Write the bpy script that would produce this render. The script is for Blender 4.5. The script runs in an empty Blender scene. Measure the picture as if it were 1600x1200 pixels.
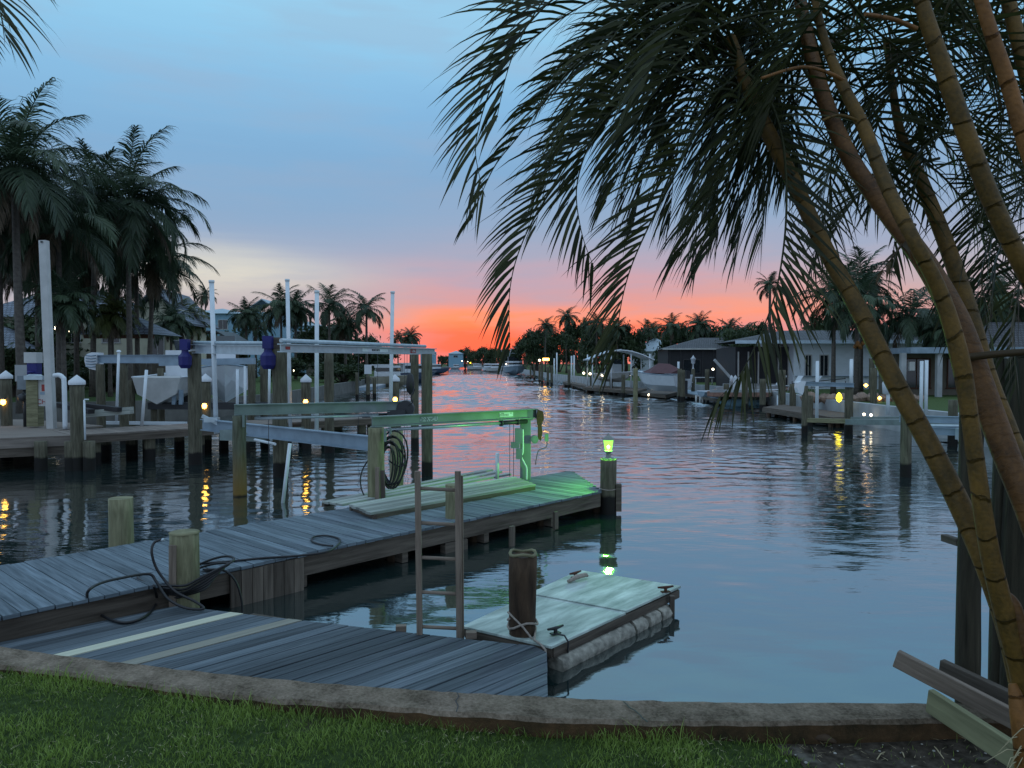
import bpy, math, random
from math import radians as R, sin, cos, pi
from mathutils import Vector as V, Matrix, noise
import numpy as np

# ------------------------------------------------------------------ camera
S = bpy.context.scene
HC = 2.75                       # eye height above the water
F = 1200.0; TILT = math.atan(32/1200.0)
cam = bpy.data.cameras.new("camera"); co = bpy.data.objects.new("camera", cam)
S.collection.objects.link(co); S.camera = co
co.location = (0, 0, HC); co.rotation_euler = (pi/2 - TILT, 0, 0)
cam.sensor_width = 36.0; cam.lens = 36.0*F/1600.0
cam.clip_start = 0.05; cam.clip_end = 6000
S.view_settings.view_transform = 'Standard'; S.view_settings.look = 'None'
S.view_settings.exposure = 0.34; S.view_settings.gamma = 1.0
S.render.engine = 'CYCLES'
S.cycles.max_bounces = 6; S.cycles.sample_clamp_indirect = 2.0

# ------------------------------------------------------------------ dusk sky
world = bpy.data.worlds.new("World"); S.world = world; world.use_nodes = True
def build_sky():
    nt = world.node_tree; N = nt.nodes; L = nt.links; N.clear()
    out = N.new('ShaderNodeOutputWorld'); bg = N.new('ShaderNodeBackground')
    tc = N.new('ShaderNodeTexCoord'); sep = N.new('ShaderNodeSeparateXYZ')
    L.new(tc.outputs['Generated'], sep.inputs[0])
    def m(op, a, b=None, c=None):
        n = N.new('ShaderNodeMath'); n.operation = op
        for i, v in enumerate((a, b, c)):
            if v is None: continue
            if isinstance(v, (int, float)): n.inputs[i].default_value = v
            else: L.new(v, n.inputs[i])
        return n.outputs[0]
    x, y, z = sep.outputs
    az = m('ARCTAN2', x, y)                       # 0 straight up the canal, + to the right
    el = m('ARCSINE', z)
    # stretched cloud noise in (azimuth, elevation)
    cmb = N.new('ShaderNodeCombineXYZ'); L.new(m('MULTIPLY', az, 3.0), cmb.inputs[0]); L.new(m('MULTIPLY', el, 17.0), cmb.inputs[1])
    n1 = N.new('ShaderNodeTexNoise'); n1.inputs['Scale'].default_value = 1.0; n1.inputs['Detail'].default_value = 5; n1.inputs['Roughness'].default_value = .55
    L.new(cmb.outputs[0], n1.inputs['Vector'])
    cmb2 = N.new('ShaderNodeCombineXYZ'); L.new(m('MULTIPLY', az, 2.2), cmb2.inputs[0]); L.new(m('MULTIPLY', el, 60.0), cmb2.inputs[1])
    n2 = N.new('ShaderNodeTexNoise'); n2.inputs['Scale'].default_value = 1.3; n2.inputs['Detail'].default_value = 4
    L.new(cmb2.outputs[0], n2.inputs['Vector'])
    w = m('ADD', m('MULTIPLY', m('SUBTRACT', n1.outputs[0], .5), .045), m('MULTIPLY', m('SUBTRACT', n2.outputs[0], .5), .018))
    # orange band tips up to the right of the gap in the trees and sinks to the left
    tilt = m('MULTIPLY', az, -.02)
    e = m('ADD', m('ADD', el, w), tilt)
    def ramp(stops, fac, smooth='LINEAR'):
        r = N.new('ShaderNodeValToRGB'); r.color_ramp.interpolation = smooth
        el_ = r.color_ramp.elements
        while len(el_) > 1: el_.remove(el_[-1])
        el_[0].position = stops[0][0]; el_[0].color = (*stops[0][1], 1)
        for p, c in stops[1:]:
            q = el_.new(p); q.color = (*c, 1)
        L.new(fac, r.inputs[0]); return r.outputs[0]
    k = 1/1.0
    warm = ramp([(0.0, (.80,.22,.17)), (.016, (1.0,.165,.095)), (.040, (1.0,.19,.10)), (.056, (.98,.27,.125)),
                 (.066, (.84,.28,.18)), (.080, (.63,.29,.27)), (.105, (.49,.31,.355)), (.135, (.345,.33,.42)), (.175, (.25,.335,.47)),
                 (.235, (.195,.335,.51)), (.31, (.200,.385,.59)), (.40, (.26,.50,.69)), (.50, (.28,.53,.71)), (.75, (.42,.60,.80)), (1.0, (.46,.62,.80))], e)
    cool = ramp([(0.0, (.36,.27,.30)), (.03, (.42,.29,.31)), (.07, (.42,.36,.38)), (.105, (.40,.38,.42)), (.14, (.29,.34,.455)),
                 (.19, (.215,.335,.49)), (.26, (.190,.35,.535)), (.34, (.215,.42,.62)), (.42, (.26,.51,.70)), (.50, (.28,.54,.72)), (.75, (.42,.60,.80)), (1.0, (.46,.62,.80))], e)
    back = ramp([(0.0, (.34,.40,.50)), (.15, (.37,.45,.58)), (.4, (.38,.50,.66)), (.75, (.42,.60,.82)), (1.0, (.46,.63,.82))], e)  # unseen sky behind the viewer, set brighter than dusk to fill camera-facing sides
    # how much of the sunset colour: strongest up the canal, fading left sooner than right
    dazL = m('DIVIDE', m('SUBTRACT', az, -.05), .14); dazR = m('DIVIDE', m('SUBTRACT', az, .12), .33)
    gl = m('EXPONENT', m('MULTIPLY', m('POWER', m('MINIMUM', dazL, 0), 2), -1))
    gr = m('EXPONENT', m('MULTIPLY', m('POWER', m('MAXIMUM', dazR, 0), 2), -1))
    g = m('MULTIPLY', gl, gr)
    fr = N.new('ShaderNodeMapRange'); fr.inputs[1].default_value = -.3; fr.inputs[2].default_value = .45; L.new(y, fr.inputs[0])
    def mix(f, a, b, mode='MIX'):
        n = N.new('ShaderNodeMix'); n.data_type = 'RGBA'; n.blend_type = mode
        if isinstance(f, (int, float)): n.inputs[0].default_value = f
        else: L.new(f, n.inputs[0])
        for i, v in ((6, a), (7, b)):
            if isinstance(v, tuple): n.inputs[i].default_value = (*v, 1)
            else: L.new(v, n.inputs[i])
        return n.outputs[2]
    c = mix(g, cool, warm); c = mix(fr.outputs[0], back, c)
    # cream break in the cloud low on the left
    d1 = m('DIVIDE', m('SUBTRACT', az, -.37), .13); d2 = m('DIVIDE', m('SUBTRACT', el, m('ADD', .118, m('MULTIPLY', w, 1.5))), .022)
    blob = m('EXPONENT', m('MULTIPLY', m('ADD', m('POWER', m('ABSOLUTE', d1), 2), m('POWER', m('ABSOLUTE', d2), 2)), -1))
    c = mix(m('MULTIPLY', blob, .75), c, (.66,.62,.50))
    # soft darker cloud sheets higher up
    sh = N.new('ShaderNodeMapRange'); sh.inputs[1].default_value = .44; sh.inputs[2].default_value = .62; L.new(n1.outputs[0], sh.inputs[0])
    c = mix(m('MULTIPLY', sh.outputs[0], .32), c, (.27,.33,.44))
    hsv = N.new('ShaderNodeHueSaturation'); hsv.inputs['Saturation'].default_value = 1.03; L.new(c, hsv.inputs['Color'])
    L.new(hsv.outputs[0], bg.inputs[0]); bg.inputs[1].default_value = 1.0
    L.new(bg.outputs[0], out.inputs[0])
build_sky()

# ------------------------------------------------------------------ placing helpers
def ray(px, py):
    return V(((px-800)/F, cos(TILT) + (600-py)/F*sin(TILT), -sin(TILT) + (600-py)/F*cos(TILT)))
def G(px, py, z=0.0):                       # point of a horizontal plane
    d = ray(px, py); t = (z-HC)/d.z; return V((d.x*t, d.y*t, z))
def D(px, py, Y):                           # point at distance Y
    d = ray(px, py); t = Y/d.y; return V((d.x*t, Y, HC+d.z*t))
def X(px, Y): return (px-800)/F*Y
def Z(py, Y): return D(800, py, Y).z
rnd = random.Random(7)

def wmat(o):
    L_ = Matrix.Translation(o.location) @ Matrix.Rotation(o.rotation_euler.z, 4, 'Z')
    return wmat(o.parent) @ L_ if o.parent else L_
class MB:
    def __init__(s): s.v=[]; s.f=[]; s.uv=[]; s.t=[]; s.sm=[]; s.mi=[]; s.mats=[]
    def _face(s, idx, uvs, tone=.5, smooth=False, mi=0):
        s.f.append(idx); s.uv.append(uvs); s.t.append(tone); s.sm.append(smooth); s.mi.append(mi)
    def poly(s, pts, tone=.5, mi=0, smooth=False, uvs=None):
        n = len(s.v); s.v += [tuple(p) for p in pts]
        s._face(tuple(range(n, n+len(pts))), uvs or [(p[0], p[1]) if abs(pts[0][2]-pts[2][2]) < 1e-3 else (p[0]+p[1], p[2]) for p in pts], tone, smooth, mi)
    def bar(s, p0, p1, w, h, up=(0,0,1), tone=.5, mi=0, ends=True):
        p0 = V(p0); p1 = V(p1); d = (p1-p0); L = d.length
        if L < 1e-6: return
        d /= L; up = V(up)
        if abs(d.dot(up)) > .98: up = V((0,1,0))
        a = d.cross(up).normalized(); b = a.cross(d).normalized()
        n = len(s.v); c = []
        for p in (p0, p1):
            for sa, sb in ((-1,-1),(1,-1),(1,1),(-1,1)): c.append(tuple(p + a*(sa*w/2) + b*(sb*h/2)))
        s.v += c; o = rnd.random()*50; q = rnd.random()*9
        for i, wd in ((0,w),(1,h),(2,w),(3,h)):
            j = (i+1) % 4
            s._face((n+i, n+j, n+4+j, n+4+i), [(o, q), (o, q+wd), (o+L, q+wd), (o+L, q)], tone, False, mi); q += wd
        if ends:
            s._face((n+3, n+2, n+1, n), [(o,q),(o+.02,q),(o+.02,q+h),(o,q+h)], tone, False, mi)
            s._face((n+4, n+5, n+6, n+7), [(o,q),(o+.02,q),(o+.02,q+h),(o,q+h)], tone, False, mi)
    def box(s, c, sz, rz=0, tone=.5, mi=0):
        c = V(c); d = V((cos(rz), sin(rz), 0))*(sz[0]/2); s.bar(c-d, c+d, sz[1], sz[2], (0,0,1), tone, mi)
    def tube(s, pts, rad, seg=10, caps=True, tone=.5, mi=0, smooth=True, flat=None):
        pts = [V(p) for p in pts]; k = len(pts)
        if not hasattr(rad, '__len__'): rad = [rad]*k
        T = [(pts[min(i+1,k-1)]-pts[max(i-1,0)]).normalized() for i in range(k)]
        a = T[0].orthogonal().normalized(); n0 = len(s.v); o = rnd.random()*40; u = [o]
        for i in range(k):
            if i: u.append(u[-1] + (pts[i]-pts[i-1]).length)
            a = (a - T[i]*a.dot(T[i]));
            a = a.normalized() if a.length > 1e-6 else T[i].orthogonal().normalized()
            b = T[i].cross(a)
            for j in range(seg):
                th = 2*pi*j/seg; s.v.append(tuple(pts[i] + (a*cos(th) + b*sin(th))*rad[i]))
        rr = max(rad); o2 = rnd.random()*9
        for i in range(k-1):
            for j in range(seg):
                j2 = (j+1) % seg
                v0 = o2 + 2*pi*rr*j/seg; v1 = o2 + 2*pi*rr*(j+1)/seg
                s._face((n0+i*seg+j, n0+i*seg+j2, n0+(i+1)*seg+j2, n0+(i+1)*seg+j), [(u[i],v0),(u[i],v1),(u[i+1],v1),(u[i+1],v0)], tone, smooth, mi)
        if caps:
            for base, rev in ((n0, True), (n0+(k-1)*seg, False)):
                idx = list(range(base, base+seg));
                if rev: idx.reverse()
                s._face(tuple(idx), [(u[0]+s.v[i][0]*.3, s.v[i][1]) for i in idx], tone, False, mi)
    def cyl(s, p0, p1, r, r1=None, seg=14, **k): s.tube([p0, p1], [r, r if r1 is None else r1], seg, **k)
    def lathe(s, c, prof, seg=14, tone=.5, mi=0, smooth=True):
        c = V(c); n0 = len(s.v)
        for r, z in prof:
            for j in range(seg): s.v.append((c.x+r*cos(2*pi*j/seg), c.y+r*sin(2*pi*j/seg), c.z+z))
        for i in range(len(prof)-1):
            for j in range(seg):
                j2 = (j+1) % seg
                s._face((n0+i*seg+j, n0+i*seg+j2, n0+(i+1)*seg+j2, n0+(i+1)*seg+j), [(j*.1,prof[i][1]),(j*.1+.1,prof[i][1]),(j*.1+.1,prof[i+1][1]),(j*.1,prof[i+1][1])], tone, smooth, mi)
    def prism(s, poly, z0, z1, tone=.5, mi=0, bottom=True):
        n = len(s.v); k = len(poly)
        A = sum(poly[i][0]*poly[(i+1)%k][1]-poly[(i+1)%k][0]*poly[i][1] for i in range(k))
        if A < 0: poly = poly[::-1]
        s.v += [(p[0], p[1], z0) for p in poly] + [(p[0], p[1], z1) for p in poly]
        s._face(tuple(range(n+k, n+2*k)), [(p[0], p[1]) for p in poly], tone, False, mi)
        if bottom: s._face(tuple(range(n+k-1, n-1, -1)), [(p[0], p[1]) for p in poly[::-1]], tone, False, mi)
        u = 0
        for i in range(k):
            j = (i+1) % k; l = math.dist(poly[i][:2], poly[j][:2])
            s._face((n+i, n+j, n+k+j, n+k+i), [(u,z0),(u+l,z0),(u+l,z1),(u,z1)], tone, False, mi); u += l
    def build(s, name, mats, parent=None, local=False, bevel=0):
        if not isinstance(mats, (list, tuple)): mats = [mats]
        me = bpy.data.meshes.new(name)
        vs = s.v
        if parent is not None and not local:
            M = wmat(parent).inverted()
            vs = [tuple(M @ V(p)) for p in vs]
        me.from_pydata(vs, [], s.f)
        for m_ in mats: me.materials.append(m_)
        uvl = me.uv_layers.new(name="UVMap")
        uvl.data.foreach_set("uv", [c for f in s.uv for p in f for c in p])
        at = me.attributes.new("tone", 'FLOAT', 'FACE'); at.data.foreach_set("value", s.t)
        me.polygons.foreach_set("use_smooth", s.sm); me.polygons.foreach_set("material_index", s.mi)
        me.update()
        o = bpy.data.objects.new(name, me); S.collection.objects.link(o)
        if parent is not None: o.parent = parent
        if bevel:
            b = o.modifiers.new("bevel", 'BEVEL'); b.width = bevel; b.segments = 2; b.limit_method = 'ANGLE'; b.angle_limit = R(40)
        return o

def tag(o, label=None, cat=None, group=None, kind=None):
    if label: o['label'] = label
    if cat: o['category'] = cat
    if group: o['group'] = group
    if kind: o['kind'] = kind
    return o
def thing(name, label, cat, loc, rz=0, group=None):
    o = bpy.data.objects.new(name, None); S.collection.objects.link(o); o.empty_display_size = .2
    o.location = loc; o.rotation_euler = (0,0,rz); return tag(o, label, cat, group)
def kids(o): return [c for c in S.collection.objects if c.parent == o]
def copy_tree(o, parent=None):
    c = o.copy(); S.collection.objects.link(c); c.parent = parent
    for ch in kids(o): copy_tree(ch, c)
    return c

# ------------------------------------------------------------------ materials
def newmat(name):
    m = bpy.data.materials.new(name); m.use_nodes = True; nt = m.node_tree
    return m, nt, nt.nodes, nt.links, nt.nodes['Principled BSDF']
def plain(name, col, rough=.6, metal=0, emit=None, es=0, spec=.5, var=.15, vs=3.0, bump=0):
    m, nt, N, L, b = newmat(name)
    b.inputs['Roughness'].default_value = rough; b.inputs['Metallic'].default_value = metal; b.inputs['Specular IOR Level'].default_value = spec
    if emit: b.inputs['Emission Color'].default_value = (*emit, 1); b.inputs['Emission Strength'].default_value = es
    tc = N.new('ShaderNodeTexCoord'); n = N.new('ShaderNodeTexNoise'); n.inputs['Scale'].default_value = vs; n.inputs['Detail'].default_value = 5
    L.new(tc.outputs['Object'], n.inputs['Vector'])
    mr = N.new('ShaderNodeMapRange'); mr.inputs[1].default_value = .3; mr.inputs[2].default_value = .7; mr.inputs[3].default_value = 1-var; mr.inputs[4].default_value = 1+var
    L.new(n.outputs[0], mr.inputs[0])
    mx = N.new('ShaderNodeVectorMath'); mx.operation = 'SCALE'; mx.inputs[0].default_value = col; L.new(mr.outputs[0], mx.inputs['Scale'])
    L.new(mx.outputs[0], b.inputs['Base Color'])
    if bump:
        bp = N.new('ShaderNodeBump'); bp.inputs['Strength'].default_value = 1; bp.inputs['Distance'].default_value = bump; L.new(n.outputs[0], bp.inputs['Height']); L.new(bp.outputs[0], b.inputs['Normal'])
    return m
def wood(name, c0, c1, su=1.6, sv=28, rough=.8, bump=.004, tonevar=.35, wet=None, stain=None):
    """grain runs along U; 'tone' shifts each board; wet = height of the dark tide band"""
    m, nt, N, L, b = newmat(name); b.inputs['Roughness'].default_value = rough; b.inputs['Specular IOR Level'].default_value = .25
    uv = N.new('ShaderNodeUVMap'); mp = N.new('ShaderNodeMapping'); mp.inputs['Scale'].default_value = (su, sv, 1); L.new(uv.outputs[0], mp.inputs[0])
    n = N.new('ShaderNodeTexNoise'); n.inputs['Scale'].default_value = 1; n.inputs['Detail'].default_value = 7; n.inputs['Roughness'].default_value = .65; n.inputs['Distortion'].default_value = .4
    L.new(mp.outputs[0], n.inputs['Vector'])
    mp2 = N.new('ShaderNodeMapping'); mp2.inputs['Scale'].default_value = (.9, 4, 1); L.new(uv.outputs[0], mp2.inputs[0])
    n2 = N.new('ShaderNodeTexNoise'); n2.inputs['Scale'].default_value = 1; n2.inputs['Detail'].default_value = 4; L.new(mp2.outputs[0], n2.inputs['Vector'])
    cr = N.new('ShaderNodeValToRGB'); e = cr.color_ramp.elements; e[0].position = .30; e[0].color = (*c0, 1); e[1].position = .68; e[1].color = (*c1, 1); L.new(n.outputs[0], cr.inputs[0])
    at = N.new('ShaderNodeAttribute'); at.attribute_name = 'tone'
    ad = N.new('ShaderNodeMath'); ad.operation = 'ADD'; L.new(at.outputs['Fac'], ad.inputs[0]); L.new(n2.outputs[0], ad.inputs[1])
    mr = N.new('ShaderNodeMapRange'); mr.inputs[1].default_value = .5; mr.inputs[2].default_value = 1.5; mr.inputs[3].default_value = 1-tonevar; mr.inputs[4].default_value = 1+tonevar; mr.clamp = False; L.new(ad.outputs[0], mr.inputs[0])
    sc = N.new('ShaderNodeVectorMath'); sc.operation = 'SCALE'; L.new(cr.outputs[0], sc.inputs[0]); L.new(mr.outputs[0], sc.inputs['Scale'])
    col = sc.outputs[0]
    if wet is not None:
        ge = N.new('ShaderNodeNewGeometry'); sp = N.new('ShaderNodeSeparateXYZ'); L.new(ge.outputs['Position'], sp.inputs[0])
        j = N.new('ShaderNodeMath'); j.operation = 'MULTIPLY_ADD'; L.new(n2.outputs[0], j.inputs[0]); j.inputs[1].default_value = .12; L.new(sp.outputs[2], j.inputs[2])
        w = N.new('ShaderNodeMapRange'); w.inputs[1].default_value = wet+.04; w.inputs[2].default_value = wet+.10; L.new(j.outputs[0], w.inputs[0])
        mx = N.new('ShaderNodeMix'); mx.data_type = 'RGBA'; L.new(w.outputs[0], mx.inputs[0]); mx.inputs[6].default_value = (.012,.011,.010,1); L.new(col, mx.inputs[7]); col = mx.outputs[2]
        if stain:
            w2 = N.new('ShaderNodeMapRange'); w2.inputs[1].default_value = stain[0]; w2.inputs[2].default_value = stain[1]; L.new(j.outputs[0], w2.inputs[0])
            mx2 = N.new('ShaderNodeMix'); mx2.data_type = 'RGBA'; L.new(w2.outputs[0], mx2.inputs[0]); mx2.inputs[6].default_value = (*stain[2], 1); L.new(sc.outputs[0], mx2.inputs[7])
            L.new(mx2.outputs[2], mx.inputs[7])
    L.new(col, b.inputs['Base Color'])
    bp = N.new('ShaderNodeBump'); bp.inputs['Distance'].default_value = bump; L.new(n.outputs[0], bp.inputs['Height']); L.new(bp.outputs[0], b.inputs['Normal'])
    return m
def leafmat(name, c0, c1, rough=.5, scale=6, trans=.25):
    m, nt, N, L, b = newmat(name); b.inputs['Roughness'].default_value = rough; b.inputs['Specular IOR Level'].default_value = .35
    at = N.new('ShaderNodeAttribute'); at.attribute_name = 'tone'
    cr = N.new('ShaderNodeValToRGB'); e = cr.color_ramp.elements; e[0].color = (*c0, 1); e[1].color = (*c1, 1); L.new(at.outputs['Fac'], cr.inputs[0])
    L.new(cr.outputs[0], b.inputs['Base Color'])
    if trans:
        t = N.new('ShaderNodeBsdfTranslucent'); L.new(cr.outputs[0], t.inputs[0]); mx = N.new('ShaderNodeMixShader'); mx.inputs[0].default_value = trans
        L.new(b.outputs[0], mx.inputs[1]); L.new(t.outputs[0], mx.inputs[2]); L.new(mx.outputs[0], N['Material Output'].inputs[0])
    return m
def stem_mat(name, c0, c1, ring, su=5.0):
    """palm stem: rings across the length (U), blotches"""
    m, nt, N, L, b = newmat(name); b.inputs['Roughness'].default_value = .55; b.inputs['Specular IOR Level'].default_value = .3
    uv = N.new('ShaderNodeUVMap'); sp = N.new('ShaderNodeSeparateXYZ'); L.new(uv.outputs[0], sp.inputs[0])
    tc = N.new('ShaderNodeTexCoord'); n = N.new('ShaderNodeTexNoise'); n.inputs['Scale'].default_value = 7; n.inputs['Detail'].default_value = 6; L.new(tc.outputs['Object'], n.inputs[0])
    n3 = N.new('ShaderNodeTexNoise'); n3.inputs['Scale'].default_value = 60; n3.inputs['Detail'].default_value = 3; L.new(tc.outputs['Object'], n3.inputs[0])
    cr = N.new('ShaderNodeValToRGB'); e = cr.color_ramp.elements; e[0].position = .32; e[0].color = (*c0, 1); e[1].position = .66; e[1].color = (*c1, 1)
    av = N.new('ShaderNodeMath'); av.operation = 'MULTIPLY_ADD'; L.new(n3.outputs[0], av.inputs[0]); av.inputs[1].default_value = .35; 
    av2 = N.new('ShaderNodeMath'); av2.operation = 'MULTIPLY_ADD'; L.new(n.outputs[0], av2.inputs[0]); av2.inputs[1].default_value = .75; av2.inputs[2].default_value = -.05
    L.new(av2.outputs[0], av.inputs[2]); L.new(av.outputs[0], cr.inputs[0])
    k = N.new('ShaderNodeMath'); k.operation = 'MULTIPLY_ADD'; L.new(sp.outputs[0], k.inputs[0]); k.inputs[1].default_value = su
    j = N.new('ShaderNodeMath'); j.operation = 'MULTIPLY'; L.new(n.outputs[0], j.inputs[0]); j.inputs[1].default_value = .6 if su < 10 else 2.5; L.new(j.outputs[0], k.inputs[2])
    fr = N.new('ShaderNodeMath'); fr.operation = 'FRACT'; L.new(k.outputs[0], fr.inputs[0])
    cr2 = N.new('ShaderNodeValToRGB'); e = cr2.color_ramp.elements; e[0].position = .0; e[0].color = (1,1,1,1); e[1].position = .07*su/5; e[1].color = (0,0,0,1)
    L.new(fr.outputs[0], cr2.inputs[0])
    mx = N.new('ShaderNodeMix'); mx.data_type = 'RGBA'; L.new(cr2.outputs[0], mx.inputs[0]); L.new(cr.outputs[0], mx.inputs[6]); mx.inputs[7].default_value = (*ring, 1)
    L.new(mx.outputs[2], b.inputs['Base Color'])
    bp = N.new('ShaderNodeBump'); bp.inputs['Distance'].default_value = .010 if su < 10 else .002; L.new(cr2.outputs[0], bp.inputs['Height'])
    bp2 = N.new('ShaderNodeBump'); bp2.inputs['Distance'].default_value = .003; L.new(n3.outputs[0], bp2.inputs['Height']); L.new(bp.outputs[0], bp2.inputs['Normal']); L.new(bp2.outputs[0], b.inputs['Normal'])
    return m
M = {}
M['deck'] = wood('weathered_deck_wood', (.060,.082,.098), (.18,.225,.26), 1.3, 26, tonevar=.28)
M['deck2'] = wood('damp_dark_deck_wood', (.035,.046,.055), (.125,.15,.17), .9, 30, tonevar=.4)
M['newboard'] = wood('fresh_pale_board', (.42,.42,.33), (.60,.60,.46), .8, 12, tonevar=.08)
M['paleboard'] = wood('yellowish_pale_board', (.15,.15,.085), (.30,.30,.17), 1.0, 12, tonevar=.2)
M['newboard2'] = wood('tan_grey_board', (.20,.195,.16), (.31,.30,.25), .8, 16, tonevar=.1)
M['fascia'] = wood('dark_fascia_wood', (.045,.036,.028), (.15,.125,.10), 1.0, 16)
M['plat'] = wood('grey_green_platform_wood', (.19,.215,.20), (.40,.43,.39), 1.2, 24)
M['pile'] = wood('creosoted_piling_wood', (.045,.042,.028), (.145,.135,.095), 2.0, 18, wet=.33, bump=.012)
M['pileorange'] = wood('algae_stained_piling_wood', (.055,.056,.035), (.13,.14,.10), 2.0, 18, wet=.02, bump=.01, stain=(.15, 1.1, (.17,.105,.03)))
M['pilepale'] = wood('cut_pale_piling_wood', (.12,.115,.065), (.27,.26,.155), 2.2, 16, wet=-.5, bump=.012, tonevar=.25)
M['pilerot'] = wood('rotting_piling_wood', (.03,.02,.013), (.10,.065,.04), 2.5, 10, wet=-.5, bump=.02, tonevar=.3)
M['ladder'] = wood('worn_brown_ladder_wood', (.14,.11,.085), (.30,.24,.19), 2, 24)
M['boathouse'] = plain('lift_beam_paint', (.17,.22,.21), .55, .2, var=.2)
M['alu'] = plain('dull_aluminium', (.42,.50,.54), .42, .5, var=.12, vs=6)
M['bluegrey'] = plain('bluegrey_beam_paint', (.23,.31,.38), .5, .25, var=.15)
M['pvc'] = plain('white_pvc', (.62,.68,.72), .4, var=.08)
M['white'] = plain('white_gelcoat', (.60,.64,.68), .35, var=.06)
M['offwhite'] = plain('aged_offwhite', (.45,.46,.45), .6, var=.12)
M['black'] = plain('black_rubber', (.012,.012,.014), .5)
M['dark'] = plain('dark_paint', (.03,.032,.036), .5)
M['navy'] = plain('blue_motor_cover', (.008,.009,.12), .55)
M['tealgrey'] = plain('grey_electrical_box', (.16,.19,.21), .6)
M['rust'] = plain('rusty_steel', (.075,.028,.014), .8, var=.5, vs=25)
M['rope'] = plain('grey_rope', (.30,.26,.22), .9, var=.3, vs=60)
M['maroon'] = plain('maroon_canvas', (.10,.045,.05), .85)
M['navyhull'] = plain('blue_hull_paint', (.05,.075,.13), .35)
M['beige'] = plain('beige_hull_paint', (.30,.28,.21), .4)
M['glass'] = plain('dark_window_glass', (.02,.025,.03), .08, spec=.8)
M['amber'] = plain('amber_lamp_glow', (.8,.5,.1), .5, emit=(1,.50,.07), es=10)
M['whitelamp'] = plain('white_lamp_glow', (.8,.8,.7), .5, emit=(1,.82,.55), es=5)
M['yellowlamp'] = plain('yellow_lamp_glow', (.8,.7,.1), .5, emit=(1,.78,.02), es=3)
M['greenlamp'] = plain('green_lamp_glow', (.5,.9,.3), .5, emit=(.28,1,.14), es=9)
M['orangelit'] = plain('neon_orange_glow', (.8,.3,.2), .5, emit=(1,.30,.18), es=1.3)
M['darkwallgrey'] = plain('dark_old_seawall', (.10,.10,.09), .9, var=.3, vs=1.5, bump=.01)
def lamp_shell():
    m, nt, N, L, b = newmat('frosted_green_glass'); e = N.new('ShaderNodeEmission'); e.inputs[0].default_value = (.22,1,.05,1); e.inputs[1].default_value = 2.8
    t = N.new('ShaderNodeBsdfTransparent'); mx = N.new('ShaderNodeMixShader'); mx.inputs[0].default_value = .5
    L.new(t.outputs[0], mx.inputs[1]); L.new(e.outputs[0], mx.inputs[2]); L.new(mx.outputs[0], N['Material Output'].inputs[0]); return m
M['greenshell'] = lamp_shell()
M['lampmetal'] = plain('lantern_metal', (.20,.22,.20), .5, .3)
M['wallgrey'] = plain('seawall_concrete', (.33,.35,.36), .9, var=.25, vs=1.2, bump=.01)
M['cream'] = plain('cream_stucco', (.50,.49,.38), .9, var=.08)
M['housefascia'] = plain('pale_house_fascia', (.50,.62,.72), .6)
M['bluewall'] = plain('pale_blue_siding', (.20,.36,.46), .8, var=.1)
M['whitewall'] = plain('whitewashed_wall', (.70,.77,.83), .9, var=.06)
M['tanwall'] = plain('dull_tan_wall', (.14,.125,.10), .9)  # one even dull tan shared by several buildings
M['darkwall'] = plain('dark_screen_wall', (.022,.022,.026), .8)
M['brick'] = plain('red_paver', (.23,.13,.10), .9, var=.35, vs=8)
M['rock'] = plain('garden_rock', (.24,.17,.13), .9, var=.4, vs=4, bump=.03)
M['trunk'] = stem_mat('coconut_trunk', (.045,.038,.032), (.11,.097,.08), (.03,.027,.024), 4.0)
M['bark'] = plain('tree_bark', (.07,.055,.045), .9, var=.3)
M['palm'] = leafmat('coconut_leaf', (.022,.040,.024), (.075,.115,.060))
M['palmdead'] = leafmat('dead_palm_leaf', (.05,.038,.025), (.12,.09,.055))
M['palmblue'] = leafmat('bluish_palm_leaf', (.022,.045,.034), (.06,.11,.08))
M['leaf'] = leafmat('tree_leaf', (.018,.034,.016), (.065,.095,.040))
M['leaf2'] = leafmat('yellowish_shrub_leaf', (.04,.055,.018), (.12,.14,.045))
M['areca'] = leafmat('areca_leaf', (.012,.019,.006), (.060,.068,.020), trans=.3)
M['arecadead'] = leafmat('dry_areca_leaf', (.05,.035,.015), (.12,.08,.04))
M['stemgreen_lit'] = stem_mat('lamp_warmed_green_stem', (.055,.036,.009), (.185,.100,.019), (.065,.042,.014), 5.5)  # warm light of an unbuilt lamp is put into the stem colours
M['stemred_lit'] = stem_mat('lamp_warmed_reddish_stem', (.055,.026,.009), (.19,.088,.026), (.13,.062,.022), 22)  # reddish brown stem, lamp warmth mixed into its colour
M['stemorange_lit'] = stem_mat('lamp_warmed_orange_stem', (.13,.055,.012), (.27,.115,.028), (.09,.04,.015), 5)  # orange by kind, with warm lamplight coloured in as well
M['grass'] = leafmat('grass_blade', (.085,.14,.022), (.30,.42,.09), trans=.3)
M['straw'] = plain('dry_straw', (.42,.36,.22), .9)
M['pebble'] = plain('pale_pebble', (.36,.35,.32), .9, var=.4, vs=15)
M['foam'] = plain('dirty_foam_billet', (.30,.285,.24), .95, var=.45, vs=14, bump=.02)
M['floatdeck'] = wood('painted_plywood_float', (.20,.26,.24), (.58,.68,.63), 1.6, 7, rough=.7, tonevar=.3)
M['piledark'] = wood('old_dark_timber', (.020,.018,.012), (.075,.066,.044), 1.6, 20, wet=-.5, bump=.014)
M['brownboard'] = wood('brown_dock_board', (.07,.055,.045), (.16,.125,.10), 1, 14)
M['treadboard'] = wood('composite_tan_decking', (.14,.12,.105), (.25,.215,.185), 1, 14, tonevar=.12)
M['signred'] = plain('sign_red', (.32,.03,.025), .5)
M['tile'] = None
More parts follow.
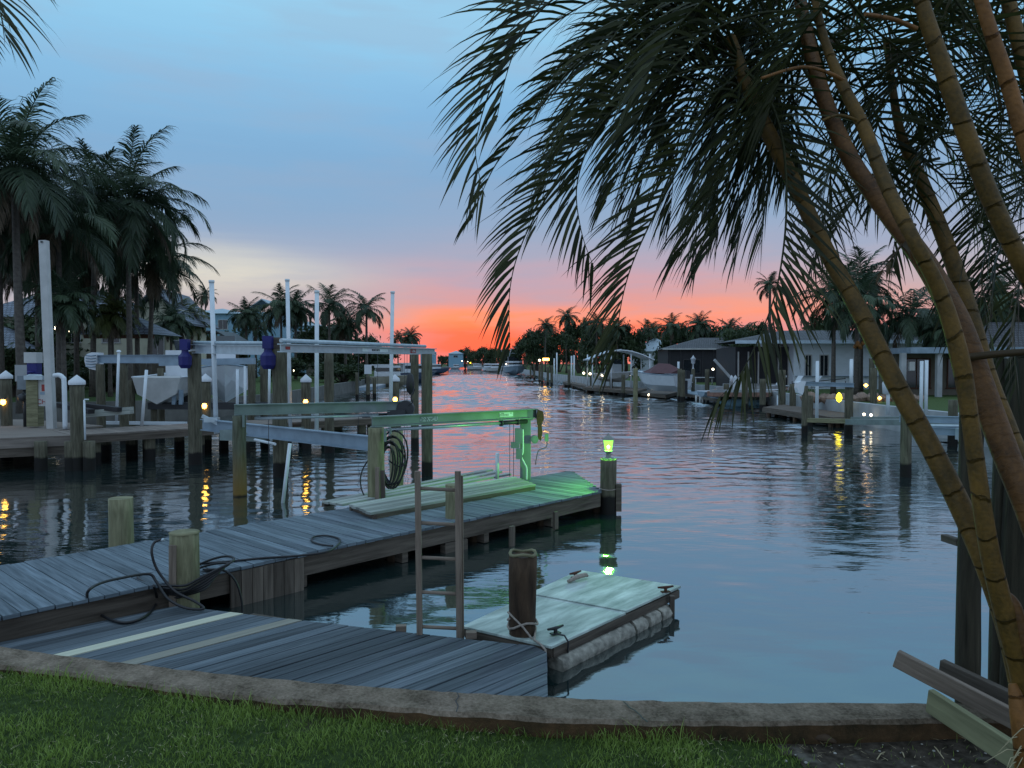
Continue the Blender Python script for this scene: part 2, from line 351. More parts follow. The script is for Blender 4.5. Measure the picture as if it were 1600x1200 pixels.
def tile_roof(name, c, s=2.2):
    m, nt, N, L, b = newmat(name); b.inputs['Roughness'].default_value = .7
    uv = N.new('ShaderNodeUVMap'); w = N.new('ShaderNodeTexBrick'); w.inputs['Scale'].default_value = s
    w.inputs['Color1'].default_value = (*c, 1); w.inputs['Color2'].default_value = (*[k*.72 for k in c], 1); w.inputs['Mortar'].default_value = (*[k*.28 for k in c], 1)
    w.inputs['Mortar Size'].default_value = .07; w.inputs['Brick Width'].default_value = .7; w.inputs['Row Height'].default_value = .75
    L.new(uv.outputs[0], w.inputs['Vector']); L.new(w.outputs['Color'], b.inputs['Base Color'])
    bp = N.new('ShaderNodeBump'); bp.inputs['Distance'].default_value = .05; L.new(w.outputs['Fac'], bp.inputs['Height']); bp.invert = True; L.new(bp.outputs[0], b.inputs['Normal'])
    return m
M['tile'] = tile_roof('grey_roof_tile', (.17,.20,.25))
M['shingle'] = tile_roof('brown_grey_shingle', (.085,.085,.095), 3)
M['metalroof'] = plain('pale_metal_roof', (.34,.42,.47), .45, .2)
def water_mat():
    m, nt, N, L, b = newmat('canal_water')
    b.inputs['Base Color'].default_value = (.012,.026,.026,1); b.inputs['Roughness'].default_value = .035; b.inputs['IOR'].default_value = 2.9
    ge = N.new('ShaderNodeNewGeometry')
    def nz(sx, sy, sc, det, rz=0.0, dist=0.0, rough=.5):
        mp = N.new('ShaderNodeMapping'); mp.inputs['Scale'].default_value = (sx, sy, 1); mp.inputs['Rotation'].default_value = (0,0,rz); L.new(ge.outputs['Position'], mp.inputs[0])
        n = N.new('ShaderNodeTexNoise'); n.inputs['Scale'].default_value = sc; n.inputs['Detail'].default_value = det; n.inputs['Distortion'].default_value = dist; n.inputs['Roughness'].default_value = rough
        L.new(mp.outputs[0], n.inputs['Vector']); return n.outputs[0]
    def mm(op, a, b_, c=None):
        n = N.new('ShaderNodeMath'); n.operation = op
        for i, v in enumerate((a, b_, c)):
            if v is None: continue
            if isinstance(v, (int, float)): n.inputs[i].default_value = v
            else: L.new(v, n.inputs[i])
        return n.outputs[0]
    fine = nz(1.0, 2.6, 3.2, 3, .12, .3); mid = nz(.7, 1.7, 1.1, 2, -.25, .6); low = nz(1, 1.3, .35, 1)
    patch = nz(.6, 1.0, .11, 2, .4)
    pm = N.new('ShaderNodeMapRange'); pm.inputs[1].default_value = .40; pm.inputs[2].default_value = .60; pm.inputs[3].default_value = .25; pm.inputs[4].default_value = 1.0; L.new(patch, pm.inputs[0])
    # the wind reaches the open canal: near the wall the surface lies almost flat
    sp = N.new('ShaderNodeSeparateXYZ'); L.new(ge.outputs['Position'], sp.inputs[0])
    yr = N.new('ShaderNodeMapRange'); yr.inputs[1].default_value = 5; yr.inputs[2].default_value = 18; yr.inputs[3].default_value = .10; yr.inputs[4].default_value = 1; L.new(sp.outputs[1], yr.inputs[0])
    h = mm('ADD', mm('MULTIPLY', fine, .26), mm('MULTIPLY', mid, .30))
    yf = N.new('ShaderNodeMapRange'); yf.inputs[1].default_value = 34; yf.inputs[2].default_value = 62; yf.inputs[3].default_value = 1.0; yf.inputs[4].default_value = 1.0; L.new(sp.outputs[1], yf.inputs[0])
    h = mm('MULTIPLY', mm('MULTIPLY', h, yf.outputs[0]), mm('MULTIPLY', pm.outputs[0], yr.outputs[0]))
    bp = N.new('ShaderNodeBump'); bp.inputs['Strength'].default_value = 1; bp.inputs['Distance'].default_value = .055
    L.new(h, bp.inputs['Height']); L.new(bp.outputs[0], b.inputs['Normal'])
    # murky body under a mirror film whose strength climbs towards grazing angles
    b.inputs['Specular IOR Level'].default_value = 0
    gl = N.new('ShaderNodeBsdfGlossy'); gl.inputs['Roughness'].default_value = .04; gl.inputs[0].default_value = (1,1,1,1); L.new(bp.outputs[0], gl.inputs['Normal'])
    lw = N.new('ShaderNodeLayerWeight'); lw.inputs[0].default_value = .5; L.new(bp.outputs[0], lw.inputs['Normal'])
    fac = mm('MULTIPLY_ADD', mm('POWER', lw.outputs['Facing'], 3.0), .78, .17)
    mx = N.new('ShaderNodeMixShader'); L.new(fac, mx.inputs[0]); L.new(b.outputs[0], mx.inputs[1]); L.new(gl.outputs[0], mx.inputs[2]); L.new(mx.outputs[0], N['Material Output'].inputs[0])
    return m
M['water'] = water_mat()
def ground_mat(name, g0, g1, soil, thr=.45, scale=.35):
    m, nt, N, L, b = newmat(name); b.inputs['Roughness'].default_value = .95; b.inputs['Specular IOR Level'].default_value = .1
    ge = N.new('ShaderNodeNewGeometry')
    n = N.new('ShaderNodeTexNoise'); n.inputs['Scale'].default_value = 18; n.inputs['Detail'].default_value = 6; L.new(ge.outputs['Position'], n.inputs[0])
    n2 = N.new('ShaderNodeTexNoise'); n2.inputs['Scale'].default_value = scale; n2.inputs['Detail'].default_value = 4; L.new(ge.outputs['Position'], n2.inputs[0])
    cr = N.new('ShaderNodeValToRGB'); e = cr.color_ramp.elements; e[0].position = .3; e[0].color = (*g0, 1); e[1].position = .7; e[1].color = (*g1, 1); L.new(n.outputs[0], cr.inputs[0])
    mr = N.new('ShaderNodeMapRange'); mr.inputs[1].default_value = thr-.12; mr.inputs[2].default_value = thr; L.new(n2.outputs[0], mr.inputs[0])
    mx = N.new('ShaderNodeMix'); mx.data_type = 'RGBA'; L.new(mr.outputs[0], mx.inputs[0]); mx.inputs[6].default_value = (*soil, 1); L.new(cr.outputs[0], mx.inputs[7])
    L.new(mx.outputs[2], b.inputs['Base Color'])
    bp = N.new('ShaderNodeBump'); bp.inputs['Distance'].default_value = .02; L.new(n.outputs[0], bp.inputs['Height']); L.new(bp.outputs[0], b.inputs['Normal'])
    return m
M['lawnbase'] = ground_mat('lawn_soil', (.020,.035,.010), (.050,.075,.022), (.05,.045,.025), .35, .9)
M['bankgrass'] = ground_mat('bank_grass', (.045,.075,.025), (.085,.125,.045), (.10,.09,.06), .36)
M['dirt'] = ground_mat('bare_dirt', (.022,.018,.013), (.085,.070,.055), (.13,.12,.10), .40, 6)
def cap_mat():
    m, nt, N, L, b = newmat('old_seawall_cap'); b.inputs['Roughness'].default_value = .92; b.inputs['Specular IOR Level'].default_value = .2
    ge = N.new('ShaderNodeNewGeometry')
    def nz(sc, det, r=.6):
        n = N.new('ShaderNodeTexNoise'); n.inputs['Scale'].default_value = sc; n.inputs['Detail'].default_value = det; n.inputs['Roughness'].default_value = r; L.new(ge.outputs['Position'], n.inputs[0]); return n
    a = nz(3.5, 8, .7); f = nz(45, 6, .7); sp = N.new('ShaderNodeSeparateXYZ'); L.new(ge.outputs['Position'], sp.inputs[0])
    cr = N.new('ShaderNodeValToRGB'); e = cr.color_ramp.elements; e[0].position = .38; e[0].color = (.070,.052,.034,1); e[1].position = .62; e[1].color = (.30,.238,.178,1)
    md = N.new('ShaderNodeMath'); md.operation = 'MULTIPLY_ADD'; L.new(f.outputs[0], md.inputs[0]); md.inputs[1].default_value = .42; 
    m2 = N.new('ShaderNodeMath'); m2.operation = 'MULTIPLY'; L.new(a.outputs[0], m2.inputs[0]); m2.inputs[1].default_value = .58; L.new(m2.outputs[0], md.inputs[2]); L.new(md.outputs[0], cr.inputs[0])
    # darker brown on the steep faces
    sn = N.new('ShaderNodeSeparateXYZ'); L.new(ge.outputs['True Normal'], sn.inputs[0]); mr = N.new('ShaderNodeMapRange'); mr.inputs[1].default_value = .6; mr.inputs[2].default_value = .3; L.new(sn.outputs[2], mr.inputs[0])
    br = N.new('ShaderNodeValToRGB'); e = br.color_ramp.elements; e[0].position = .35; e[0].color = (.030,.024,.012,1); e[1].position = .66; e[1].color = (.13,.072,.034,1); L.new(a.outputs[0], br.inputs[0])
    mx = N.new('ShaderNodeMix'); mx.data_type = 'RGBA'; L.new(mr.outputs[0], mx.inputs[0]); L.new(cr.outputs[0], mx.inputs[6]); L.new(br.outputs[0], mx.inputs[7]); L.new(mx.outputs[2], b.inputs['Base Color'])
    bp = N.new('ShaderNodeBump'); bp.inputs['Distance'].default_value = .01; L.new(f.outputs[0], bp.inputs['Height']); L.new(bp.outputs[0], b.inputs['Normal'])
    return m
M['cap'] = cap_mat()
# ------------------------------------------------------------------ the setting
ZCAP = .55; ZLOW = .22; ZUP = .45; ZLAWN = .40; ZLAND = .85; ZND = .85
def struct(o): return tag(o, kind='structure')
def water_mesh():
    """a wide flat sheet plus two finer sheets of real wavelets (calm by the wall, ruffled down the canal)"""
    r = np.random.RandomState(4); V_ = [np.array([(-2500,-60,-.045),(2500,-60,-.045),(2500,3500,-.045),(-2500,3500,-.045)], float)]; F_ = [[(0,1,2,3)]]; n0 = 4
    def waves(X_, Y_, lam0, lam1, n, seed):
        q = np.random.RandomState(seed); h = np.zeros_like(X_)
        for i in range(n):
            lam = lam0*(lam1/lam0)**q.rand(); k = 2*pi/lam; th = pi/2 + q.randn()*.75; ph = q.rand()*6.28
            h += np.sin(k*(X_*cos(th)+Y_*sin(th)) + ph + 1.3*np.sin(.11*X_*q.randn()+.09*Y_*q.randn()+q.rand()*6))/k
        return h*(2/n)**.5
    for x0, x1, y0, y1, st, lam, seed in ((-19,15,2.0,27.0,.085,(.30,1.1),1),(-16,42,27.0,190.0,.24,(.7,2.2),2)):
        xs = np.arange(x0, x1, st); ys = np.arange(y0, y1+st*.5, st); X_, Y_ = np.meshgrid(xs, ys)
        env = .75 + .45*np.sin(.21*X_+.13*Y_+1)*np.sin(.10*Y_-.17*X_+2) + .3*np.sin(.5*X_+.07*Y_)*np.sin(.23*Y_+.3)
        rms = np.interp(Y_, [4,8,12,18,30,50,90,190], [.005,.012,.026,.040,.062,.11,.14,.14])
        # the slip left of the dock is a little livelier
        rms = rms*(1+.4*np.clip((-X_-2.5)/3, 0, 1)*np.clip((16-Y_)/6, 0, 1))
        edge = np.minimum(np.minimum(X_-x0, x1-X_)/1.0, np.minimum(Y_-y0 if seed == 1 else 9, 190-Y_ if seed == 2 else 9)); tp = np.clip(edge, 0, 1)
        Z_ = waves(X_, Y_, lam[0], lam[1], 46, seed)*rms*np.clip(env, .25, 2)*tp - .05*(1-tp)
        if seed == 1: Z_ = np.where(Y_ > 26.2, Z_*0, Z_)
        else: Z_ = np.where(Y_ < 27.6, Z_*0, Z_)
        ny, nx = X_.shape; V_.append(np.stack([X_.ravel(), Y_.ravel(), Z_.ravel()], 1))
        idx = np.arange(nx*ny).reshape(ny, nx) + n0; F_.append(np.stack([idx[:-1,:-1].ravel(), idx[:-1,1:].ravel(), idx[1:,1:].ravel(), idx[1:,:-1].ravel()], 1)); n0 += nx*ny
    vs = np.concatenate(V_); fs = np.concatenate([np.array(f) for f in F_])
    me = bpy.data.meshes.new('water'); me.vertices.add(len(vs)); me.vertices.foreach_set('co', vs.ravel())
    me.loops.add(len(fs)*4); me.loops.foreach_set('vertex_index', fs.ravel().astype(np.int32)); me.polygons.add(len(fs)); me.polygons.foreach_set('loop_start', np.arange(0, len(fs)*4, 4, dtype=np.int32))
    me.polygons.foreach_set('use_smooth', np.ones(len(fs), bool)); me.update(calc_edges=True); me.materials.append(M['water'])
    o = bpy.data.objects.new('water', me); S.collection.objects.link(o); return o
struct(water_mesh())
g = MB(); g.poly([(-2600,-100,-1.6),(2600,-100,-1.6),(2600,3600,-1.6),(-2600,3600,-1.6)]); struct(g.build('ground', M['dirt']))
shoreL = [G(-900,668), G(-300,664), G(0,662), G(150,660), G(300,655), G(430,640), G(520,618), G(575,605), G(640,592), G(680,579), G(704,573.6)]
shoreR = [G(1900,745), G(1700,722), G(1600,705), G(1500,688), G(1400,672), G(1300,655), G(1200,633), G(1130,623), G(1060,616), G(960,608), G(900,598), G(860,592), G(830,584), G(800,579), G(760,575), G(722,573.2)]
far = 3400
pl = [(-2400, shoreL[0].y-2)] + [(p.x, p.y) for p in shoreL] + [(shoreL[-1].x-8, far), (-2400, far)]
l = MB(); l.prism(pl, -1.5, ZLAND); struct(l.build('left_bank', M['bankgrass']))
pr = [(2400, shoreR[0].y-6)] + [(p.x, p.y) for p in shoreR] + [(shoreR[-1].x+6, far), (2400, far)]
l = MB(); l.prism(pr, -1.5, ZLAND); struct(l.build('right_bank', M['bankgrass']))
l = MB(); l.prism([(-200,620),(220,620),(220,far-100),(-200,far-100)], -1.5, ZLAND+.03); struct(l.build('far_bank', M['bankgrass']))
def wall_along(pts, label, mat='wallgrey', th=.35, top=ZLAND+.12, side=1):
    m = MB()
    for a, b in zip(pts[:-1], pts[1:]):
        d = (b-a).normalized(); n = V((-d.y, d.x, 0))*side
        q = [a, b, b+n*th, a+n*th]; m.prism([(p.x, p.y) for p in q], -1.4, top + rnd.uniform(-.004, .004))
    tag(m.build('seawall', M[mat]), label, 'seawall')
wall_along([p+V((.18,-.18,0)) for p in shoreL[1:]], mat='darkwallgrey', label='grey concrete seawall along the left bank of the canal')
wall_along([p+V((-.18,-.12,0)) for p in shoreR], 'pale grey concrete seawall along the right bank of the canal', side=-1)

# own lawn and seawall cap
capF = [(-620,985),(-300,990),(0,1009),(84,1022),(195,1035),(319,1049),(487,1065),(600,1073),(715,1081),(850,1088),(1000,1094),(1200,1097),(1450,1098),(1660,1098),(1950,1094)]
capN = [(-620,1012),(-300,1019),(0,1041),(112,1053),(225,1070),(337,1084),(431,1093),(600,1105),(715,1114),(850,1122),(1000,1128),(1200,1129),(1480,1124),(1700,1124),(1990,1120)]
cF = [G(x, y, ZCAP) for x, y in capF]; cN = [G(x, y, ZCAP) for x, y in capN]
def lerp(a, b, t): return a + (b-a)*t
def resample(P, n):
    out = []
    for i in range(len(P)-1):
        for k in range(n): out.append(lerp(P[i], P[i+1], k/n))
    return out + [P[-1]]
cFr = resample(cF, 10); cNr = resample(cN, 10)
m = MB(); K = len(cFr); rows = []
for i in range(K):
    a, b = cFr[i], cNr[i]; row = []
    nz = lambda p, s=1.0: noise.noise(V((p.x*6*s, p.y*6*s, 3)))*.012
    for t, dz in ((0, -1.9), (0, -.02), (.04, 0), (.3, 0), (.65, 0), (.93, 0), (1.0, -.025), (1.03, -.11), (1.0, -.22), (1.0, -.7)):
        p = a + (b-a)*t
        row.append((p.x+nz(p)*.6, p.y + nz(p+V((9,0,0)))*(1.6 if t > .9 else .6), ZCAP+dz+(nz(p, 1.6)*.8 if dz > -.05 else 0)))
    rows.append(row)
for i in range(K-1):
    for j in range(9):
        m.poly([rows[i][j], rows[i+1][j], rows[i+1][j+1], rows[i][j+1]][::-1], smooth=True)
cap = tag(m.build('seawall', M['cap']), 'weathered concrete seawall cap curving along the near lawn edge', 'seawall')
# a crack across the cap: a thin dark ragged strip set in the top
m = MB(); cr = [(974,1096),(980,1101),(983,1105),(992,1110),(1000,1117),(1004,1122),(1012,1128)]
pts = [G(x, y, ZCAP+.014) for x, y in cr]
for a, b in zip(pts[:-1], pts[1:]): m.bar(a, b, .008, .002)
m.build('crack', M['black'], cap)
m = MB(); pts = [G(x, y, ZCAP+.014) for x, y in [(714,1082),(717,1088),(712,1095),(716,1103),(713,1112)]]
for a, b in zip(pts[:-1], pts[1:]): m.bar(a, b, .006, .002)
m.build('crack', M['black'], cap)
# lawn: gently uneven sheet up to the cap
m = MB(); NX, NY = 90, 26
def capline(x, P=cN):
    for a, b in zip(P[:-1], P[1:]):
        if a.x <= x <= b.x: return a.y + (b.y-a.y)*(x-a.x)/(b.x-a.x)
    return P[0].y if x < P[0].x else P[-1].y
def lawnz(x, y): return ZLAWN + .03 + .075*min(1, max(0, (-.3-x)/2.2)) + .05*noise.noise(V((x*.8, y*.8, 0))) + max(0, (capline(x)-y)-1.5)*.04
gv = {}
for i in range(NX+1):
    x = -8 + 16*i/NX; yc = capline(x)+.02
    for j in range(NY+1):
        y = yc - (yc+6)*(j/NY)**1.5; gv[i, j] = (x, y, lawnz(x, y))
for i in range(NX):
    for j in range(NY): m.poly([gv[i,j+1], gv[i+1,j+1], gv[i+1,j], gv[i,j]], smooth=True)
struct(m.build('lawn', M['lawnbase']))
# bare dirt in the lower right corner
def dirtness(x, y):
    b = capline(x)-y
    s = noise.noise(V((x*2.2, y*2.2, 5)))*.35
    return (x-(1.55+ .9*b) + s)            # >0 : dirt
m = MB()
for i in range(60):
    for j in range(30):
        x = 1.2+4.8*i/60; y = capline(x) - 1.6*j/30; dx = 4.8/60; dy = 1.6/30
        if dirtness(x, y) > -.12: m.poly([(x, y-dy, lawnz(x,y-dy)+.006),(x+dx, y-dy, lawnz(x+dx,y-dy)+.006),(x+dx, y, lawnz(x+dx,y)+.006),(x, y, lawnz(x,y)+.006)], smooth=True)
struct(m.build('dirt_patch', M['dirt']))
m = MB(); gr = random.Random(3)
NB = 92000
for k in range(NB):
    x = gr.uniform(-4.6, 3.6); yc = capline(x); y = yc - .02 - (gr.random()**1.15)*2.3
    dd = dirtness(x, y)
    if dd > 0 and gr.random() < .96: continue
    if dd > -.5 and gr.random() < .5: continue
    dens = noise.noise(V((x*2.5, y*2.5, 1)))
    if gr.random() > .78 + dens*.6: continue
    h = gr.uniform(.018, .048)*(1+.5*dens); 
    if yc-y < .06: h *= gr.uniform(.8, 2.6)
    a = gr.uniform(0, 2*pi); wv = V((cos(a), sin(a), 0)); la = gr.uniform(0, 2*pi); ln = V((cos(la), sin(la), 0))*h*gr.uniform(.2, 1.1)
    wd = gr.uniform(.0016, .0036); p = V((x, y, lawnz(x, y)-.003)); mid = p + ln*.35 + V((0,0,h*.62)); tip = p + ln + V((0,0,h))
    t = min(1, max(0, .42 + dens*.55 + gr.uniform(-.35, .35)))
    n = len(m.v); m.v += [tuple(p-wv*wd), tuple(p+wv*wd), tuple(mid+wv*wd*.8), tuple(mid-wv*wd*.8), tuple(tip)]
    m._face((n, n+1, n+2, n+3), [(0,0)]*4, t); m._face((n+3, n+2, n+4), [(0,0)]*3, t)
tag(m.build('grass', M['grass']), 'short green lawn grass in front of the seawall cap', 'grass', kind='stuff')
m = MB()
for k in range(2600):
    x = gr.uniform(-4.4, 3.2); y = capline(x) - .02 - gr.random()**1.4*2.0
    if noise.noise(V((x*1.3, y*1.3, 8))) + gr.uniform(-.3,.3) < .08: continue
    a = gr.uniform(0, 2*pi); d = V((cos(a), sin(a), 0)); l_ = gr.uniform(.02, .06); p = V((x, y, lawnz(x, y)+gr.uniform(.008,.03))); q = V((-d.y, d.x, 0))*.0016
    m.poly([p-q, p+q, p+d*l_+V((0,0,gr.uniform(-.005,.015)))], uvs=[(0,0)]*3)
tag(m.build('dead_grass', M['straw']), 'dry straw-coloured blades scattered through the lawn', 'grass', kind='stuff')
m = MB()
for k in range(300):
    x = gr.uniform(1.3, 5); y = capline(x) - gr.uniform(.02, 1.3)
    if dirtness(x, y) < -.2: continue
    r = gr.uniform(.003, .012)*(1 if gr.random() < .95 else 1.8); z = lawnz(x, y)+r*.3
    m.lathe((x, y, z), [(.001,-r*.6),(r,-.1*r),(r*.8,r*.5),(.001,r*.7)], 6)
tag(m.build('gravel', M['pebble']), 'pale pebbles scattered on bare dirt at lower right', 'gravel', kind='stuff')
for i, (x0, y0, x1, y1) in enumerate([(1452,1160,1475,1186),(1370,1187,1382,1175),(1408,1175,1413,1183)]):
    a = G(x0, y0, ZLAWN+.01); b = G(x1, y1, ZLAWN+.02); m = MB(); m.tube([a, (a+b)/2+V((0,0,.012)), b], .0035, 5)
    tag(m.build('dry_stalk', M['straw']), ['longest pale dry stalk lying on the bare dirt', 'short dry stalk on dirt near the lawn edge', 'tiny dry stalk lying beside the long one'][i], 'stalk')
# dry leaf curl by the cap
m = MB(); P = [G(350,1107,ZLAWN+.02), G(375,1104,ZLAWN+.03), G(400,1097,ZLAWN+.07), G(415,1094,ZLAWN+.08), G(428,1101,ZLAWN+.03)]
for a, b in zip(P[:-1], P[1:]): m.bar(a, b, .022, .003, (.2,.3,1))
tag(m.build('dry_leaf', M['straw']), 'curled dry palm leaf lying in grass against the cap', 'leaf')
m = MB(); P = [G(x, y, ZLAWN+.05) for x, y in [(1240,1152),(1262,1149),(1290,1153),(1306,1160)]]
m.tube(P, [.012,.03,.028,.01], 8); tag(m.build('driftwood', M['pilerot']), 'short dark stick lying on dirt under the cap edge', 'stick')

# ------------------------------------------------------------------ our docks
def plank_deck(m, near0, near1, far0, far1, wid, z, th=.04, gap=.008, jit=.02, tones=None):
    """boards laid across from the near edge (near0->near1) to the far edge (far0->far1)"""
    L = (near1-near0).length; n = max(1, int(L/wid))
    for i in range(n):
        t0 = (i)/n + gap/2/L; t1 = (i+1)/n - gap/2/L
        a = lerp(near0, near1, (t0+t1)/2); b = lerp(far0, far1, (t0+t1)/2); d = (b-a).normalized()
        a = a - d*rnd.uniform(0, jit); b = b + d*rnd.uniform(0, jit)
        w_ = (t1-t0)*L
        zz = z - th/2 + rnd.uniform(-.003, .003)
        m.bar((a.x,a.y,zz), (b.x,b.y,zz + rnd.uniform(-.003,.003)), w_*abs((near1-near0).normalized().cross(d).z), th, tone=rnd.random() if tones is None else tones(i))
u = V((.677,.736,0)).normalized(); nrm = V((-u.y, u.x, 0))          # along the dock, and across it (away from us)
A0 = G(0,964,ZUP); A0 = A0 - u*2.6; A1 = G(940,767,ZUP)
Wd = 2.05
dock = thing('main_dock', 'grey weathered plank dock running out to the green lamp post', 'dock', (0,10,0))
m = MB(); Ltot = (A1-A0).length
B0 = A0 + nrm*Wd; B1 = A1 + nrm*Wd
plank_deck(m, A0, A1-u*.0, B0, B1, .145, ZUP)
m.build('decking', M['deck'], dock, bevel=.004)
# pointed end beyond the last square board: boards shorten towards the outer corner
tipP = G(880,735,ZUP); m = MB(); endL = (tipP-B1).dot(u)
for i in range(int(endL/.145)):
    s = (i+.5)*.145; f_ = s/endL; a = A1 + nrm*(Wd*f_*.95) + u*s; b = B1 + u*s
    m.bar((a.x,a.y,ZUP-.021), (b.x,b.y,ZUP-.021), .137, .04, tone=rnd.random())
if m.v: m.build('end_decking', M['deck'], dock, bevel=.004)
m = MB(); e = nrm*-.0
m.bar(A0+V((0,0,-.17))+nrm*.06, A1+V((0,0,-.17))+nrm*.06, .05, .24)
m.build('fascia', M['fascia'], dock)
m = MB(); m.bar(B0+V((0,0,-.17))-nrm*.06, B1+u*endL+V((0,0,-.17))-nrm*.06, .05, .24); m.build('back_fascia', M['fascia'], dock)
m = MB(); q0 = A1+nrm*.05+V((0,0,-.17)); q1 = B1+u*endL-nrm*.05+V((0,0,-.17)); m.bar(q0, q1, .05, .24); m.build('end_fascia', M['fascia'], dock)
for t in (.3,.62):
    m = MB(); o_ = nrm*(Wd*t); m.bar(A0+o_+V((0,0,-.16)), A1+o_+V((0,0,-.16)), .05, .2); m.build('stringer', M['fascia'], dock)
for k in range(8):
    a = A0+u*(1+k*1.6); m = MB(); m.bar(a+nrm*.1+V((0,0,-.36)), a+nrm*(Wd-.1)+V((0,0,-.36)), .1, .16); m.build('cross_beam', M['fascia'], dock)
    for s_ in (.35, Wd-.3):
        c = a+nrm*s_; m = MB(); m.cyl((c.x,c.y,-1.4), (c.x,c.y,ZUP-.06), .10, seg=12); m.build('piling', M['pilerot'], dock)
# plank skirt hanging under the near edge, and the two short stakes
sk0 = G(372,888,ZUP); sk1 = G(483,866,ZUP); s0 = (sk0-A0).dot(u); s1 = (sk1-A0).dot(u); m = MB(); k = 0; s = s0
while s < s1:
    a = A0+u*s+nrm*.03; m.bar((a.x,a.y,ZUP-.05), (a.x,a.y,-.05-rnd.random()*.1), .128, .024, up=tuple(nrm), tone=rnd.random()); s += .135
m.build('skirt_panel', M['fascia'], dock)
for px, y0, y1 in ((800,808,872),(868,787,826)):
    p = G(px, y0-2, ZUP); d_ = p.y; m = MB(); m.bar((p.x, d_-.03, ZUP-.15), (p.x, d_-.03, Z(y1, d_)), .09, .05, up=tuple(nrm)); m.build('stake', M['fascia'], dock)
# bits of white litter on the boards
# raised double platform beside the lift
def quad_px(pts, z): return [G(x, y, z) for x, y in pts]
plat = thing('raised_platform', 'pale greenish double plank platform lying on the dock under the boat lift', 'platform', (-1,13,ZUP))
q = quad_px([(580,801),(835,757),(800,744),(548,787)], ZUP+.10)
m = MB(); plank_deck(m, q[0], q[3], q[1], q[2], .14, ZUP+.10, .04, .008, .05); m.build('near_boards', M['plat'], plat, bevel=.003)
m = MB(); m.bar(q[0]+V((0.02,.03,-.075)), q[1]+V((0,.03,-.075)), .05, .07); m.bar(q[3]+V((0,-.03,-.075)), q[2]+V((0,-.03,-.075)), .05, .07); m.bar(q[0]+V((.06,0.02,-.07)), q[3]+V((.06,-.04,-.07)), .05, .06); m.build('frame', M['fascia'], plat)
q = quad_px([(538,787),(800,741),(760,731),(502,783)], ZUP+.05)
m = MB(); plank_deck(m, q[0]+V((-.01,.02,0)), q[3], q[1], q[2], .14, ZUP+.05, .04, .008, .05); m.build('far_boards', M['plat'], plat, bevel=.003)
m = MB(); m.bar(q[3]+V((.03,-.03,-.06)), q[2]+V((0,-.03,-.06)), .05, .06); m.build('frame', M['fascia'], plat)

# lower deck: boards parallel to the dock, stepping down beside the wall
low = thing('lower_deck', 'low dark plank deck between the seawall and the main dock', 'deck', (-1.5,6.5,ZLOW))
Lfar0 = G(255,945,ZLOW); Lfar1 = G(853,1012,ZLOW)
ldir = V((.70,.714,0)).normalized(); lper = V((ldir.y, -ldir.x, 0))
# sweep boards by offset perpendicular to ldir, clip each at the far edge line and at the cap
def seg_at(off):
    base = Lfar1 + (-lper)*off
    fd = (Lfar1-Lfar0); 
    # intersection with far edge line
    def inter(p, d, a, e):
        den = d.x*e.y-d.y*e.x
        return ((a.x-p.x)*e.y-(a.y-p.y)*e.x)/den
    tf = inter(base, ldir, Lfar0, fd)
    cs = V((cposx, capline(cposx, cF), ZLOW)); ts = inter(base, ldir, Lfar1, cs-Lfar1)
    top = base + ldir*(ts if off < 0 else tf)
    p = V(top); n = 0
    while p.y > capline(p.x, cF)+.02 and n < 4000: p -= ldir*.02; n += 1
    return p - ldir*.12, top
wid = .145; offs = []; off = -1.05; cposx = G(850,1090,ZLOW).x; boards = []; md = MB(); i = 0
dockline = lambda p: (p-A0).dot(nrm)
while off < 5.2:
    a, b = seg_at(off)
    # stop at the main dock's fascia
    while dockline(b) > -.02 and (b-a).length > .05: b = b - ldir*.02
    if dockline(b) < 0 and (b-a).length > .1: boards.append((a, b)); offs.append(off)
    off += wid + .006
def end_at(o_):
    a_, b_ = seg_at(o_)
    while dockline(b_) > -.02 and (b_-a_).length > .05: b_ = b_ - ldir*.01
    return a_, b_
def clip_board(mb, i, ztop, tone):
    """one board sawn off along the deck's edge lines"""
    a0, b0 = end_at(offs[i]-wid/2+.003); a1, b1 = end_at(offs[i]+wid/2-.003)
    jt = rnd.uniform(0, .012); b0 = b0 + ldir*jt; b1 = b1 + ldir*jt
    o_ = rnd.random()*40; k_ = len(mb.f); mb.prism([(a0.x,a0.y),(b0.x,b0.y),(b1.x,b1.y),(a1.x,a1.y)], ztop-.04, ztop, tone=tone)
    for q_ in range(k_, len(mb.f)): mb.uv[q_] = [((V((mb.v[v_][0],mb.v[v_][1],0))).dot(ldir)+o_, (V((mb.v[v_][0],mb.v[v_][1],0))).dot(lper)+mb.v[v_][2]) for v_ in mb.f[q_]]
# find which board carries the pale new one
def bidx(px, py):
    p = G(px, py, ZLOW); best = min(range(len(boards)), key=lambda i: abs((p-boards[i][0]).dot(lper))); return best
new1 = bidx(250,990); new2 = bidx(335,998); 
if abs(new2-new1) < 2: new2 = new1-2
for i, (a, b) in enumerate(boards):
    wv = wid; z = ZLOW-.02+rnd.uniform(-.003,.003); tn = rnd.random()
    if i in (new1, new2):
        nb = MB(); clip_board(nb, i, ZLOW+.004, .5)
        tag(nb.build('replacement_board', M['newboard'] if i == new1 else M['newboard2'], low, bevel=.003), 'bright new pale board' if i == new1 else 'dull tan replacement board')
        continue
    if i in (9,10): tn = 1.1
    clip_board(md, i, z+.02, tn)
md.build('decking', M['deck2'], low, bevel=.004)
m = MB(); a = G(400,962,ZLOW-.13); m.bar(a+V((0,-.14,-.02)), Lfar1+V((-.03,-.12,-.15)), .05, .17); m.build('edge_beam', M['fascia'], low)
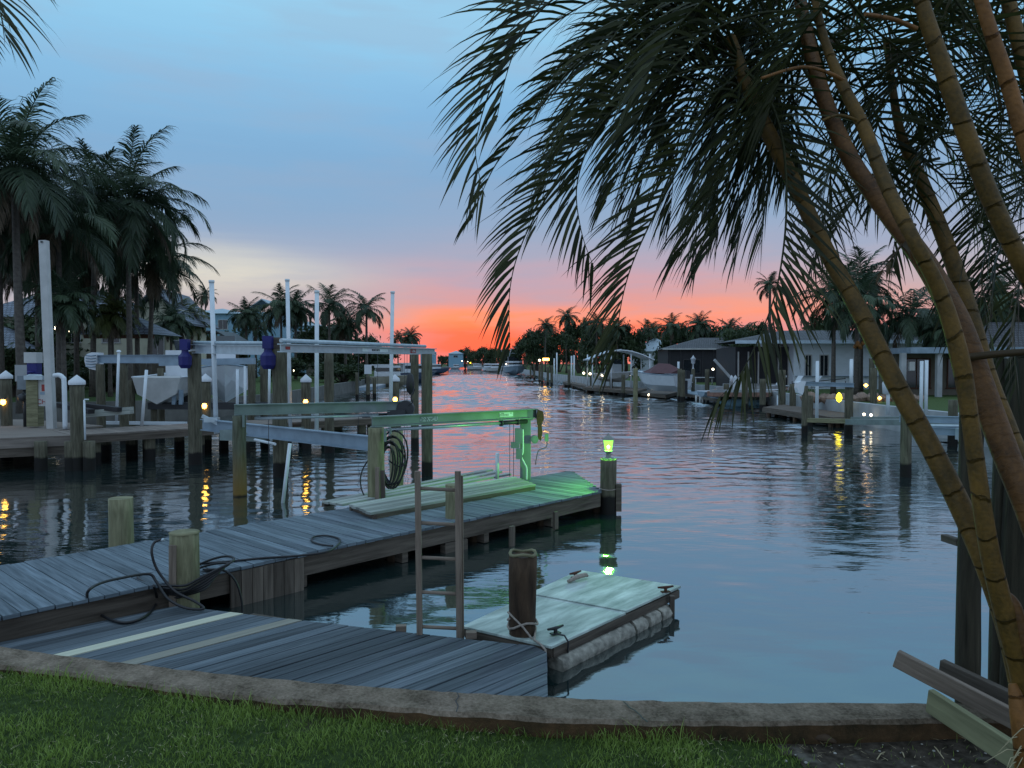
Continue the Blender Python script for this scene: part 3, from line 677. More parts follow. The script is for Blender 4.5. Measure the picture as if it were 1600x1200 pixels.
m = MB(); c = Lfar1+V((.0,-.02,-.12)); cpos = G(850,1092,ZLOW); m.bar(V((Lfar1.x-.02,Lfar1.y-.05,ZLOW-.13)), V((cpos.x-.02, capline(cpos.x,cF)+.02, ZLOW-.13)), .04, .17); m.build('side_beam', M['fascia'], low)
for px, py in ((400,965),(640,990),(830,1020)):
    p = G(px, py, ZLOW); m = MB(); m.cyl((p.x,p.y-.15,-1.4), (p.x,p.y-.15,ZLOW-.05), .08, seg=10); m.build('support_piling', M['pilerot'], low)

# ------------------------------------------------------------------ pilings
def piling_mesh(m, x, y, r, top, seg=20, taper=.95, rough=.012, lean=(0,0), bot=-1.4, split=0, seed=0):
    pts = []; rad = []; n = 14
    for i in range(n+1):
        t = i/n; z = bot + (top-bot)*t; pts.append((x+lean[0]*(t-.7), y+lean[1]*(t-.7), z)); rad.append(r*(1+(1-taper)*(1-t)))
    k0 = len(m.v); m.tube(pts, rad, seg)
    for i in range(k0, len(m.v)):
        v = V(m.v[i]); q = noise.noise(V((v.x*9+seed, v.y*9, v.z*1.2)))*rough; c = V((x, y, v.z)); d = (v-c)
        if d.length > 1e-4: v = v + d.normalized()*q
        m.v[i] = tuple(v)
def piling(px, Y, r, top, label, mat='pile', cat='piling', group=None, name='mooring_piling', **k):
    x = X(px, Y); t = thing(name, label, cat, (x, Y, 0), group=group); m = MB(); piling_mesh(m, x, Y, r, top, seed=rnd.random()*50, **k)
    m.build('shaft', M[mat], t); return t
p = piling(285, 8.2, .150, .94, 'thick pale piling beside the lower deck with hose coiled round it', 'pilepale')
m = MB(); m.bar((X(266,8.05),8.05,.12), (X(267,8.05),8.05,Z(852,8.05)), .075, .035, up=(0,1,0)); m.bar((X(272,8.12),8.12,.12), (X(273,8.12),8.12,Z(846,8.1)), .03, .05, up=(0,1,0)); m.build('side_slat', M['ladder'], p)
m = MB(); m.lathe((X(285,8.2),8.2,.94), [(.153,-.012),(.156,.004),(.12,.012),(.001,.018)], 20); m.build('worn_top', M['pilepale'], p)
piling(186, 9.9, .148, Z(778,9.9), 'short stubby piling behind the main dock at left', 'pilepale')
p = piling(708, 11.4, .125, Z(757,11.4), 'square-shouldered piling on the dock edge behind the ladder', 'pilepale')
m = MB(); c = V((X(709,11.2),11.22,-.02)); m.box(c, (.42,.12,.34), .75); m.build('brace_block', M['fascia'], p)
p = piling(817, 7.08, .123, Z(867,7.08), 'dark rotting piling with a split top beside the float', 'pilerot', rough=.02)
m = MB(); m.tube([(X(817,7.08)+cos(a)*.118, 7.08+sin(a)*.118, Z(866,7.08)+.01+.012*sin(3*a)) for a in [2*pi*i/16 for i in range(17)]], .016, 6); m.build('splintered_rim', M['pilepale'], p)
# rope round it
t = thing('mooring_rope', 'grey rope wound round the rotting piling and hanging over the deck corner', 'rope', (X(817,7.08), 6.9, .2))
c = V((X(817,7.08), 7.08, 0)); ring = []
for i in range(22):
    a = pi*1.15 - 2*pi*i/21*1.5; ring.append(c + V((cos(a)*.14, sin(a)*.14, .40 - .10*i/21 - .03*sin(i))))
ring += [D(835,1000,6.85), D(845,1007,6.8), D(852,1015,6.72), D(853,1040,6.7), D(851,1070,6.68)]
m = MB(); m.tube(ring, .011, 7); m.build('coil', M['rope'], t)
m = MB(); m.tube([c+V((-.14,-.05,.46)), c+V((0,-.15,.35)), c+V((.10,-.15,.22)), D(842,1004,6.84)], .010, 6); m.build('loose_end', M['rope'], t)

# ------------------------------------------------------------------ ladder
lad = thing('dock_ladder', 'old brown wooden ladder standing in the water at the lower deck edge', 'ladder', (X(686,7.12),7.12,0))
YL = 7.12; zt = Z(736,YL)
for px0, px1 in ((652,656),(715,718)):
    m = MB(); m.bar((X(px1,YL),YL,-.7), (X(px0,YL),YL,zt), .055, .04, up=(0,1,0)); m.build('rail', M['ladder'], lad, bevel=.004)
m = MB(); m.bar((X(722,YL),YL+.06,-.7), (X(720,YL),YL+.06,zt-.05), .03, .04, up=(0,1,0)); m.build('rail_backing', M['ladder'], lad, bevel=.004)
for y in (763,817,871,925,979):
    m = MB(); a = D(657,y,YL); b = D(716,y+3,YL); m.cyl(a, b, .017, seg=12); m.build('rung', M['ladder'], lad)
for px, lb in ((626,'light wood block on the deck edge left of the ladder'), (736,'light wood block on the deck edge right of the ladder')):
    p = G(px, 985 if px < 700 else 995, ZLOW); m = MB(); m.box((p.x,p.y+.03,ZLOW+.01), (.1,.07,.06), .1); tag(m.build('wood_block', M['ladder'], bevel=.004), lb, 'block')

# ------------------------------------------------------------------ float
fl = thing('swim_float', 'pale painted plywood float riding on dirty foam billets', 'float', (1,7.5,0))
ZF = .24
f4 = [G(722,978,ZF), G(862,1010,ZF), G(1064,917,ZF), G(905,892,ZF)]
mid0 = lerp(f4[1], f4[2], .52); mid1 = lerp(f4[0], f4[3], .52)
def panel(a, b, c, d, z): 
    mm_ = MB(); n0 = len(mm_.v); mm_.prism([(p.x,p.y) for p in (a,b,c,d)], z-.025, z, tone=.5)
    dirn = (c-b).normalized()
    mm_.uv = [[(V((mm_.v[i][0],mm_.v[i][1],0)).dot(dirn), V((mm_.v[i][0],mm_.v[i][1],0)).cross(dirn).z) for i in f] for f in mm_.f]
    return mm_
panel(f4[0], f4[1], mid0-(mid0-f4[1]).normalized()*.01, mid1-(mid1-f4[0]).normalized()*.01, ZF).build('near_panel', M['floatdeck'], fl, bevel=.004)
panel(mid1, mid0, f4[2], f4[3], ZF+.012).build('far_panel', M['floatdeck'], fl, bevel=.004)
ins = [lerp(p, (f4[0]+f4[1]+f4[2]+f4[3])/4, .03) for p in f4]
for k in range(4):
    m = MB(); a, b = ins[k], ins[(k+1)%4]; m.bar((a.x,a.y,ZF-.07), (b.x,b.y,ZF-.07), .04, .085); m.build('rim', M['fascia'], fl)
def billet(a, b, wd, z0, z1):
    m_ = MB(); n = 12; L = (b-a).length
    pts = [lerp(a, b, i/n) for i in range(n+1)]; m_.tube([(p.x,p.y,(z0+z1)/2) for p in pts], wd, 10, smooth=True)
    for i, v in enumerate(m_.v):
        q = noise.noise(V(v)*7)*.022; m_.v[i] = (v[0]+q, v[1]+q*.5, max(z0-.02, min(z1-wd*.25, (v[2]-(z0+z1)/2)*1.0+(z0+z1)/2+q)))
    return m_
cen = (f4[0]+f4[1]+f4[2]+f4[3])/4
for t0, t1 in ((.02,.55),(.57,.66),(.68,.78),(.80,.90)):
    a = lerp(f4[1], f4[2], t0); b = lerp(f4[1], f4[2], t1); a = lerp(a, cen, .04); b = lerp(b, cen, .04)
    billet(a, b, .095, -.07, ZF-.10).build('foam_billet', M['foam'], fl)
billet(lerp(f4[0], cen, .12), lerp(f4[3], cen, .12), .15, -.1, ZF-.08).build('foam_billet', M['foam'], fl)
billet(lerp(lerp(f4[0],f4[1],.5), cen, .1), lerp(lerp(f4[2],f4[3],.5), cen, .1), .16, -.1, ZF-.08).build('foam_billet', M['foam'], fl)
m = MB(); p = G(1050,935,ZF-.05); m.bar((p.x,p.y,-.2), (p.x,p.y,ZF-.02), .05, .05); m.build('corner_post', M['fascia'], fl)
def cleat(px, py, rz, mats, nm, parent):
    p = G(px, py, ZF+.014); m_ = MB(); d = V((cos(rz), sin(rz), 0))
    m_.cyl(p, p+V((0,0,.05)), .018, seg=8); m_.tube([p-d*.09+V((0,0,.055)), p+V((0,0,.05)), p+d*.09+V((0,0,.06))], [.010,.018,.010], 8); m_.box((p.x,p.y,p.z+.004), (.1,.05,.012), rz); m_.build(nm, mats, parent)
cleat(868,990,.6, M['black'], 'cleat', fl); cleat(899,902,.7, M['rust'], 'cleat', fl); cleat(1040,925,.2, M['rust'], 'cleat', fl)
m = MB(); m.tube([G(868,990,ZF+.06), G(882,993,ZF+.05), G(888,1003,ZF+.0), D(887,1025,6.95)], .009, 6); tag(m.build('tie_rope', M['dark']), 'short dark line hanging from the near cleat of the float', 'rope')
m = MB(); p = G(903,905,ZF+.03); m.tube([p+V((-.12,-.1,0)), p+V((-.02,-.02,.03)), p+V((.1,.08,.03)), p+V((.12,.1,.01))], [.02,.03,.025,.015], 8); tag(m.build('old_rope', M['rope']), 'small frayed rope bundle at the back corner of the float', 'rope')

# ------------------------------------------------------------------ hoses
def smooth(P, n=8):
    P = [V(p) for p in P]; Q = []
    for i in range(len(P)-1):
        p0 = P[max(i-1,0)]; p1 = P[i]; p2 = P[i+1]; p3 = P[min(i+2,len(P)-1)]
        for k in range(n):
            t = k/n; Q.append(.5*((2*p1)+(-p0+p2)*t+(2*p0-5*p1+4*p2-p3)*t*t+(-p0+3*p1-3*p2+p3)*t**3))
    return Q + [P[-1]]
hose = thing('garden_hose', 'black hose looped over the lower deck and coiled round the pale piling', 'hose', (X(285,8.2),7.9,ZLOW))
base = G(285,930,ZLOW)
P = [D(252,843,8.0), D(241,848,7.95), D(237,862,7.9), D(243,885,7.9), D(256,905,7.9), D(275,925,7.85), D(305,940,7.8)]
P2 = [D(305,940,7.8), D(318,951,7.75), D(290,950,7.7), D(262,935,7.75), D(245,910,7.8), D(232,897,7.78), D(190,903,7.5), D(155,912,7.25), D(137,925,7.05), G(140,940,ZLOW+.03), G(160,962,ZLOW+.02), G(195,973,ZLOW+.02), G(228,962,ZLOW+.02), G(245,940,ZLOW+.02), D(240,915,7.75)]
m = MB(); m.tube(smooth(P+P2[1:]), .014, 8); m.build('long_loop', M['black'], hose)
c0 = V((X(287,8.2), 8.2, 0))
for k in range(6):
    rr = .20+.05*k*.6; zc = ZLOW+.05+.035*k; pts = []
    for i in range(25):
        a = 2*pi*i/24; pts.append(c0 + V((cos(a)*rr*1.25 + .03*k*cos(a+1), sin(a)*rr*.8, zc + .10*(cos(a) > 0)*cos(a)*(1+k*.25) + .015*sin(3*a+k))))
    m = MB(); m.tube(smooth(pts, 3), .013, 7); m.build('coil_turn', M['black'], hose)
m = MB(); m.tube(smooth([c0+V((.2,-.05,.55)), c0+V((.42,0,.52)), c0+V((.55,.02,.35)), c0+V((.60,0,.05)), c0+V((.5,-.1,-.1))]), .012, 7); m.build('hanging_turn', M['black'], hose)
m = MB(); m.cyl(D(250,845,8.0), D(257,843,8.0), .017, seg=8); m.build('hose_nozzle', M['alu'], hose)
m = MB(); P = [G(306,881,ZUP+.015), G(360,877,ZUP+.015), G(410,872,ZUP+.015), G(470,868,ZUP+.015), G(510,862,ZUP+.02), G(527,852,ZUP+.02), G(530,842,ZUP+.02), G(510,837,ZUP+.02), G(490,839,ZUP+.02), G(488,846,ZUP+.02), G(503,851,ZUP+.02), G(520,853,ZUP+.03)]
m.tube(smooth(P), .013, 7); tag(m.build('dock_hose', M['black']), 'thin black hose lying along the dock edge and ending in a loop', 'hose')

# ------------------------------------------------------------------ green lamp post
YG = 14.04; xg = X(951,YG); tz = Z(717,YG)
gl = thing('green_lamp_post', 'dock-end piling carrying a small glowing green lantern', 'lamp post', (xg,YG,0))
m = MB(); piling_mesh(m, xg, YG, .148, tz); m.build('piling', M['pile'], gl)
la = MB(); la.lathe((xg,YG,tz), [(.11,0),(.11,.02),(.05,.03),(.04,.10),(.055,.12),(.075,.135),(.075,.15)], 12); lan = la.build('lantern_stem', M['lampmetal'], gl)
ge_ = MB(); ge_.lathe((xg,YG,tz+.15), [(.001,0),(.06,.005),(.072,.07),(.088,.19),(.05,.21),(.001,.22)], 12); shell = ge_.build('lantern_glass', M['greenshell'], gl)
m = MB(); m.lathe((xg,YG,tz+.20), [(.001,-.03),(.026,-.01),(.03,.02),(.001,.05)], 10); m.build('bulb', M['greenlamp'], shell)
ld = bpy.data.lights.new('green_bulb', 'POINT'); ld.energy = 210; ld.color = (.20,1,.09); ld.shadow_soft_size = .05
lo = bpy.data.objects.new('green_bulb', ld); S.collection.objects.link(lo); lo.location = (xg,YG,tz+.30)
m = MB(); m.lathe((xg,YG,tz+.36), [(.11,-.012),(.09,.02),(.05,.06),(.015,.075),(.012,.11),(.001,.115)], 12); m.build('lantern_cap', M['lampmetal'], gl)
m = MB(); m.box((xg+.18,YG-.05,.30), (.10,.12,.5), 0); m.build('side_bracket', M['fascia'], gl)
m = MB(); m.tube([(xg+cos(a)*.158, YG+sin(a)*.158, .47+.02*sin(a)) for a in [2*pi*i/16 for i in range(17)]], .008, 6); m.build('rope_turn', M['rope'], gl)

# ------------------------------------------------------------------ our boat lift (two beams)
def ibeam(m, a, b, h, w, fl=.02, tone=.5):
    a = V(a); b = V(b); up = V((0,0,1))
    m.bar(a, b, .02, h, tone=tone)
    m.bar(a+up*(h/2+fl/2), b+up*(h/2+fl/2), w, fl, tone=tone); m.bar(a-up*(h/2+fl/2), b-up*(h/2+fl/2), w, fl, tone=tone)
def text_strip(m, a, b, rows, cols, h, side, seed, fill=.55):
    """broken rows of short dashes: worn, unreadable print on a sticker"""
    r = random.Random(seed); a = V(a); b = V(b); L = (b-a).length; d = (b-a)/L; zz = V((0,0,1))
    for j in range(rows):
        for i in range(cols):
            if r.random() < fill:
                p = a + d*(L*(i+.5)/cols) + zz*(h*(j+.5)/rows - h/2) + side; w_ = L/cols*.7
                m.bar(p-d*w_/2, p+d*w_/2, .002, h/rows*.55)
lift = thing('near_boat_lift_beam', 'green lit boat lift beam with worn stickers on two dock posts', 'boat lift', (-.8,14,ZUP))
E0 = D(581,659,13.0); E1 = D(838,648,15.25); E0.z = E1.z = 1.76
m = MB(); ibeam(m, E0, E1, .15, .13); m.build('beam', M['boathouse'], lift, bevel=.003)
m = MB(); pd = V((0,0,-.15)); dn = (E1-E0).normalized(); m.cyl(E0+pd+dn*.2, E1+pd-dn*.75, .03, seg=10); m.build('drive_pipe', M['alu'], lift)
m = MB(); a = E1+pd-dn*.9; m.cyl(a, a+dn*.65, .042, seg=10); m.cyl(a, a+dn*.04, .065, seg=10); m.cyl(a+dn*.4, a+dn*.44, .06, seg=10); m.build('cable_drum', M['dark'], lift)
fr_ = V((dn.y, -dn.x, 0))                                   # towards the camera side
sd = fr_*.014
def sticker(f0, f1, hz, hh, matn, seed, rows=3, cols=9):
    a = lerp(E0, E1, f0); b = lerp(E0, E1, f1); m_ = MB(); c = (a+b)/2 + sd + V((0,0,hz)); m_.bar(c-dn*(b-a).length/2, c+dn*(b-a).length/2, .004, hh)
    o = m_.build('sticker', M[matn], lift); m2 = MB(); text_strip(m2, a+V((0,0,hz)), b+V((0,0,hz)), rows, cols, hh*.8, sd+fr_*.004, seed); m2.build('sticker_print', M['dark'] if matn != 'tealgrey' else M['pvc'], o)
sticker(.745,.835,.01,.085,'pvc',4); sticker(.945,.972,.03,.07,'pvc',5,2,2); sticker(.26,.36,0,.10,'tealgrey',6,4,16)
x5 = X(587,13.0); p = MB(); piling_mesh(p, x5, 13.0, .137, E0.z-.10, bot=ZUP-.02); p.build('wood_post', M['pilepale'], lift)
m = MB(); m.bar((X(601,12.85),12.88,E0.z-.1), (X(601,12.85),12.88,E0.z-.32), .03, .09, up=(0,1,0)); m.bar((X(609,12.9),12.95,E0.z-.1), (X(609,12.9),12.95,E0.z-.2), .03, .05, up=(0,1,0)); m.build('bracket_plate', M['boathouse'], lift)
m = MB(); m.bar((X(589,12.83),12.83,ZUP), (X(589,12.83),12.83,Z(730,12.83)), .07, .045, up=(0,1,0)); m.build('stake', M['ladder'], lift)
m = MB(); m.bar((X(598,12.80),12.80,ZUP+.02), (X(597,12.80),12.80,Z(735,12.80)), .07, .05, up=(0,1,0)); m.build('stake', M['fascia'], lift)
xr = X(821,15.2); m = MB(); m.bar((xr,15.2,ZUP), (xr,15.2,E1.z-.1), .21, .21, up=(0,1,0)); m.build('steel_post', M['boathouse'], lift, bevel=.006)
m = MB(); m.bar((X(824,15.1),15.14,E1.z-.13), (X(824,15.1),15.14,E1.z+.1), .22, .10, up=(0,1,0)); m.build('end_plate', M['boathouse'], lift)
m = MB(); P = [(E1.x+.02, E1.z+.08), (E1.x+.13,E1.z+.04), (E1.x+.15,E1.z-.10), (E1.x+.10,E1.z-.22), (E1.x+.12,E1.z-.36), (E1.x+.09,E1.z-.54), (E1.x+.03,E1.z-.50), (E1.x+.03,E1.z-.30), (E1.x-.0,E1.z-.1)]
n0 = len(P); pts0 = [(x, 15.12, z) for x, z in P]; pts1 = [(x, 15.32, z) for x, z in P]
m.poly(pts0[::-1]); m.poly(pts1)
for i in range(n0): j = (i+1)%n0; m.poly([pts0[i], pts0[j], pts1[j], pts1[i]])
m.build('rusty_gear_cover', M['rust'], lift)
for z_, r_, dx in ((E1.z-.50,.055,-.01),):
    m = MB(); c = V((E1.x+dx-.03, 14.98, z_)); m.cyl(c, c+V((0,.24,0)), .075, seg=14); m.cyl(c+V((0,-.01,0)), c, .05, seg=14); m.build('motor', M['boathouse'], lift)
m = MB(); m.box((E1.x+.20,15.15,E1.z-.47), (.07,.1,.15)); m.build('junction_box', M['boathouse'], lift)
m = MB(); m.tube(smooth([(E1.x+.21,15.15,E1.z-.54),(E1.x+.19,15.15,E1.z-.66),(E1.x+.05,15.12,E1.z-.72),(E1.x-.0,15.08,E1.z-.86),(E1.x-.02,15.08,E1.z-1.0)]), .008, 6); m.build('cable_lead', M['dark'], lift)
m = MB(); m.box((X(810,15.0),15.0,Z(681,15)), (.14,.10,.30)); m.box((X(805,15.0),14.98,Z(695,15)), (.17,.09,.12)); m.box((X(811,15.0),15.0,Z(709,15)), (.12,.10,.20)); m.build('switch_box', M['tealgrey'], lift, bevel=.004)
m = MB(); m.tube(smooth([(X(817,15.02),15.02,Z(671,15)),(X(817,15.02),15.02,Z(706,15)),(X(814,15.02),15.0,Z(712,15)),(X(819,15.02),15.0,Z(723,15)),(X(823,15.02),15.02,Z(732,15)),(X(823,15.02),15.02,ZUP+.02)]), .018, 8); m.build('white_conduit', M['pvc'], lift)
m = MB()
for px in (796.5, 802.5): m.cyl((X(px,15.0),15.0,ZUP-.3), (X(px,15.0),15.0,E1.z-.17), .006, seg=5)
m.build('lift_cable', M['dark'], lift)
m = MB(); m.cyl(G(777,748,ZUP)+V((0,.0,-.1)), (X(777,15.2),15.2,Z(708,15.2)), .038, seg=10); tag(m.build('pvc_stub', M['pvc']), 'short white pipe standing up from the dock by the lift cables', 'pipe')
# hose bundle hanging on the wood post
hb = thing('hose_bundle', 'black hose bundle hanging in long loops from the lift post', 'hose', (X(608,13.1),13.1,ZUP))
for k in range(7):
    cx = 606+k*1.6; rx = 8+2.2*k; ry = 30+2*k; cy = 727 - k*2 + (6 if k % 2 else 0); pts = []
    for i in range(21):
        a = 2*pi*i/20; pts.append(D(cx+rx*sin(a)*(1+.2*cos(a)), cy-ry*cos(a), 13.05+.03*k+.04*sin(a)))
    m = MB(); m.tube(pts, .016, 6); m.build('loop', M['black'], hb)
m = MB(); m.tube(smooth([D(578,715,13.25), D(567,733,13.25), D(563,752,13.2), D(568,772,13.1), D(580,782,13.0)]), .013, 6); m.build('side_loop', M['black'], hb)
m = MB(); m.tube(smooth([D(604,690,13.1), D(622,700,13.2), D(632,715,13.25), D(630,727,13.2), D(620,728,13.2), D(608,720,13.1)]), .014, 6); m.build('upper_loop', M['black'], hb)
x6 = X(619,15.5); piling(619, 15.5, .13, Z(672,15.5), 'grey-green piling behind the black hose bundle', 'pilepale', rough=.015)
# second (far) beam
l2 = thing('far_boat_lift_beam', 'dark grey-green boat lift beam with a motor at its right end', 'boat lift', (X(500,16.5),16.5,0))
f0 = D(366,640,15.9); f1 = D(632,638,17.3); f0.z = f1.z = 1.79
m = MB(); ibeam(m, f0, f1, .19, .14); m.build('beam', M['boathouse'], l2)
m = MB(); dd = (f1-f0).normalized(); m.cyl(f0+V((0,0,-.19))+dd*.4, f1+V((0,0,-.19))-dd*.6, .03, seg=8); m.build('drive_pipe', M['alu'], l2)
m = MB(); c = f1+V((.02,-.1,-.06)); m.cyl(c, c+V((0,.3,0)), .19, seg=16); m.box((c.x-.18,c.y,c.z-.12), (.4,.2,.2)); m.build('motor_cover', M['dark'], l2)
m = MB(); c = f1+V((-.45,-.03,-.2)); m.cyl(c-dd*.5, c+dd*.2, .05, seg=10); m.build('cable_drum', M['dark'], l2)
m = MB(); piling_mesh(m, X(373,15.9), 15.9, .135, f0.z-.12); m.build('stained_post', M['pileorange'], l2)
m = MB(); piling_mesh(m, X(618,17.3), 17.3, .12, f0.z-.12); m.build('far_post', M['pile'], l2)
m = MB(); m.tube(smooth([f1+V((.1,-.1,.02)), f1+V((.2,-.1,.1)), f1+V((.16,-.1,.2)), f1+V((.22,-.1,.32)), f1+V((.25,-.1,.40))]), .014, 6); m.build('power_lead', M['black'], l2)
m = MB(); m.bar((X(380,15.8),15.8,f0.z-.1), (X(380,15.8),15.8,f0.z-.35), .03, .08, up=(0,1,0)); m.build('bracket_plate', M['boathouse'], l2)
m = MB(); m.cyl((X(419,16.4),16.4,-.3), (X(419,16.4),16.4,f0.z-.12), .007, seg=5); m.build('lift_cable', M['dark'], l2)
# the cradle hanging between them
cr_ = thing('lift_cradle', 'long blue-grey aluminium cradle beam hanging low over the water', 'lift cradle', (X(450,18),18,1))
a = D(317,674,20.5); b = D(583,675,15.6); a.z = b.z = 1.12; m = MB(); ibeam(m, a, b, .26, .16); m.build('main_beam', M['bluegrey'], cr_)
a = D(342,683,19.6); b = D(468,680,17.6); m = MB()
P = [D(343,672,19.6), D(470,668,17.8), D(465,676,17.8), D(400,690,18.7), D(343,688,19.6)]
Q = [p+V((.05,.14,0)) for p in P]; m.poly(P[::-1]); m.poly(Q)
for i in range(5): m.poly([P[i], P[(i+1)%5], Q[(i+1)%5], Q[i]])
m.build('tapered_bunk', M['boathouse'], cr_)
m = MB(); m.cyl(D(398,687,17.0), D(430,694,16.4), .03, seg=8); tag(m.build('cradle_pipe', M['pvc']), 'short white pipe slanting under the hanging cradle', 'pipe')
m = MB(); m.cyl(D(442,786,15.1), D(453,693,15.1), .036, seg=10); tag(m.build('slanting_pipe', M['pvc']), 'white pipe slanting up out of the water beside the dark piling', 'pipe')
# ------------------------------------------------------------------ vegetation builders
def frond_pts(h, elev0, L, droop, n=9):
    """a palm rachis leaving the crown in heading h (unit xy), starting at elevation elev0 and bending down"""
    P = [V((0,0,0))]; el = elev0
    for i in range(n):
        el -= droop/n*(.5+1.0*i/n)
        P.append(P[-1] + (h*cos(el) + V((0,0,sin(el))))*(L/n))
    return P
def frond(m, P, leaf, pairs, h=None, k=.55, droop=.5, wd=.02, seg=2, tone=None, rr=.02, rng=rnd, mi_leaf=0, mi_r=1, start=.12, ang0=65, ang1=22, rach=True, side=0, curlz=-1.0, prof=None, rseg=5):
    P = smooth(P, 3) if len(P) < 8 else [V(p) for p in P]
    cum = [0]
    for a, b in zip(P[:-1], P[1:]): cum.append(cum[-1] + (b-a).length)
    L = cum[-1]
    if h is None: h = V((P[-1].x-P[0].x, P[-1].y-P[0].y, 0)); h = h.normalized() if h.length > .05 else V((-1,0,0))
    B = h.cross(V((0,0,1))).normalized()
    if rach: m.tube(P, [rr*(1-.85*c/L) for c in cum], rseg, mi=mi_r, tone=.75, caps=False)
    i = 0
    for q in range(pairs):
        t = start + (1-start)*(q+.5)/pairs; s = t*L
        while i < len(cum)-2 and cum[i+1] < s: i += 1
        f_ = (s-cum[i])/max(1e-6, cum[i+1]-cum[i]); p = lerp(P[i], P[i+1], f_); T = (P[i+1]-P[i]).normalized()
        N = B.cross(T).normalized()
        if i == 0 and N.z < 0: B = -B; N = -N
        u_ = (t-start)/(1-start); pf = (.55+.6*sin(pi*min(1, u_*1.05)**.8)) if prof is None else prof(u_)
        ang = R(ang0+(ang1-ang0)*u_)
        for sgn in (-1, 1):
            if side and sgn != side: continue
            if rng.random() < .04: continue
            ln = leaf*pf*rng.uniform(.85, 1.1); a_ = ang*rng.uniform(.80, 1.18)
            O = (B*sgn + N*(k*rng.uniform(.6,1.4))).normalized()
            d = T*cos(a_) + O*sin(a_); w0 = wd*rng.uniform(.8, 1.15)
            wv = (T - d*T.dot(d)).normalized()
            # face partly towards the sky
            wv = (wv + d.cross(wv)*rng.uniform(-.5,.5)).normalized()
            c = V(p); n0 = len(m.v); tn = (rng.random() if tone is None else tone+rng.uniform(-.2,.2)); tn = min(1, max(0, tn))
            m.v += [tuple(c-wv*w0*.35), tuple(c+wv*w0*.35)]
            for j in range(1, seg+1):
                fj = j/seg; d = (d + V((0,0,curlz))*(droop*rng.uniform(.7,1.3)/seg)*(.5+fj)).normalized()
                c = c + d*(ln/seg); ww = w0*.5*(1.25-1.25*fj**1.7) if j < seg else 0
                if j < seg: m.v += [tuple(c-wv*ww), tuple(c+wv*ww)]
                else: m.v.append(tuple(c))
            for j in range(seg-1): b_ = n0+2*j; m._face((b_, b_+1, b_+3, b_+2), [(0,0)]*4, tn, False, mi_leaf)
            b_ = n0+2*(seg-1); m._face((b_, b_+1, b_+2), [(0,0)]*3, tn, False, mi_leaf)
def palm_crown(rng, nf=22, L=3.6, leaf=.85, up=1.25, pairs=26, dead=2, wd=.06, wind=None):
    m = MB(); m2 = MB()
    for k in range(nf):
        a = 2.399*k + rng.uniform(-.3,.3); h = V((cos(a), sin(a), 0))
        if wind is not None: h = (h + wind).normalized()
        el = up - (up+.35)*(k/nf)**.9 + rng.uniform(-.12,.12); dr = rng.uniform(1.2, 1.9) if k > 4 else rng.uniform(.6, 1.1)
        P = frond_pts(h, el, L*rng.uniform(.8,1.08), dr)
        frond(m, P, leaf, pairs, h, k=.25, droop=rng.uniform(.6,1.5), wd=wd, rng=rng, rr=.04, rseg=4, tone=.15+.7*rng.random(), seg=3)
    for k in range(dead):
        a = rng.uniform(0, 2*pi); h = V((cos(a), sin(a), 0)); P = frond_pts(h, -.5, L*.8, 1.0)
        frond(m2, P, leaf*.8, pairs-8, h, k=0, droop=1.2, wd=wd*.8, rng=rng, rr=.04, rseg=4)
    return m, m2
PALM = {}
def palm_proto(kind):
    if kind in PALM: return PALM[kind]
    rng = random.Random(hash(kind) % 1000 if not isinstance(kind, str) else sum(map(ord, kind)))
    big = kind.startswith('big')
    if kind.startswith('bushy'): c, d = palm_crown(rng, 34, 2.6, .8, 1.3, 30, 6, .09)
    elif big: c, d = palm_crown(rng, 25, 4.1, 1.15, 1.4, 58, 5, .058, wind=V((.35,0,0)))
    else: c, d = palm_crown(rng, 23, 3.2, .95, 1.35, 40, 3, .07, wind=V((.25 if kind[-1] in 'ac' else -.3,0,0)))
    PALM[kind] = (c, d); return PALM[kind]
MESH = {}
def palm(kind, px, Y, ytop, label, base=ZLAND, lean=0.0, scale=1.0, mat='palm', group=None, tr=.16, rz=None):
    """crown's growing point stands at picture row ytop; trunk below"""
    x = X(px, Y); zt = Z(ytop, Y); t = thing('coconut_palm' if not kind.startswith('bushy') else 'fan_palm', label, 'palm', (x, Y, base), group=group)
    hgt = zt-base; m = MB(); n = 9; lx = lean*hgt
    pts = [(-lx*(1-(i/n))**1.6, 0, hgt*i/n - .3*(i == 0)) for i in range(n+1)]
    m.tube(pts, [tr*(1.5 if i == 0 else 1.1-.45*i/n)*(1) for i in range(n+1)], 10); m.build('trunk', M['trunk'], t, local=True)
    if kind not in MESH:
        c, d = palm_proto(kind); o = c.build('crown', [M[mat], M[mat]], t, local=True); o2 = d.build('dead_fronds', [M['palmdead'], M['palmdead']], t, local=True) if d.v else None
        MESH[kind] = (o.data, o2.data if o2 else None)
    else:
        a, b = MESH[kind]; o = bpy.data.objects.new('crown', a); S.collection.objects.link(o); o.parent = t; o2 = None
        if b: o2 = bpy.data.objects.new('dead_fronds', b); S.collection.objects.link(o2); o2.parent = t
    for q in (o, o2):
        if q: q.location = (0,0,hgt); q.scale = (scale,)*3; q.rotation_euler = (0,0, rnd.uniform(-.5,.5) if rz is None else rz)
    return t
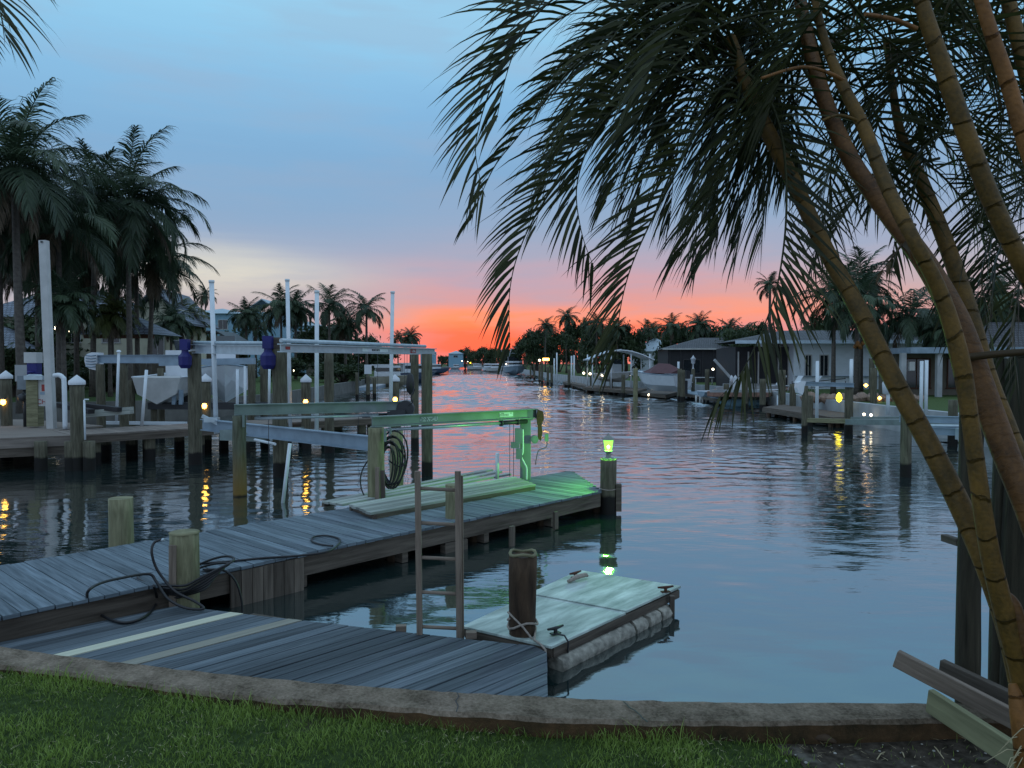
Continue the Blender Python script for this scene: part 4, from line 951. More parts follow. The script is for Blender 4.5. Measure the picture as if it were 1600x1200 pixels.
def tree_mesh(seed, n=6500, leaf=.19, mi=0):
    """crown in a unit-ish ball: knots of leaves round a ragged outline"""
    r = random.Random(seed); m = MB(); clumps = []
    for k in range(34):
        a = r.uniform(0, 2*pi); el = math.asin(r.uniform(-.55, 1)); q = r.uniform(.35, 1.0)**.6
        clumps.append((V((cos(a)*cos(el)*q, sin(a)*cos(el)*q, sin(el)*q*.8)), r.uniform(.16,.36), r.random()))
    for k in range(n):
        c, s, tn = clumps[r.randrange(len(clumps))]
        p = c + V((r.gauss(0,1), r.gauss(0,1), r.gauss(0,.8)))*s*.5
        a = V((r.gauss(0,1), r.gauss(0,1), r.gauss(0,1))).normalized(); b = a.cross(V((r.gauss(0,1), r.gauss(0,1), r.gauss(0,1)))).normalized()
        l = leaf*r.uniform(.4,1.0)*.5; t = min(1, max(0, tn*.7+r.uniform(0,.3)))
        m.poly([p-a*l, p+b*l*.45, p+a*l, p-b*l*.45], tone=t, uvs=[(0,0)]*4)
    for k in range(9):
        c = clumps[k][0]; m.tube([V((0,0,-1.0)), c*.45+V((0,0,-.35)), c*.9], [.05,.03,.01], 5, mi=1, caps=False)
    return m
TREEM = {}
def tree(v, px, Y, ytop, wpx, label, base=ZLAND, mat='leaf', group=None, name='leafy_tree', cat='tree', flat=1.0):
    x = X(px, Y); H = Z(ytop, Y)-base; W_ = wpx/F*Y/2; t = thing(name, label, cat, (x, Y, base), group=group)
    cz = min(H*.60, W_*1.5)*flat; m = MB(); m.tube([(0,0,-.3),(.1,0,(H-cz)*.5),(0,0,H-cz)], [W_*.09+.06, W_*.06+.05, W_*.04+.03], 8); m.build('trunk', M['bark'], t, local=True)
    key = (v, mat)
    if key not in TREEM:
        o = tree_mesh(v).build('crown', [M[mat], M['bark']], t, local=True); TREEM[key] = o.data
    else: o = bpy.data.objects.new('crown', TREEM[key]); S.collection.objects.link(o); o.parent = t
    o.location = (0,0,H-cz*.80); o.scale = (W_, W_, cz*1.08); o.rotation_euler = (0,0,rnd.uniform(0,6)); return t

# ------------------------------------------------------------------ houses
def hip(m, x0, x1, y0, y1, z, h, ov=.5, rid=None, th=.12):
    x0 -= ov; x1 += ov; y0 -= ov; y1 += ov; cx = (x0+x1)/2; cy = (y0+y1)/2
    w_, d_ = x1-x0, y1-y0
    if rid is None: rid = max(0, abs(w_-d_)/2)
    a, b = ((cx-rid, cy, z+h), (cx+rid, cy, z+h)) if w_ >= d_ else ((cx, cy-rid, z+h), (cx, cy+rid, z+h))
    c = [(x0,y0,z),(x1,y0,z),(x1,y1,z),(x0,y1,z)]
    def f(pts, dirv):
        d = V(dirv); m.poly(pts, uvs=[(V(p).dot(d), p[2]*1.6) for p in pts])
    if w_ >= d_: f([c[0],c[1],b,a],(1,0,0)); f([c[1],c[2],b],(0,1,0)); f([c[2],c[3],a,b],(1,0,0)); f([c[3],c[0],a],(0,1,0))
    else: f([c[0],c[1],a],(1,0,0)); f([c[1],c[2],b,a],(0,1,0)); f([c[2],c[3],b],(1,0,0)); f([c[3],c[0],a,b],(0,1,0))
    m.poly(c[::-1])
def gable(m, x0, x1, y0, y1, z, h, ov=.4, axis='y', th=.15):
    x0 -= ov; x1 += ov; y0 -= ov; y1 += ov
    if axis == 'y':
        c = (x0+x1)/2
        for xa, xb, s in ((x0, c, 1), (c, x1, 1)):
            za, zb = (z, z+h) if xa == x0 else (z+h, z)
            A = [(xa,y0,za),(xb,y0,zb),(xb,y1,zb),(xa,y1,za)]; B_ = [(p[0],p[1],p[2]+th) for p in A]
            m.poly(A[::-1]); m.poly(B_, uvs=[(p[1], abs(p[2])*1.6) for p in B_])
            for i in range(4): j = (i+1)%4; m.poly([A[i],A[j],B_[j],B_[i]])
    else:
        c = (y0+y1)/2
        for ya, yb in ((y0, c), (c, y1)):
            za, zb = (z, z+h) if ya == y0 else (z+h, z)
            A = [(x0,ya,za),(x1,ya,za),(x1,yb,zb),(x0,yb,zb)]; B_ = [(p[0],p[1],p[2]+th) for p in A]
            m.poly(A[::-1]); m.poly(B_, uvs=[(p[0], abs(p[2])*1.6) for p in B_])
            for i in range(4): j = (i+1)%4; m.poly([A[i],A[j],B_[j],B_[i]])
def window(parent, x, y, z, w_, h, frame='offwhite', glass='glass', cross=True, name='window', lit=None):
    """on a wall facing -y at local y"""
    m = MB(); t = .07
    m.box((x,y-.03,z+h/2+t/2), (w_+2*t,.08,t)); m.box((x,y-.03,z-h/2-t/2), (w_+2*t+.1,.10,t))
    m.box((x-w_/2-t/2,y-.03,z), (t,.08,h)); m.box((x+w_/2+t/2,y-.03,z), (t,.08,h))
    if cross: m.box((x,y-.025,z), (.04,.05,h))
    o = m.build(name, M[frame], parent, local=True)
    g_ = MB(); g_.box((x,y-.004,z), (w_,.02,h)); g_.build('pane', M[lit or glass], o, local=True); return o
def walls(parent, x0, x1, y0, y1, z0, z1, mat, name='wall'):
    m = MB(); m.prism([(x0,y0),(x1,y0),(x1,y1),(x0,y1)], z0, z1); return m.build(name, M[mat], parent, local=True)

# left bank: two-storey house with grey tile roofs and a cream gable
H = thing('two_storey_house', 'large cream two-storey house with grey tiled roofs behind the left palms', 'house', (X(150,62),62,ZLAND), .12)
walls(H, -9.5, 3.5, 0, 9, 0, 5.6, 'cream'); walls(H, 3.0, 6.6, -.6, 7.5, 0, 6.3, 'cream')
m = MB(); hip(m, -9.5, 3.5, 0, 9, 5.6, 2.6, .6); m.build('main_roof', M['tile'], H, local=True)
m = MB(); gable(m, 3.0, 6.9, -.6, 7.5, 5.0, 2.9, .7, 'y'); m.build('gable_roof', M['tile'], H, local=True)
m = MB(); m.poly([(3.0,-.61,5.3),(6.6,-.61,5.3),(6.6,-.61,5.4),(4.95,-.61,7.7),(3.0,-.61,5.4)]); m.build('gable_wall', M['cream'], H, local=True)
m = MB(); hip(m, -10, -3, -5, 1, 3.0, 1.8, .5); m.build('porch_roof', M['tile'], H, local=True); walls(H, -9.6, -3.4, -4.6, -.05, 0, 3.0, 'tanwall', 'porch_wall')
for x in (-7.5,-4.8,-1.8,1.2): window(H, x, 0, 4.2, 1.3, 1.2)
for x in (-1.5,1.2): window(H, x, 0, 1.6, 1.6, 1.6)
window(H, 5.0, -.62, 3.2, .9, 1.6)
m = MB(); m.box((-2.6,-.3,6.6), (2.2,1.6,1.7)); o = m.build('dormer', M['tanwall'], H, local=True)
m = MB(); gable(m, -3.7,-1.5,-1.1,1.0,7.4,.8,.25); m.build('dormer_roof', M['tile'], H, local=True)
# pool pavilion with hip tile roof
Pv = thing('garden_pavilion', 'open pavilion with a grey hip tile roof by the left bank', 'pavilion', (X(204,50),50,ZLAND))
m = MB(); hip(m, -2.0, 2.0, -1.6, 1.6, Z(524,50)-ZLAND, 1.35, .5, rid=.25); m.build('roof', M['tile'], Pv, local=True)
for x in (-1.8,-.6,.6,1.8):
    m = MB(); m.box((x,-1.4,1.05), (.16,.16,2.3)); m.build('post', M['cream'], Pv, local=True)
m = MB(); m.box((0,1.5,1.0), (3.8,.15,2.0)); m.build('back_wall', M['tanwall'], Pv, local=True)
m = MB(); m.box((0,-1.4,Z(524,50)-ZLAND-.12), (4.4,.15,.25)); m.build('header', M['rust'], Pv, local=True)
# blue house further on
Bh = thing('blue_house', 'pale blue two-storey house with a light hip roof far on the left bank', 'house', (X(332,112),112,ZLAND))
zt = Z(490,112)-ZLAND
walls(Bh, -3.6, 3.9, 0, 8, 0, zt, 'bluewall'); m = MB(); hip(m, -3.6, 3.9, 0, 8, zt, 1.0, .5); m.build('roof', M['metalroof'], Bh, local=True)
for x in (-2, 1.6): window(Bh, x, 0, zt-1.6, 1.3, 1.3)
for x in (-2, 1.6): window(Bh, x, 0, 2.2, 1.3, 1.6)
m = MB(); gable(m, 4.5, 9.5, 1, 6, zt+.2, 1.9, .3); o = m.build('wing_roof', M['metalroof'], Bh, local=True); walls(Bh, 4.8, 9.2, 1.2, 5.9, 0, zt+.3, 'bluewall', 'wing_wall')
# dark hip roofed cabana
Cb = thing('waterside_cabana', 'low cabana with a wide dark roof and warm lit inside on the left bank', 'pavilion', (X(328,78),78,ZLAND))
zc = Z(532,78)-ZLAND
m = MB(); c = [(-3.8,-2.5,zc+.9),(1.6,-2.5,zc+.9),(4.2,-2.5,zc-.6),(4.2,2.5,zc-.6),(1.6,2.5,zc+.9),(-3.8,2.5,zc+.9)]
m.poly(c); m.poly([(p[0],p[1],p[2]-.18) for p in c][::-1])
for i in range(6): j=(i+1)%6; a_, b_ = c[i], c[j]; m.poly([(a_[0],a_[1],a_[2]-.18),(b_[0],b_[1],b_[2]-.18),b_,a_])
m.build('roof', M['dark'], Cb, local=True)
for x in (-2.6,0,1.6,3.2):
    m = MB(); m.box((x,-2.2,(zc-.4)/2), (.18,.18,zc-.2)); m.build('post', M['tanwall'], Cb, local=True)
walls(Cb, -2.6, 2.2, 1.4, 2.2, 0, zc+.4, 'tanwall', 'back_wall')
m = MB(); m.box((.5,-1.9,zc-1.0), (.5,.1,.28)); m.build('lamp', M['whitelamp'], Cb, local=True)
# houses glimpsed further left of the canal
for px, y0, y1, Y, wp, lb, mt in ((470,505,520,130,60,'dim pale house glimpsed behind palms left of the canal','bluewall'),(668,543,555,330,22,'tiny pale blue house at the far left end of the canal','bluewall'),(712,548,556,420,22,'tiny pale house at the very end of the canal','bluewall')):
    h_ = thing('far_house', lb, 'house', (X(px,Y),Y,ZLAND)); wd = wp/F*Y; zz = Z(y1,Y)-ZLAND+1.2
    walls(h_, -wd/2, wd/2, 0, 8, 0, zz, mt); m = MB(); hip(m, -wd/2, wd/2, 0, 8, zz, (y1-y0)/F*Y*.6, .5); m.build('roof', M['metalroof'], h_, local=True); window(h_, 0, 0, zz-1.5, wd*.3, 1.1)
# neon-lit window pair
t = thing('lit_screen_door', 'narrow pair of glowing orange-pink windows behind the left lift beam', 'window', (X(494,120),120,ZLAND))
for dx in (-.55,.45):
    m = MB(); m.box((dx,0,Z(524,120)-ZLAND), (.28,.1,1.15)); m.build('glowing_pane', M['orangelit'], t, local=True)
m = MB(); m.box((0,.3,2.2), (3.2,.3,4.8)); m.build('wall', M['tanwall'], t, local=True)

# right bank houses
Lh = thing('screened_house', 'dark house with screened porch and grey hip roof on the right bank', 'house', (X(1115,78),78,ZLAND), -.06)
zl = Z(545,78)-ZLAND
walls(Lh, -4.6, 6.5, 0, 8, 0, zl, 'darkwall'); m = MB(); hip(m, -4.6, 6.5, 0, 8, zl, 1.25, .4, rid=1.6); m.build('roof', M['shingle'], Lh, local=True)
for x in [-4.4+1.1*i for i in range(10)]:
    m = MB(); m.box((x,-.06,zl/2), (.07,.08,zl)); m.build('screen_frame', M['dark'], Lh, local=True)
for x in (-2.2, 1.6): window(Lh, x, -.0, 1.6, 1.6, 1.3, frame='dark')
m = MB(); m.box((2.4,-.5,.55), (3.6,.1,1.0)); m.build('bamboo_screen', M['rust'], Lh, local=True)
m = MB(); m.box((1,-.42,zl-.02), (12.4,.05,.14)); m.build('gutter', M['offwhite'], Lh, local=True)
Wh = thing('white_waterfront_house', 'long whitewashed house with narrow windows behind the right palms', 'house', (X(1330,57),57,ZLAND), -.05)
zw = Z(535,57)-ZLAND
walls(Wh, -4.2, 7.0, 0, 8, 0, zw, 'whitewall')
walls(Wh, -8.2, -4.2, 1.2, 8, 0, zw-.3, 'darkwall', 'lanai_wall')
m = MB(); hip(m, -8.2, 7.2, -.4, 8, zw+.1, .95, .4); m.build('roof', M['shingle'], Wh, local=True)
m = MB(); m.box((-.8,-.86,zw+.02), (15.8,.08,.24)); m.build('fascia', M['housefascia'], Wh, local=True)
for x, ww in ((-2.0,.55),(-3.15,.4),(2.6,.8)): window(Wh, x, 0, 1.75, ww, 1.5)
for x in [-8.0+.75*i for i in range(6)]:
    m = MB(); m.box((x,1.12,1.4), (.09,.12,2.8)); m.build('lanai_post', M['offwhite'], Wh, local=True)
m = MB(); m.box((.5,-.05,.95), (9.2,.12,.06)); m.build('wall_band', M['bluegrey'], Wh, local=True)
Rh = thing('flat_roofed_house', 'house with a flat pale roof edge and dark shaded porch at far right', 'house', (X(1500,44),44,ZLAND), -.04)
zr = Z(549,44)-ZLAND
walls(Rh, -2.6, 9, 2.2, 4.6, 0, zr-.1, 'tanwall'); m = MB(); m.box((2.9,2.0,zr+.05), (12.0,5.4,.34)); m.build('roof', M['bluegrey'], Rh, local=True)
for x in (-3.4,-1.4,2.4,5.6):
    m = MB(); m.box((x,-.4,(zr-.1)/2), (.28,.28,zr-.1)); m.build('porch_post', M['wallgrey'], Rh, local=True)
for x in (-1.4,1.2,4.2): window(Rh, x, 2.2, 1.3, 1.5, 1.7, frame='rust')
m = MB(); hip(m, 1.5, 11, 1.5, 6, zr+.25, 1.6, .3); m.build('upper_roof', M['shingle'], Rh, local=True)
m = MB(); m.box((-2.9,-.35,1.75), (.3,.2,.5)); m.build('meter_box', M['offwhite'], Rh, local=True)
for px, y0, y1, Y, wp, lb, mt in ((1030,527,549,115,60,'white roofed house far behind the curved boat shelter','whitewall'),(1225,516,530,95,150,'low grey roofed house showing above the hanging palm frond','whitewall'),(1600,505,530,75,100,'shingle roofed house behind the far right palm stems','tanwall')):
    h_ = thing('far_house', lb, 'house', (X(px,Y),Y,ZLAND)); wd = wp/F*Y; zz = Z(y1,Y)-ZLAND
    walls(h_, -wd/2, wd/2, 0, 8, 0, zz, mt); m = MB(); hip(m, -wd/2, wd/2, 0, 8, zz, (y1-y0)/F*Y, .5); m.build('roof', M['metalroof'] if px == 1030 else M['shingle'], h_, local=True); window(h_, 0, 0, zz-1.4, 1.6, 1.2)

# ------------------------------------------------------------------ palms and trees
palm('biga', 28, 34, 268, 'tall windblown palm at the left edge of the picture', lean=-.02, scale=1.1, tr=.2)
palm('bigb', 150, 44, 325, 'tall coconut palm left of centre in the left palm group', lean=.02, scale=1.05)
palm('bigc', 203, 42, 318, 'tallest coconut palm of the left group with a straight trunk', lean=.0, scale=1.15, rz=.2)
palm('bigb', 95, 38, 350, 'coconut palm with thick trunk behind the tall grey pole', lean=.01, scale=1.05, rz=1.9)
palm('biga', 240, 47, 408, 'coconut palm reaching right over the pavilion roof', lean=.05, scale=.92, rz=.9)
palm('bigc', 2, 40, 330, 'palm half cut off by the left picture edge', lean=.0, scale=1.15, rz=2.5)
palm('bigb', -60, 36, 300, 'palm whose frond tips enter from beyond the left picture edge', lean=.0, scale=1.1, rz=.5)
palm('bigd', 60, 46, 400, 'shaggy palm low behind the leftmost trunks', lean=.0, scale=1.0, rz=1.2)
palm('bigc', 120, 48, 380, 'palm behind the tall pole showing between two taller palms', scale=1.1, rz=3.0)
palm('bigb', 215, 49, 372, 'palm half hidden behind the tallest coconut palm', scale=1.05, rz=4.0)
palm('biga', 30, 50, 372, 'palm deep in the left group behind the edge palms', scale=1.15, rz=4.4)
palm('bigd', 175, 52, 420, 'low spreading palm over the grey tiled roof', scale=1.0, rz=5.4)
palm('bushya', 100, 36, 478, 'short bushy palm between the thick pole and the first trunk', scale=.75, tr=.12)
palm('bushyb', 172, 44, 492, 'short bright fan palm in front of the pavilion', scale=.75, tr=.12, mat='leaf2')
palm('bushyb', 285, 66, 500, 'bushy palm right of the cream gable', scale=1.05, tr=.12)
palm('bushya', 268, 60, 505, 'bushy palm beside the lit cabana', scale=.85, tr=.12)
palm('cocob', 322, 125, 462, 'small distant palm above the blue house roof', scale=.75)
palm('bushya', 385, 95, 492, 'round dark palm behind the second white pole', scale=1.05)
palm('cocoa', 440, 90, 480, 'broad palm left of the tallest lift pole', scale=1.15)
palm('bushyc', 462, 92, 482, 'dense low palm behind the tallest lift pole', scale=1.2)
palm('cococ', 515, 82, 478, 'upright palm behind the third white pole', scale=.95)
palm('bushyc', 540, 88, 508, 'low dense palm left of the leaning palm', scale=1.0)
palm('cocod', 573, 84, 484, 'clear palm against the pink sky at the left bank end', scale=.95, rz=0)
palm('cocoa', 400, 100, 510, 'low palm behind the blue motor cover', scale=1.0)
palm('cocob', 622, 170, 528, 'small palm left of the last white pole', scale=.8)
palm('bushya', 641, 175, 527, 'round topped small palm right of the last white pole', scale=1.25)
tree(1, 350, 92, 522, 70, 'low dark bush between the cabana and the blue house')
tree(2, 500, 96, 512, 90, 'dark tree filling the gap between the lift poles')
tree(3, 560, 110, 528, 70, 'dark bush beneath the clear palm')
tree(4, 600, 150, 545, 60, 'low bush behind the moored fishing boats')
tree(1, 100, 56, 560, 130, 'dark hedge bush behind the thick grey pole', mat='leaf', name='hedge_bush', cat='bush')
tree(2, 20, 44, 545, 110, 'dark garden bush at the left edge', name='garden_bush', cat='bush')
tree(3, 165, 52, 566, 90, 'clipped dark bush below the pavilion', name='garden_bush', cat='bush')
tree(4, 60, 62, 500, 170, 'dense dark tree behind the leftmost palms')
tree(2, 440, 84, 560, 80, 'bush behind the second blue motor', name='garden_bush', cat='bush')
tree(1, 535, 78, 568, 90, 'bush along the bank behind the third post', name='garden_bush', cat='bush')
tree(3, 250, 80, 540, 90, 'bush between pavilion and cabana', name='garden_bush', cat='bush')
tree(5, 690, 400, 556, 12, 'single round tree at the left side of the canal end')
far_r = random.Random(11)
for i, (px, yt, wp, Y) in enumerate([(727,546,26,430),(742,549,24,400),(757,545,28,380),(772,547,26,350),(787,546,26,330),(700,557,18,500),(712,556,20,520),(815,538,34,260),(798,545,24,300)]):
    tree(1+i%4, px, Y, yt, wp, ['far tree at the canal end nearest the round tree','second far tree right of the canal end','wide far tree above the tiny lit boats','far tree left of the white fishing boat','far tree just above the white fishing boat','lowest far tree on the horizon','low far tree on the horizon by the pale house','dark tree directly right of the white fishing boat','small dark tree behind the fishing boat tower'][i])
for i, (px, yt, wp, Y, mt) in enumerate([(838,517,58,190,'leaf'),(872,522,50,170,'leaf'),(905,508,56,150,'leaf'),(940,514,60,125,'leaf'),(978,512,64,112,'leaf'),(1010,526,50,120,'leaf'),(1062,512,70,105,'leaf'),(1112,516,70,100,'leaf'),(1150,520,60,78,'leaf'),(1185,508,60,90,'leaf'),(1238,524,60,88,'leaf'),(1285,500,80,90,'leaf'),(1420,500,90,75,'leaf'),(1530,480,150,66,'leaf'),(1175,540,44,66,'leaf')]):
    tree(1+i%5, px, Y, yt, wp, ['bushy tree right of the white fishing boat','dark tree below the windblown palm on its left','tall dark tree under the windblown palm','dark tree left of the curved boat shelter','tree directly behind the curved boat shelter','low tree before the white roofed house','tree behind the screened house, left one','tree behind the screened house, right one','bushy dark tree beside the screened house','tree behind the hanging frond on the right bank','low tree over the grey roofed house','tree behind the right coconut palms','tree behind the leaning green stem','big dark tree behind the far right stems','small leafy tree in front of the screened house'][i], mat=mt)
for i, (px, yt, Y, k, sc) in enumerate([(750,550,390,'bushya',.9),(768,549,370,'bushyb',.9),(822,536,240,'cocoa',.9),(860,520,175,'cocob',.9),(915,512,150,'cococ',.8),(885,496,150,'coco2a',.95),(1020,519,130,'bushyb',.95),(1202,446,70,'cocob',.55),(1165,522,95,'cocod',.8),(730,546,420,'cocod',.9),(852,509,165,'coco2a',.9),(932,507,120,'cocob',.85),(965,514,110,'bushyc',.9),(1048,511,100,'cocoa',.8),(1092,509,98,'bushya',.9),(1140,517,84,'bushyc',.75),(1012,516,118,'cococ',.7)]):
    palm(k, px, Y, yt, ['small far palm over the lit boats','small far palm left of the fishing boat','palm close behind the fishing boat tower','palm between the two dark trees of the right bank','palm low over the tall dark tree','windblown palm standing out against the orange sky','low round palm right of the curved shelter','thin high palm left of the big hanging frond','palm behind the screened house','far palm at the canal end','palm rising just right of the fishing boat trees','palm left of the thick hanging frond tip','bushy palm behind the curved shelter','palm between the shelter and the dark hip roof','round palm over the left slope of the dark hip roof','bushy palm over the right slope of the dark hip roof','small palm over the white roofed house'][i], scale=sc)
palm('cococ', 1302, 48, 462, 'coconut palm on the right bank left of the orange-lit trunk', scale=.95, tr=.14)
palm('cocoa', 1338, 47, 478, 'coconut palm on the right bank with orange light under its crown', scale=.9, tr=.15)
palm('cocob', 1345, 52, 440, 'highest coconut palm behind the leaning green stem', scale=1.0, tr=.14)
palm('cocod', 1420, 50, 495, 'bluish coconut palm between the leaning stems', scale=1.1, tr=.14)
palm('cococ', 1470, 58, 500, 'low palm behind the reddish stem', scale=.9, tr=.14)
palm('cocoa', 1560, 50, 470, 'palm behind the far right stems', scale=1.05, tr=.15)
palm('bushyc', 1480, 47, 520, 'short bushy palm against the flat roof', scale=.8, tr=.12)
x = X(1343,46.8); t = thing('coconut_cluster', 'orange lit cluster of coconuts and dry husk under a right bank crown', 'coconuts', (x,46.8,Z(540,46.8)))
for k in range(7):
    m = MB(); c = V((rnd.uniform(-.35,.35), rnd.uniform(-.25,.05), rnd.uniform(-.25,.3))); m.lathe(c, [(.001,-.14),(.10,-.09),(.13,0),(.09,.1),(.001,.14)], 8); m.build('coconut', M['stemorange_lit'], t, local=True)

# ------------------------------------------------------------------ neighbour's dock (left)
nd = thing('neighbour_dock', 'tan composite dock with a lamp-lit walkway along the left side', 'dock', (-10,24,0))
n0 = G(-300,697,ZND); n1 = G(112,680,ZND); n2 = G(630,650,ZND)
nd_u = (n2-n1).normalized(); nd_n = V((-nd_u.y, nd_u.x, 0))
m = MB(); plank_deck(m, n1, n2, n1+nd_n*1.9, n2+nd_n*1.9, .14, ZND, .04, .006, .01); m.build('walkway_decking', M['treadboard'], nd)
q = [(n0.x,n0.y), (n1.x-.02,n1.y), ((n1+nd_n*1.9).x-.02,(n1+nd_n*1.9).y), (G(112,672,ZND).x, G(100,668,ZND).y+.8), (G(45,655,ZND).x, G(45,655,ZND).y), (G(-300,655,ZND).x, G(-300,655,ZND).y)]
m = MB(); m.prism(q, ZND-.045, ZND-.004); m.build('platform_decking', M['treadboard'], nd)
m = MB(); m.bar(n0+V((0,-.03,-.16)), n1+V((0,-.03,-.16)), .05, .22); m.build('front_fascia', M['treadboard'], nd)
m = MB(); m.bar(n0+V((0,.05,-.38)), n1+V((-.02,.05,-.38)), .12, .24); m.build('front_beam', M['fascia'], nd)
m = MB(); m.bar(n1+V((.02,-.04,-.13))-nd_n*.02, n2+V((0,-.04,-.13))-nd_n*.02, .05, .2); m.build('walkway_fascia', M['fascia'], nd)
m = MB(); m.bar(n1+nd_n*1.8+V((0,0,-.2)), n2+nd_n*1.8+V((0,0,-.2)), .1, .25); m.build('walkway_back_beam', M['fascia'], nd)
m = MB(); a = G(-300,664,ZND); b = G(60,662,ZND); m.bar((a.x,a.y,.2),(b.x,b.y,.2), .3, 1.2); m.build('back_wall', M['fascia'], nd)
L_ = (n2-n1).length
for k in range(8):
    for s_ in (.15, 1.7):
        c = n1+nd_u*(.6+L_*k/7.6)+nd_n*s_; m = MB(); piling_mesh(m, c.x, c.y, .15, ZND-.05, seg=12); m.build('piling', M['pile'], nd)
for px in (20,70,100):
    for yy in (0, 3.2):
        c = G(px,690,ZND); m = MB(); piling_mesh(m, c.x, c.y+1.1+yy, .15, ZND-.1, seg=12); m.build('piling', M['pile'], nd)
# white capped posts with amber lights
def capped(px, py0, Y, r, label, amber=None):
    zt = Z(py0, Y); x = X(px, Y); t = thing('capped_piling', label, 'piling', (x,Y,0), group='white capped pilings of the neighbour dock')
    m = MB(); piling_mesh(m, x, Y, r, zt-.22, seg=16); m.build('shaft', M['pile'], t)
    m = MB(); m.lathe((x,Y,zt-.25), [(r*1.16,0),(r*1.2,.02),(r*1.16,.10),(.001,.26)], 16); m.build('pointed_cap', M['white'], t)
    if amber:
        za = Z(amber, Y); m = MB(); c = V((x+r*.25, Y-r-.05, za)); m.lathe(c, [(.001,-.09),(.065,-.05),(.075,.02),(.05,.08),(.001,.09)], 10); m.build('amber_lamp', M['amber'], t)
        m = MB(); m.lathe(c+V((0,0,.09)), [(.09,0),(.06,.035),(.001,.045)], 10); m.build('lamp_hood', M['dark'], t)
capped(9, 579, 23.5, .16, 'white capped piling at the left picture edge', 628)
capped(120, 586, 19.8, .17, 'white capped piling standing in front of the neighbour dock')
capped(321, 584, 24.3, .16, 'white capped piling with amber lamp just right of the big dark piling', 634)
capped(478, 585, 24.7, .15, 'white capped piling with amber lamp right of the second blue motor', 628)
capped(617, 585, 27.5, .15, 'white capped piling with amber lamp near the right end of the walkway', 624)
# lights reflecting on the dock boards
for px, py, lb in ((86,512,'bright white porch light left of the palm trunks'),(95,517,'small white light right of the porch light'),(108,516,'tiny string light between the palm trunks'),(343,531,'warm light under the cabana roof'),(459,579,'small white light behind the second blue motor')):
    Y = 48 if px < 200 else 76; m = MB(); c = D(px,py,Y); m.lathe(c, [(.001,-.12),(.12 if px in (86,343) else .05,0),(.001,.12)], 8); tag(m.build('garden_light', M['whitelamp']), lb, 'light')
# tall thick pole with conduit and boxes
t = thing('tall_grey_pole', 'tall thick pale grey pole standing on the left dock', 'pole', (X(76,22.5),22.5,ZND))
m = MB(); m.bar((X(80,22.5),22.5,ZND-.3), (X(72,22.5),22.5,Z(376,22.5)), .20, .20, up=(0,1,0)); m.build('shaft', M['offwhite'], t)
m = MB(); m.box((X(72.4,22.5),22.37,Z(379,22.5)), (.05,.03,.05)); m.build('bolt', M['dark'], t)
t = thing('power_pedestal', 'cluttered power pedestal with white box on blue motor beside the tall pole', 'power pedestal', (X(55,23.0),23.0,ZND))
m = MB(); m.box((X(52.5,23),23,Z(559,23)), (.38,.32,.32)); m.build('white_box', M['offwhite'], t, bevel=.01)
m = MB(); m.box((X(54,23),23,Z(576,23)), (.30,.28,.36)); m.lathe((X(54,23),22.84,Z(582,23)), [(.001,0),(.1,.0),(.1,.04),(.001,.05)], 10); m.build('blue_motor', M['navy'], t, bevel=.02)
m = MB(); m.box((X(35,23.3),23.3,Z(583,23.3)), (.42,.06,.5)); m.build('grey_board', M['wallgrey'], t)
m = MB(); m.box((X(37,23.1),23.1,Z(598,23)), (.28,.2,.42)); m.build('meter_box', M['tealgrey'], t, bevel=.01)
m = MB(); m.cyl((X(38,23.1),23.1,ZND), (X(38,23.1),23.1,Z(609,23)), .05, seg=8); m.lathe((X(38,23.1),23.0,Z(620,23)), [(.001,-.15),(.12,-.1),(.13,.05),(.001,.12)], 10); m.build('hose_reel', M['dark'], t)
m = MB(); m.box((X(54,22.9),22.9,Z(628,22.9)), (.34,.3,1.45)); m.build('wood_post', M['pilepale'], t)
m = MB(); m.box((X(54,22.7),22.72,Z(590,22.9)), (.55,.2,.12)); m.tube([(X(38,22.8),22.8,Z(590,23)),(X(47,22.8),22.8,Z(586,23)),(X(64,22.8),22.8,Z(587,23)),(X(70,22.8),22.8,Z(592,23))], .04, 8); m.build('pipe_fitting', M['alu'], t)
t = thing('warning_sign', 'small red and white warning sign half hidden by the tall pole', 'sign', (X(72,22.8),22.8,Z(612,22.8)))
m = MB(); m.box((X(68,22.8),22.8,Z(614,22.8)), (.36,.02,.78)); m.build('plate', M['offwhite'], t)
m = MB(); m.box((X(71,22.8),22.785,Z(606,22.8)), (.22,.012,.20)); m.build('red_panel', M['signred'], t)
m = MB(); m.box((X(69,22.8),22.785,Z(614.5,22.8)), (.24,.012,.08)); m.build('blue_panel', M['bluegrey'], t)
def letters(txt, c, size, mat, parent, rz=0, name='lettering'):
    cu = bpy.data.curves.new(name, 'FONT'); cu.body = txt; cu.size = size; cu.extrude = .004; cu.align_x = 'CENTER'; cu.align_y = 'CENTER'
    o = bpy.data.objects.new(name, cu); S.collection.objects.link(o); bpy.context.view_layer.update()
    me = bpy.data.meshes.new_from_object(o.evaluated_get(bpy.context.evaluated_depsgraph_get())); bpy.data.objects.remove(o)
    me.materials.clear(); me.materials.append(M[mat]); ob = bpy.data.objects.new(name, me); S.collection.objects.link(ob)
    ob.rotation_euler = (pi/2, 0, rz); ob.parent = parent
    ob.location = wmat(parent).inverted() @ V(c) if parent is not None else c
    return ob
letters('CHD', (X(68.5,22.8),22.784,Z(628,22.8)), .20, 'signred', t)
m = MB(); m.tube(smooth([(X(84,22.2),22.2,Z(587,22.2)),(X(92,22.2),22.2,Z(586,22.2)),(X(98,22.2),22.2,Z(590,22.2)),(X(100,22.2),22.2,Z(600,22.2)),(X(100.5,22.2),22.2,ZND)]), .065, 10); tag(m.build('bent_pipe', M['pvc']), 'white pipe bent over at the top beside the tall grey pole', 'pipe')
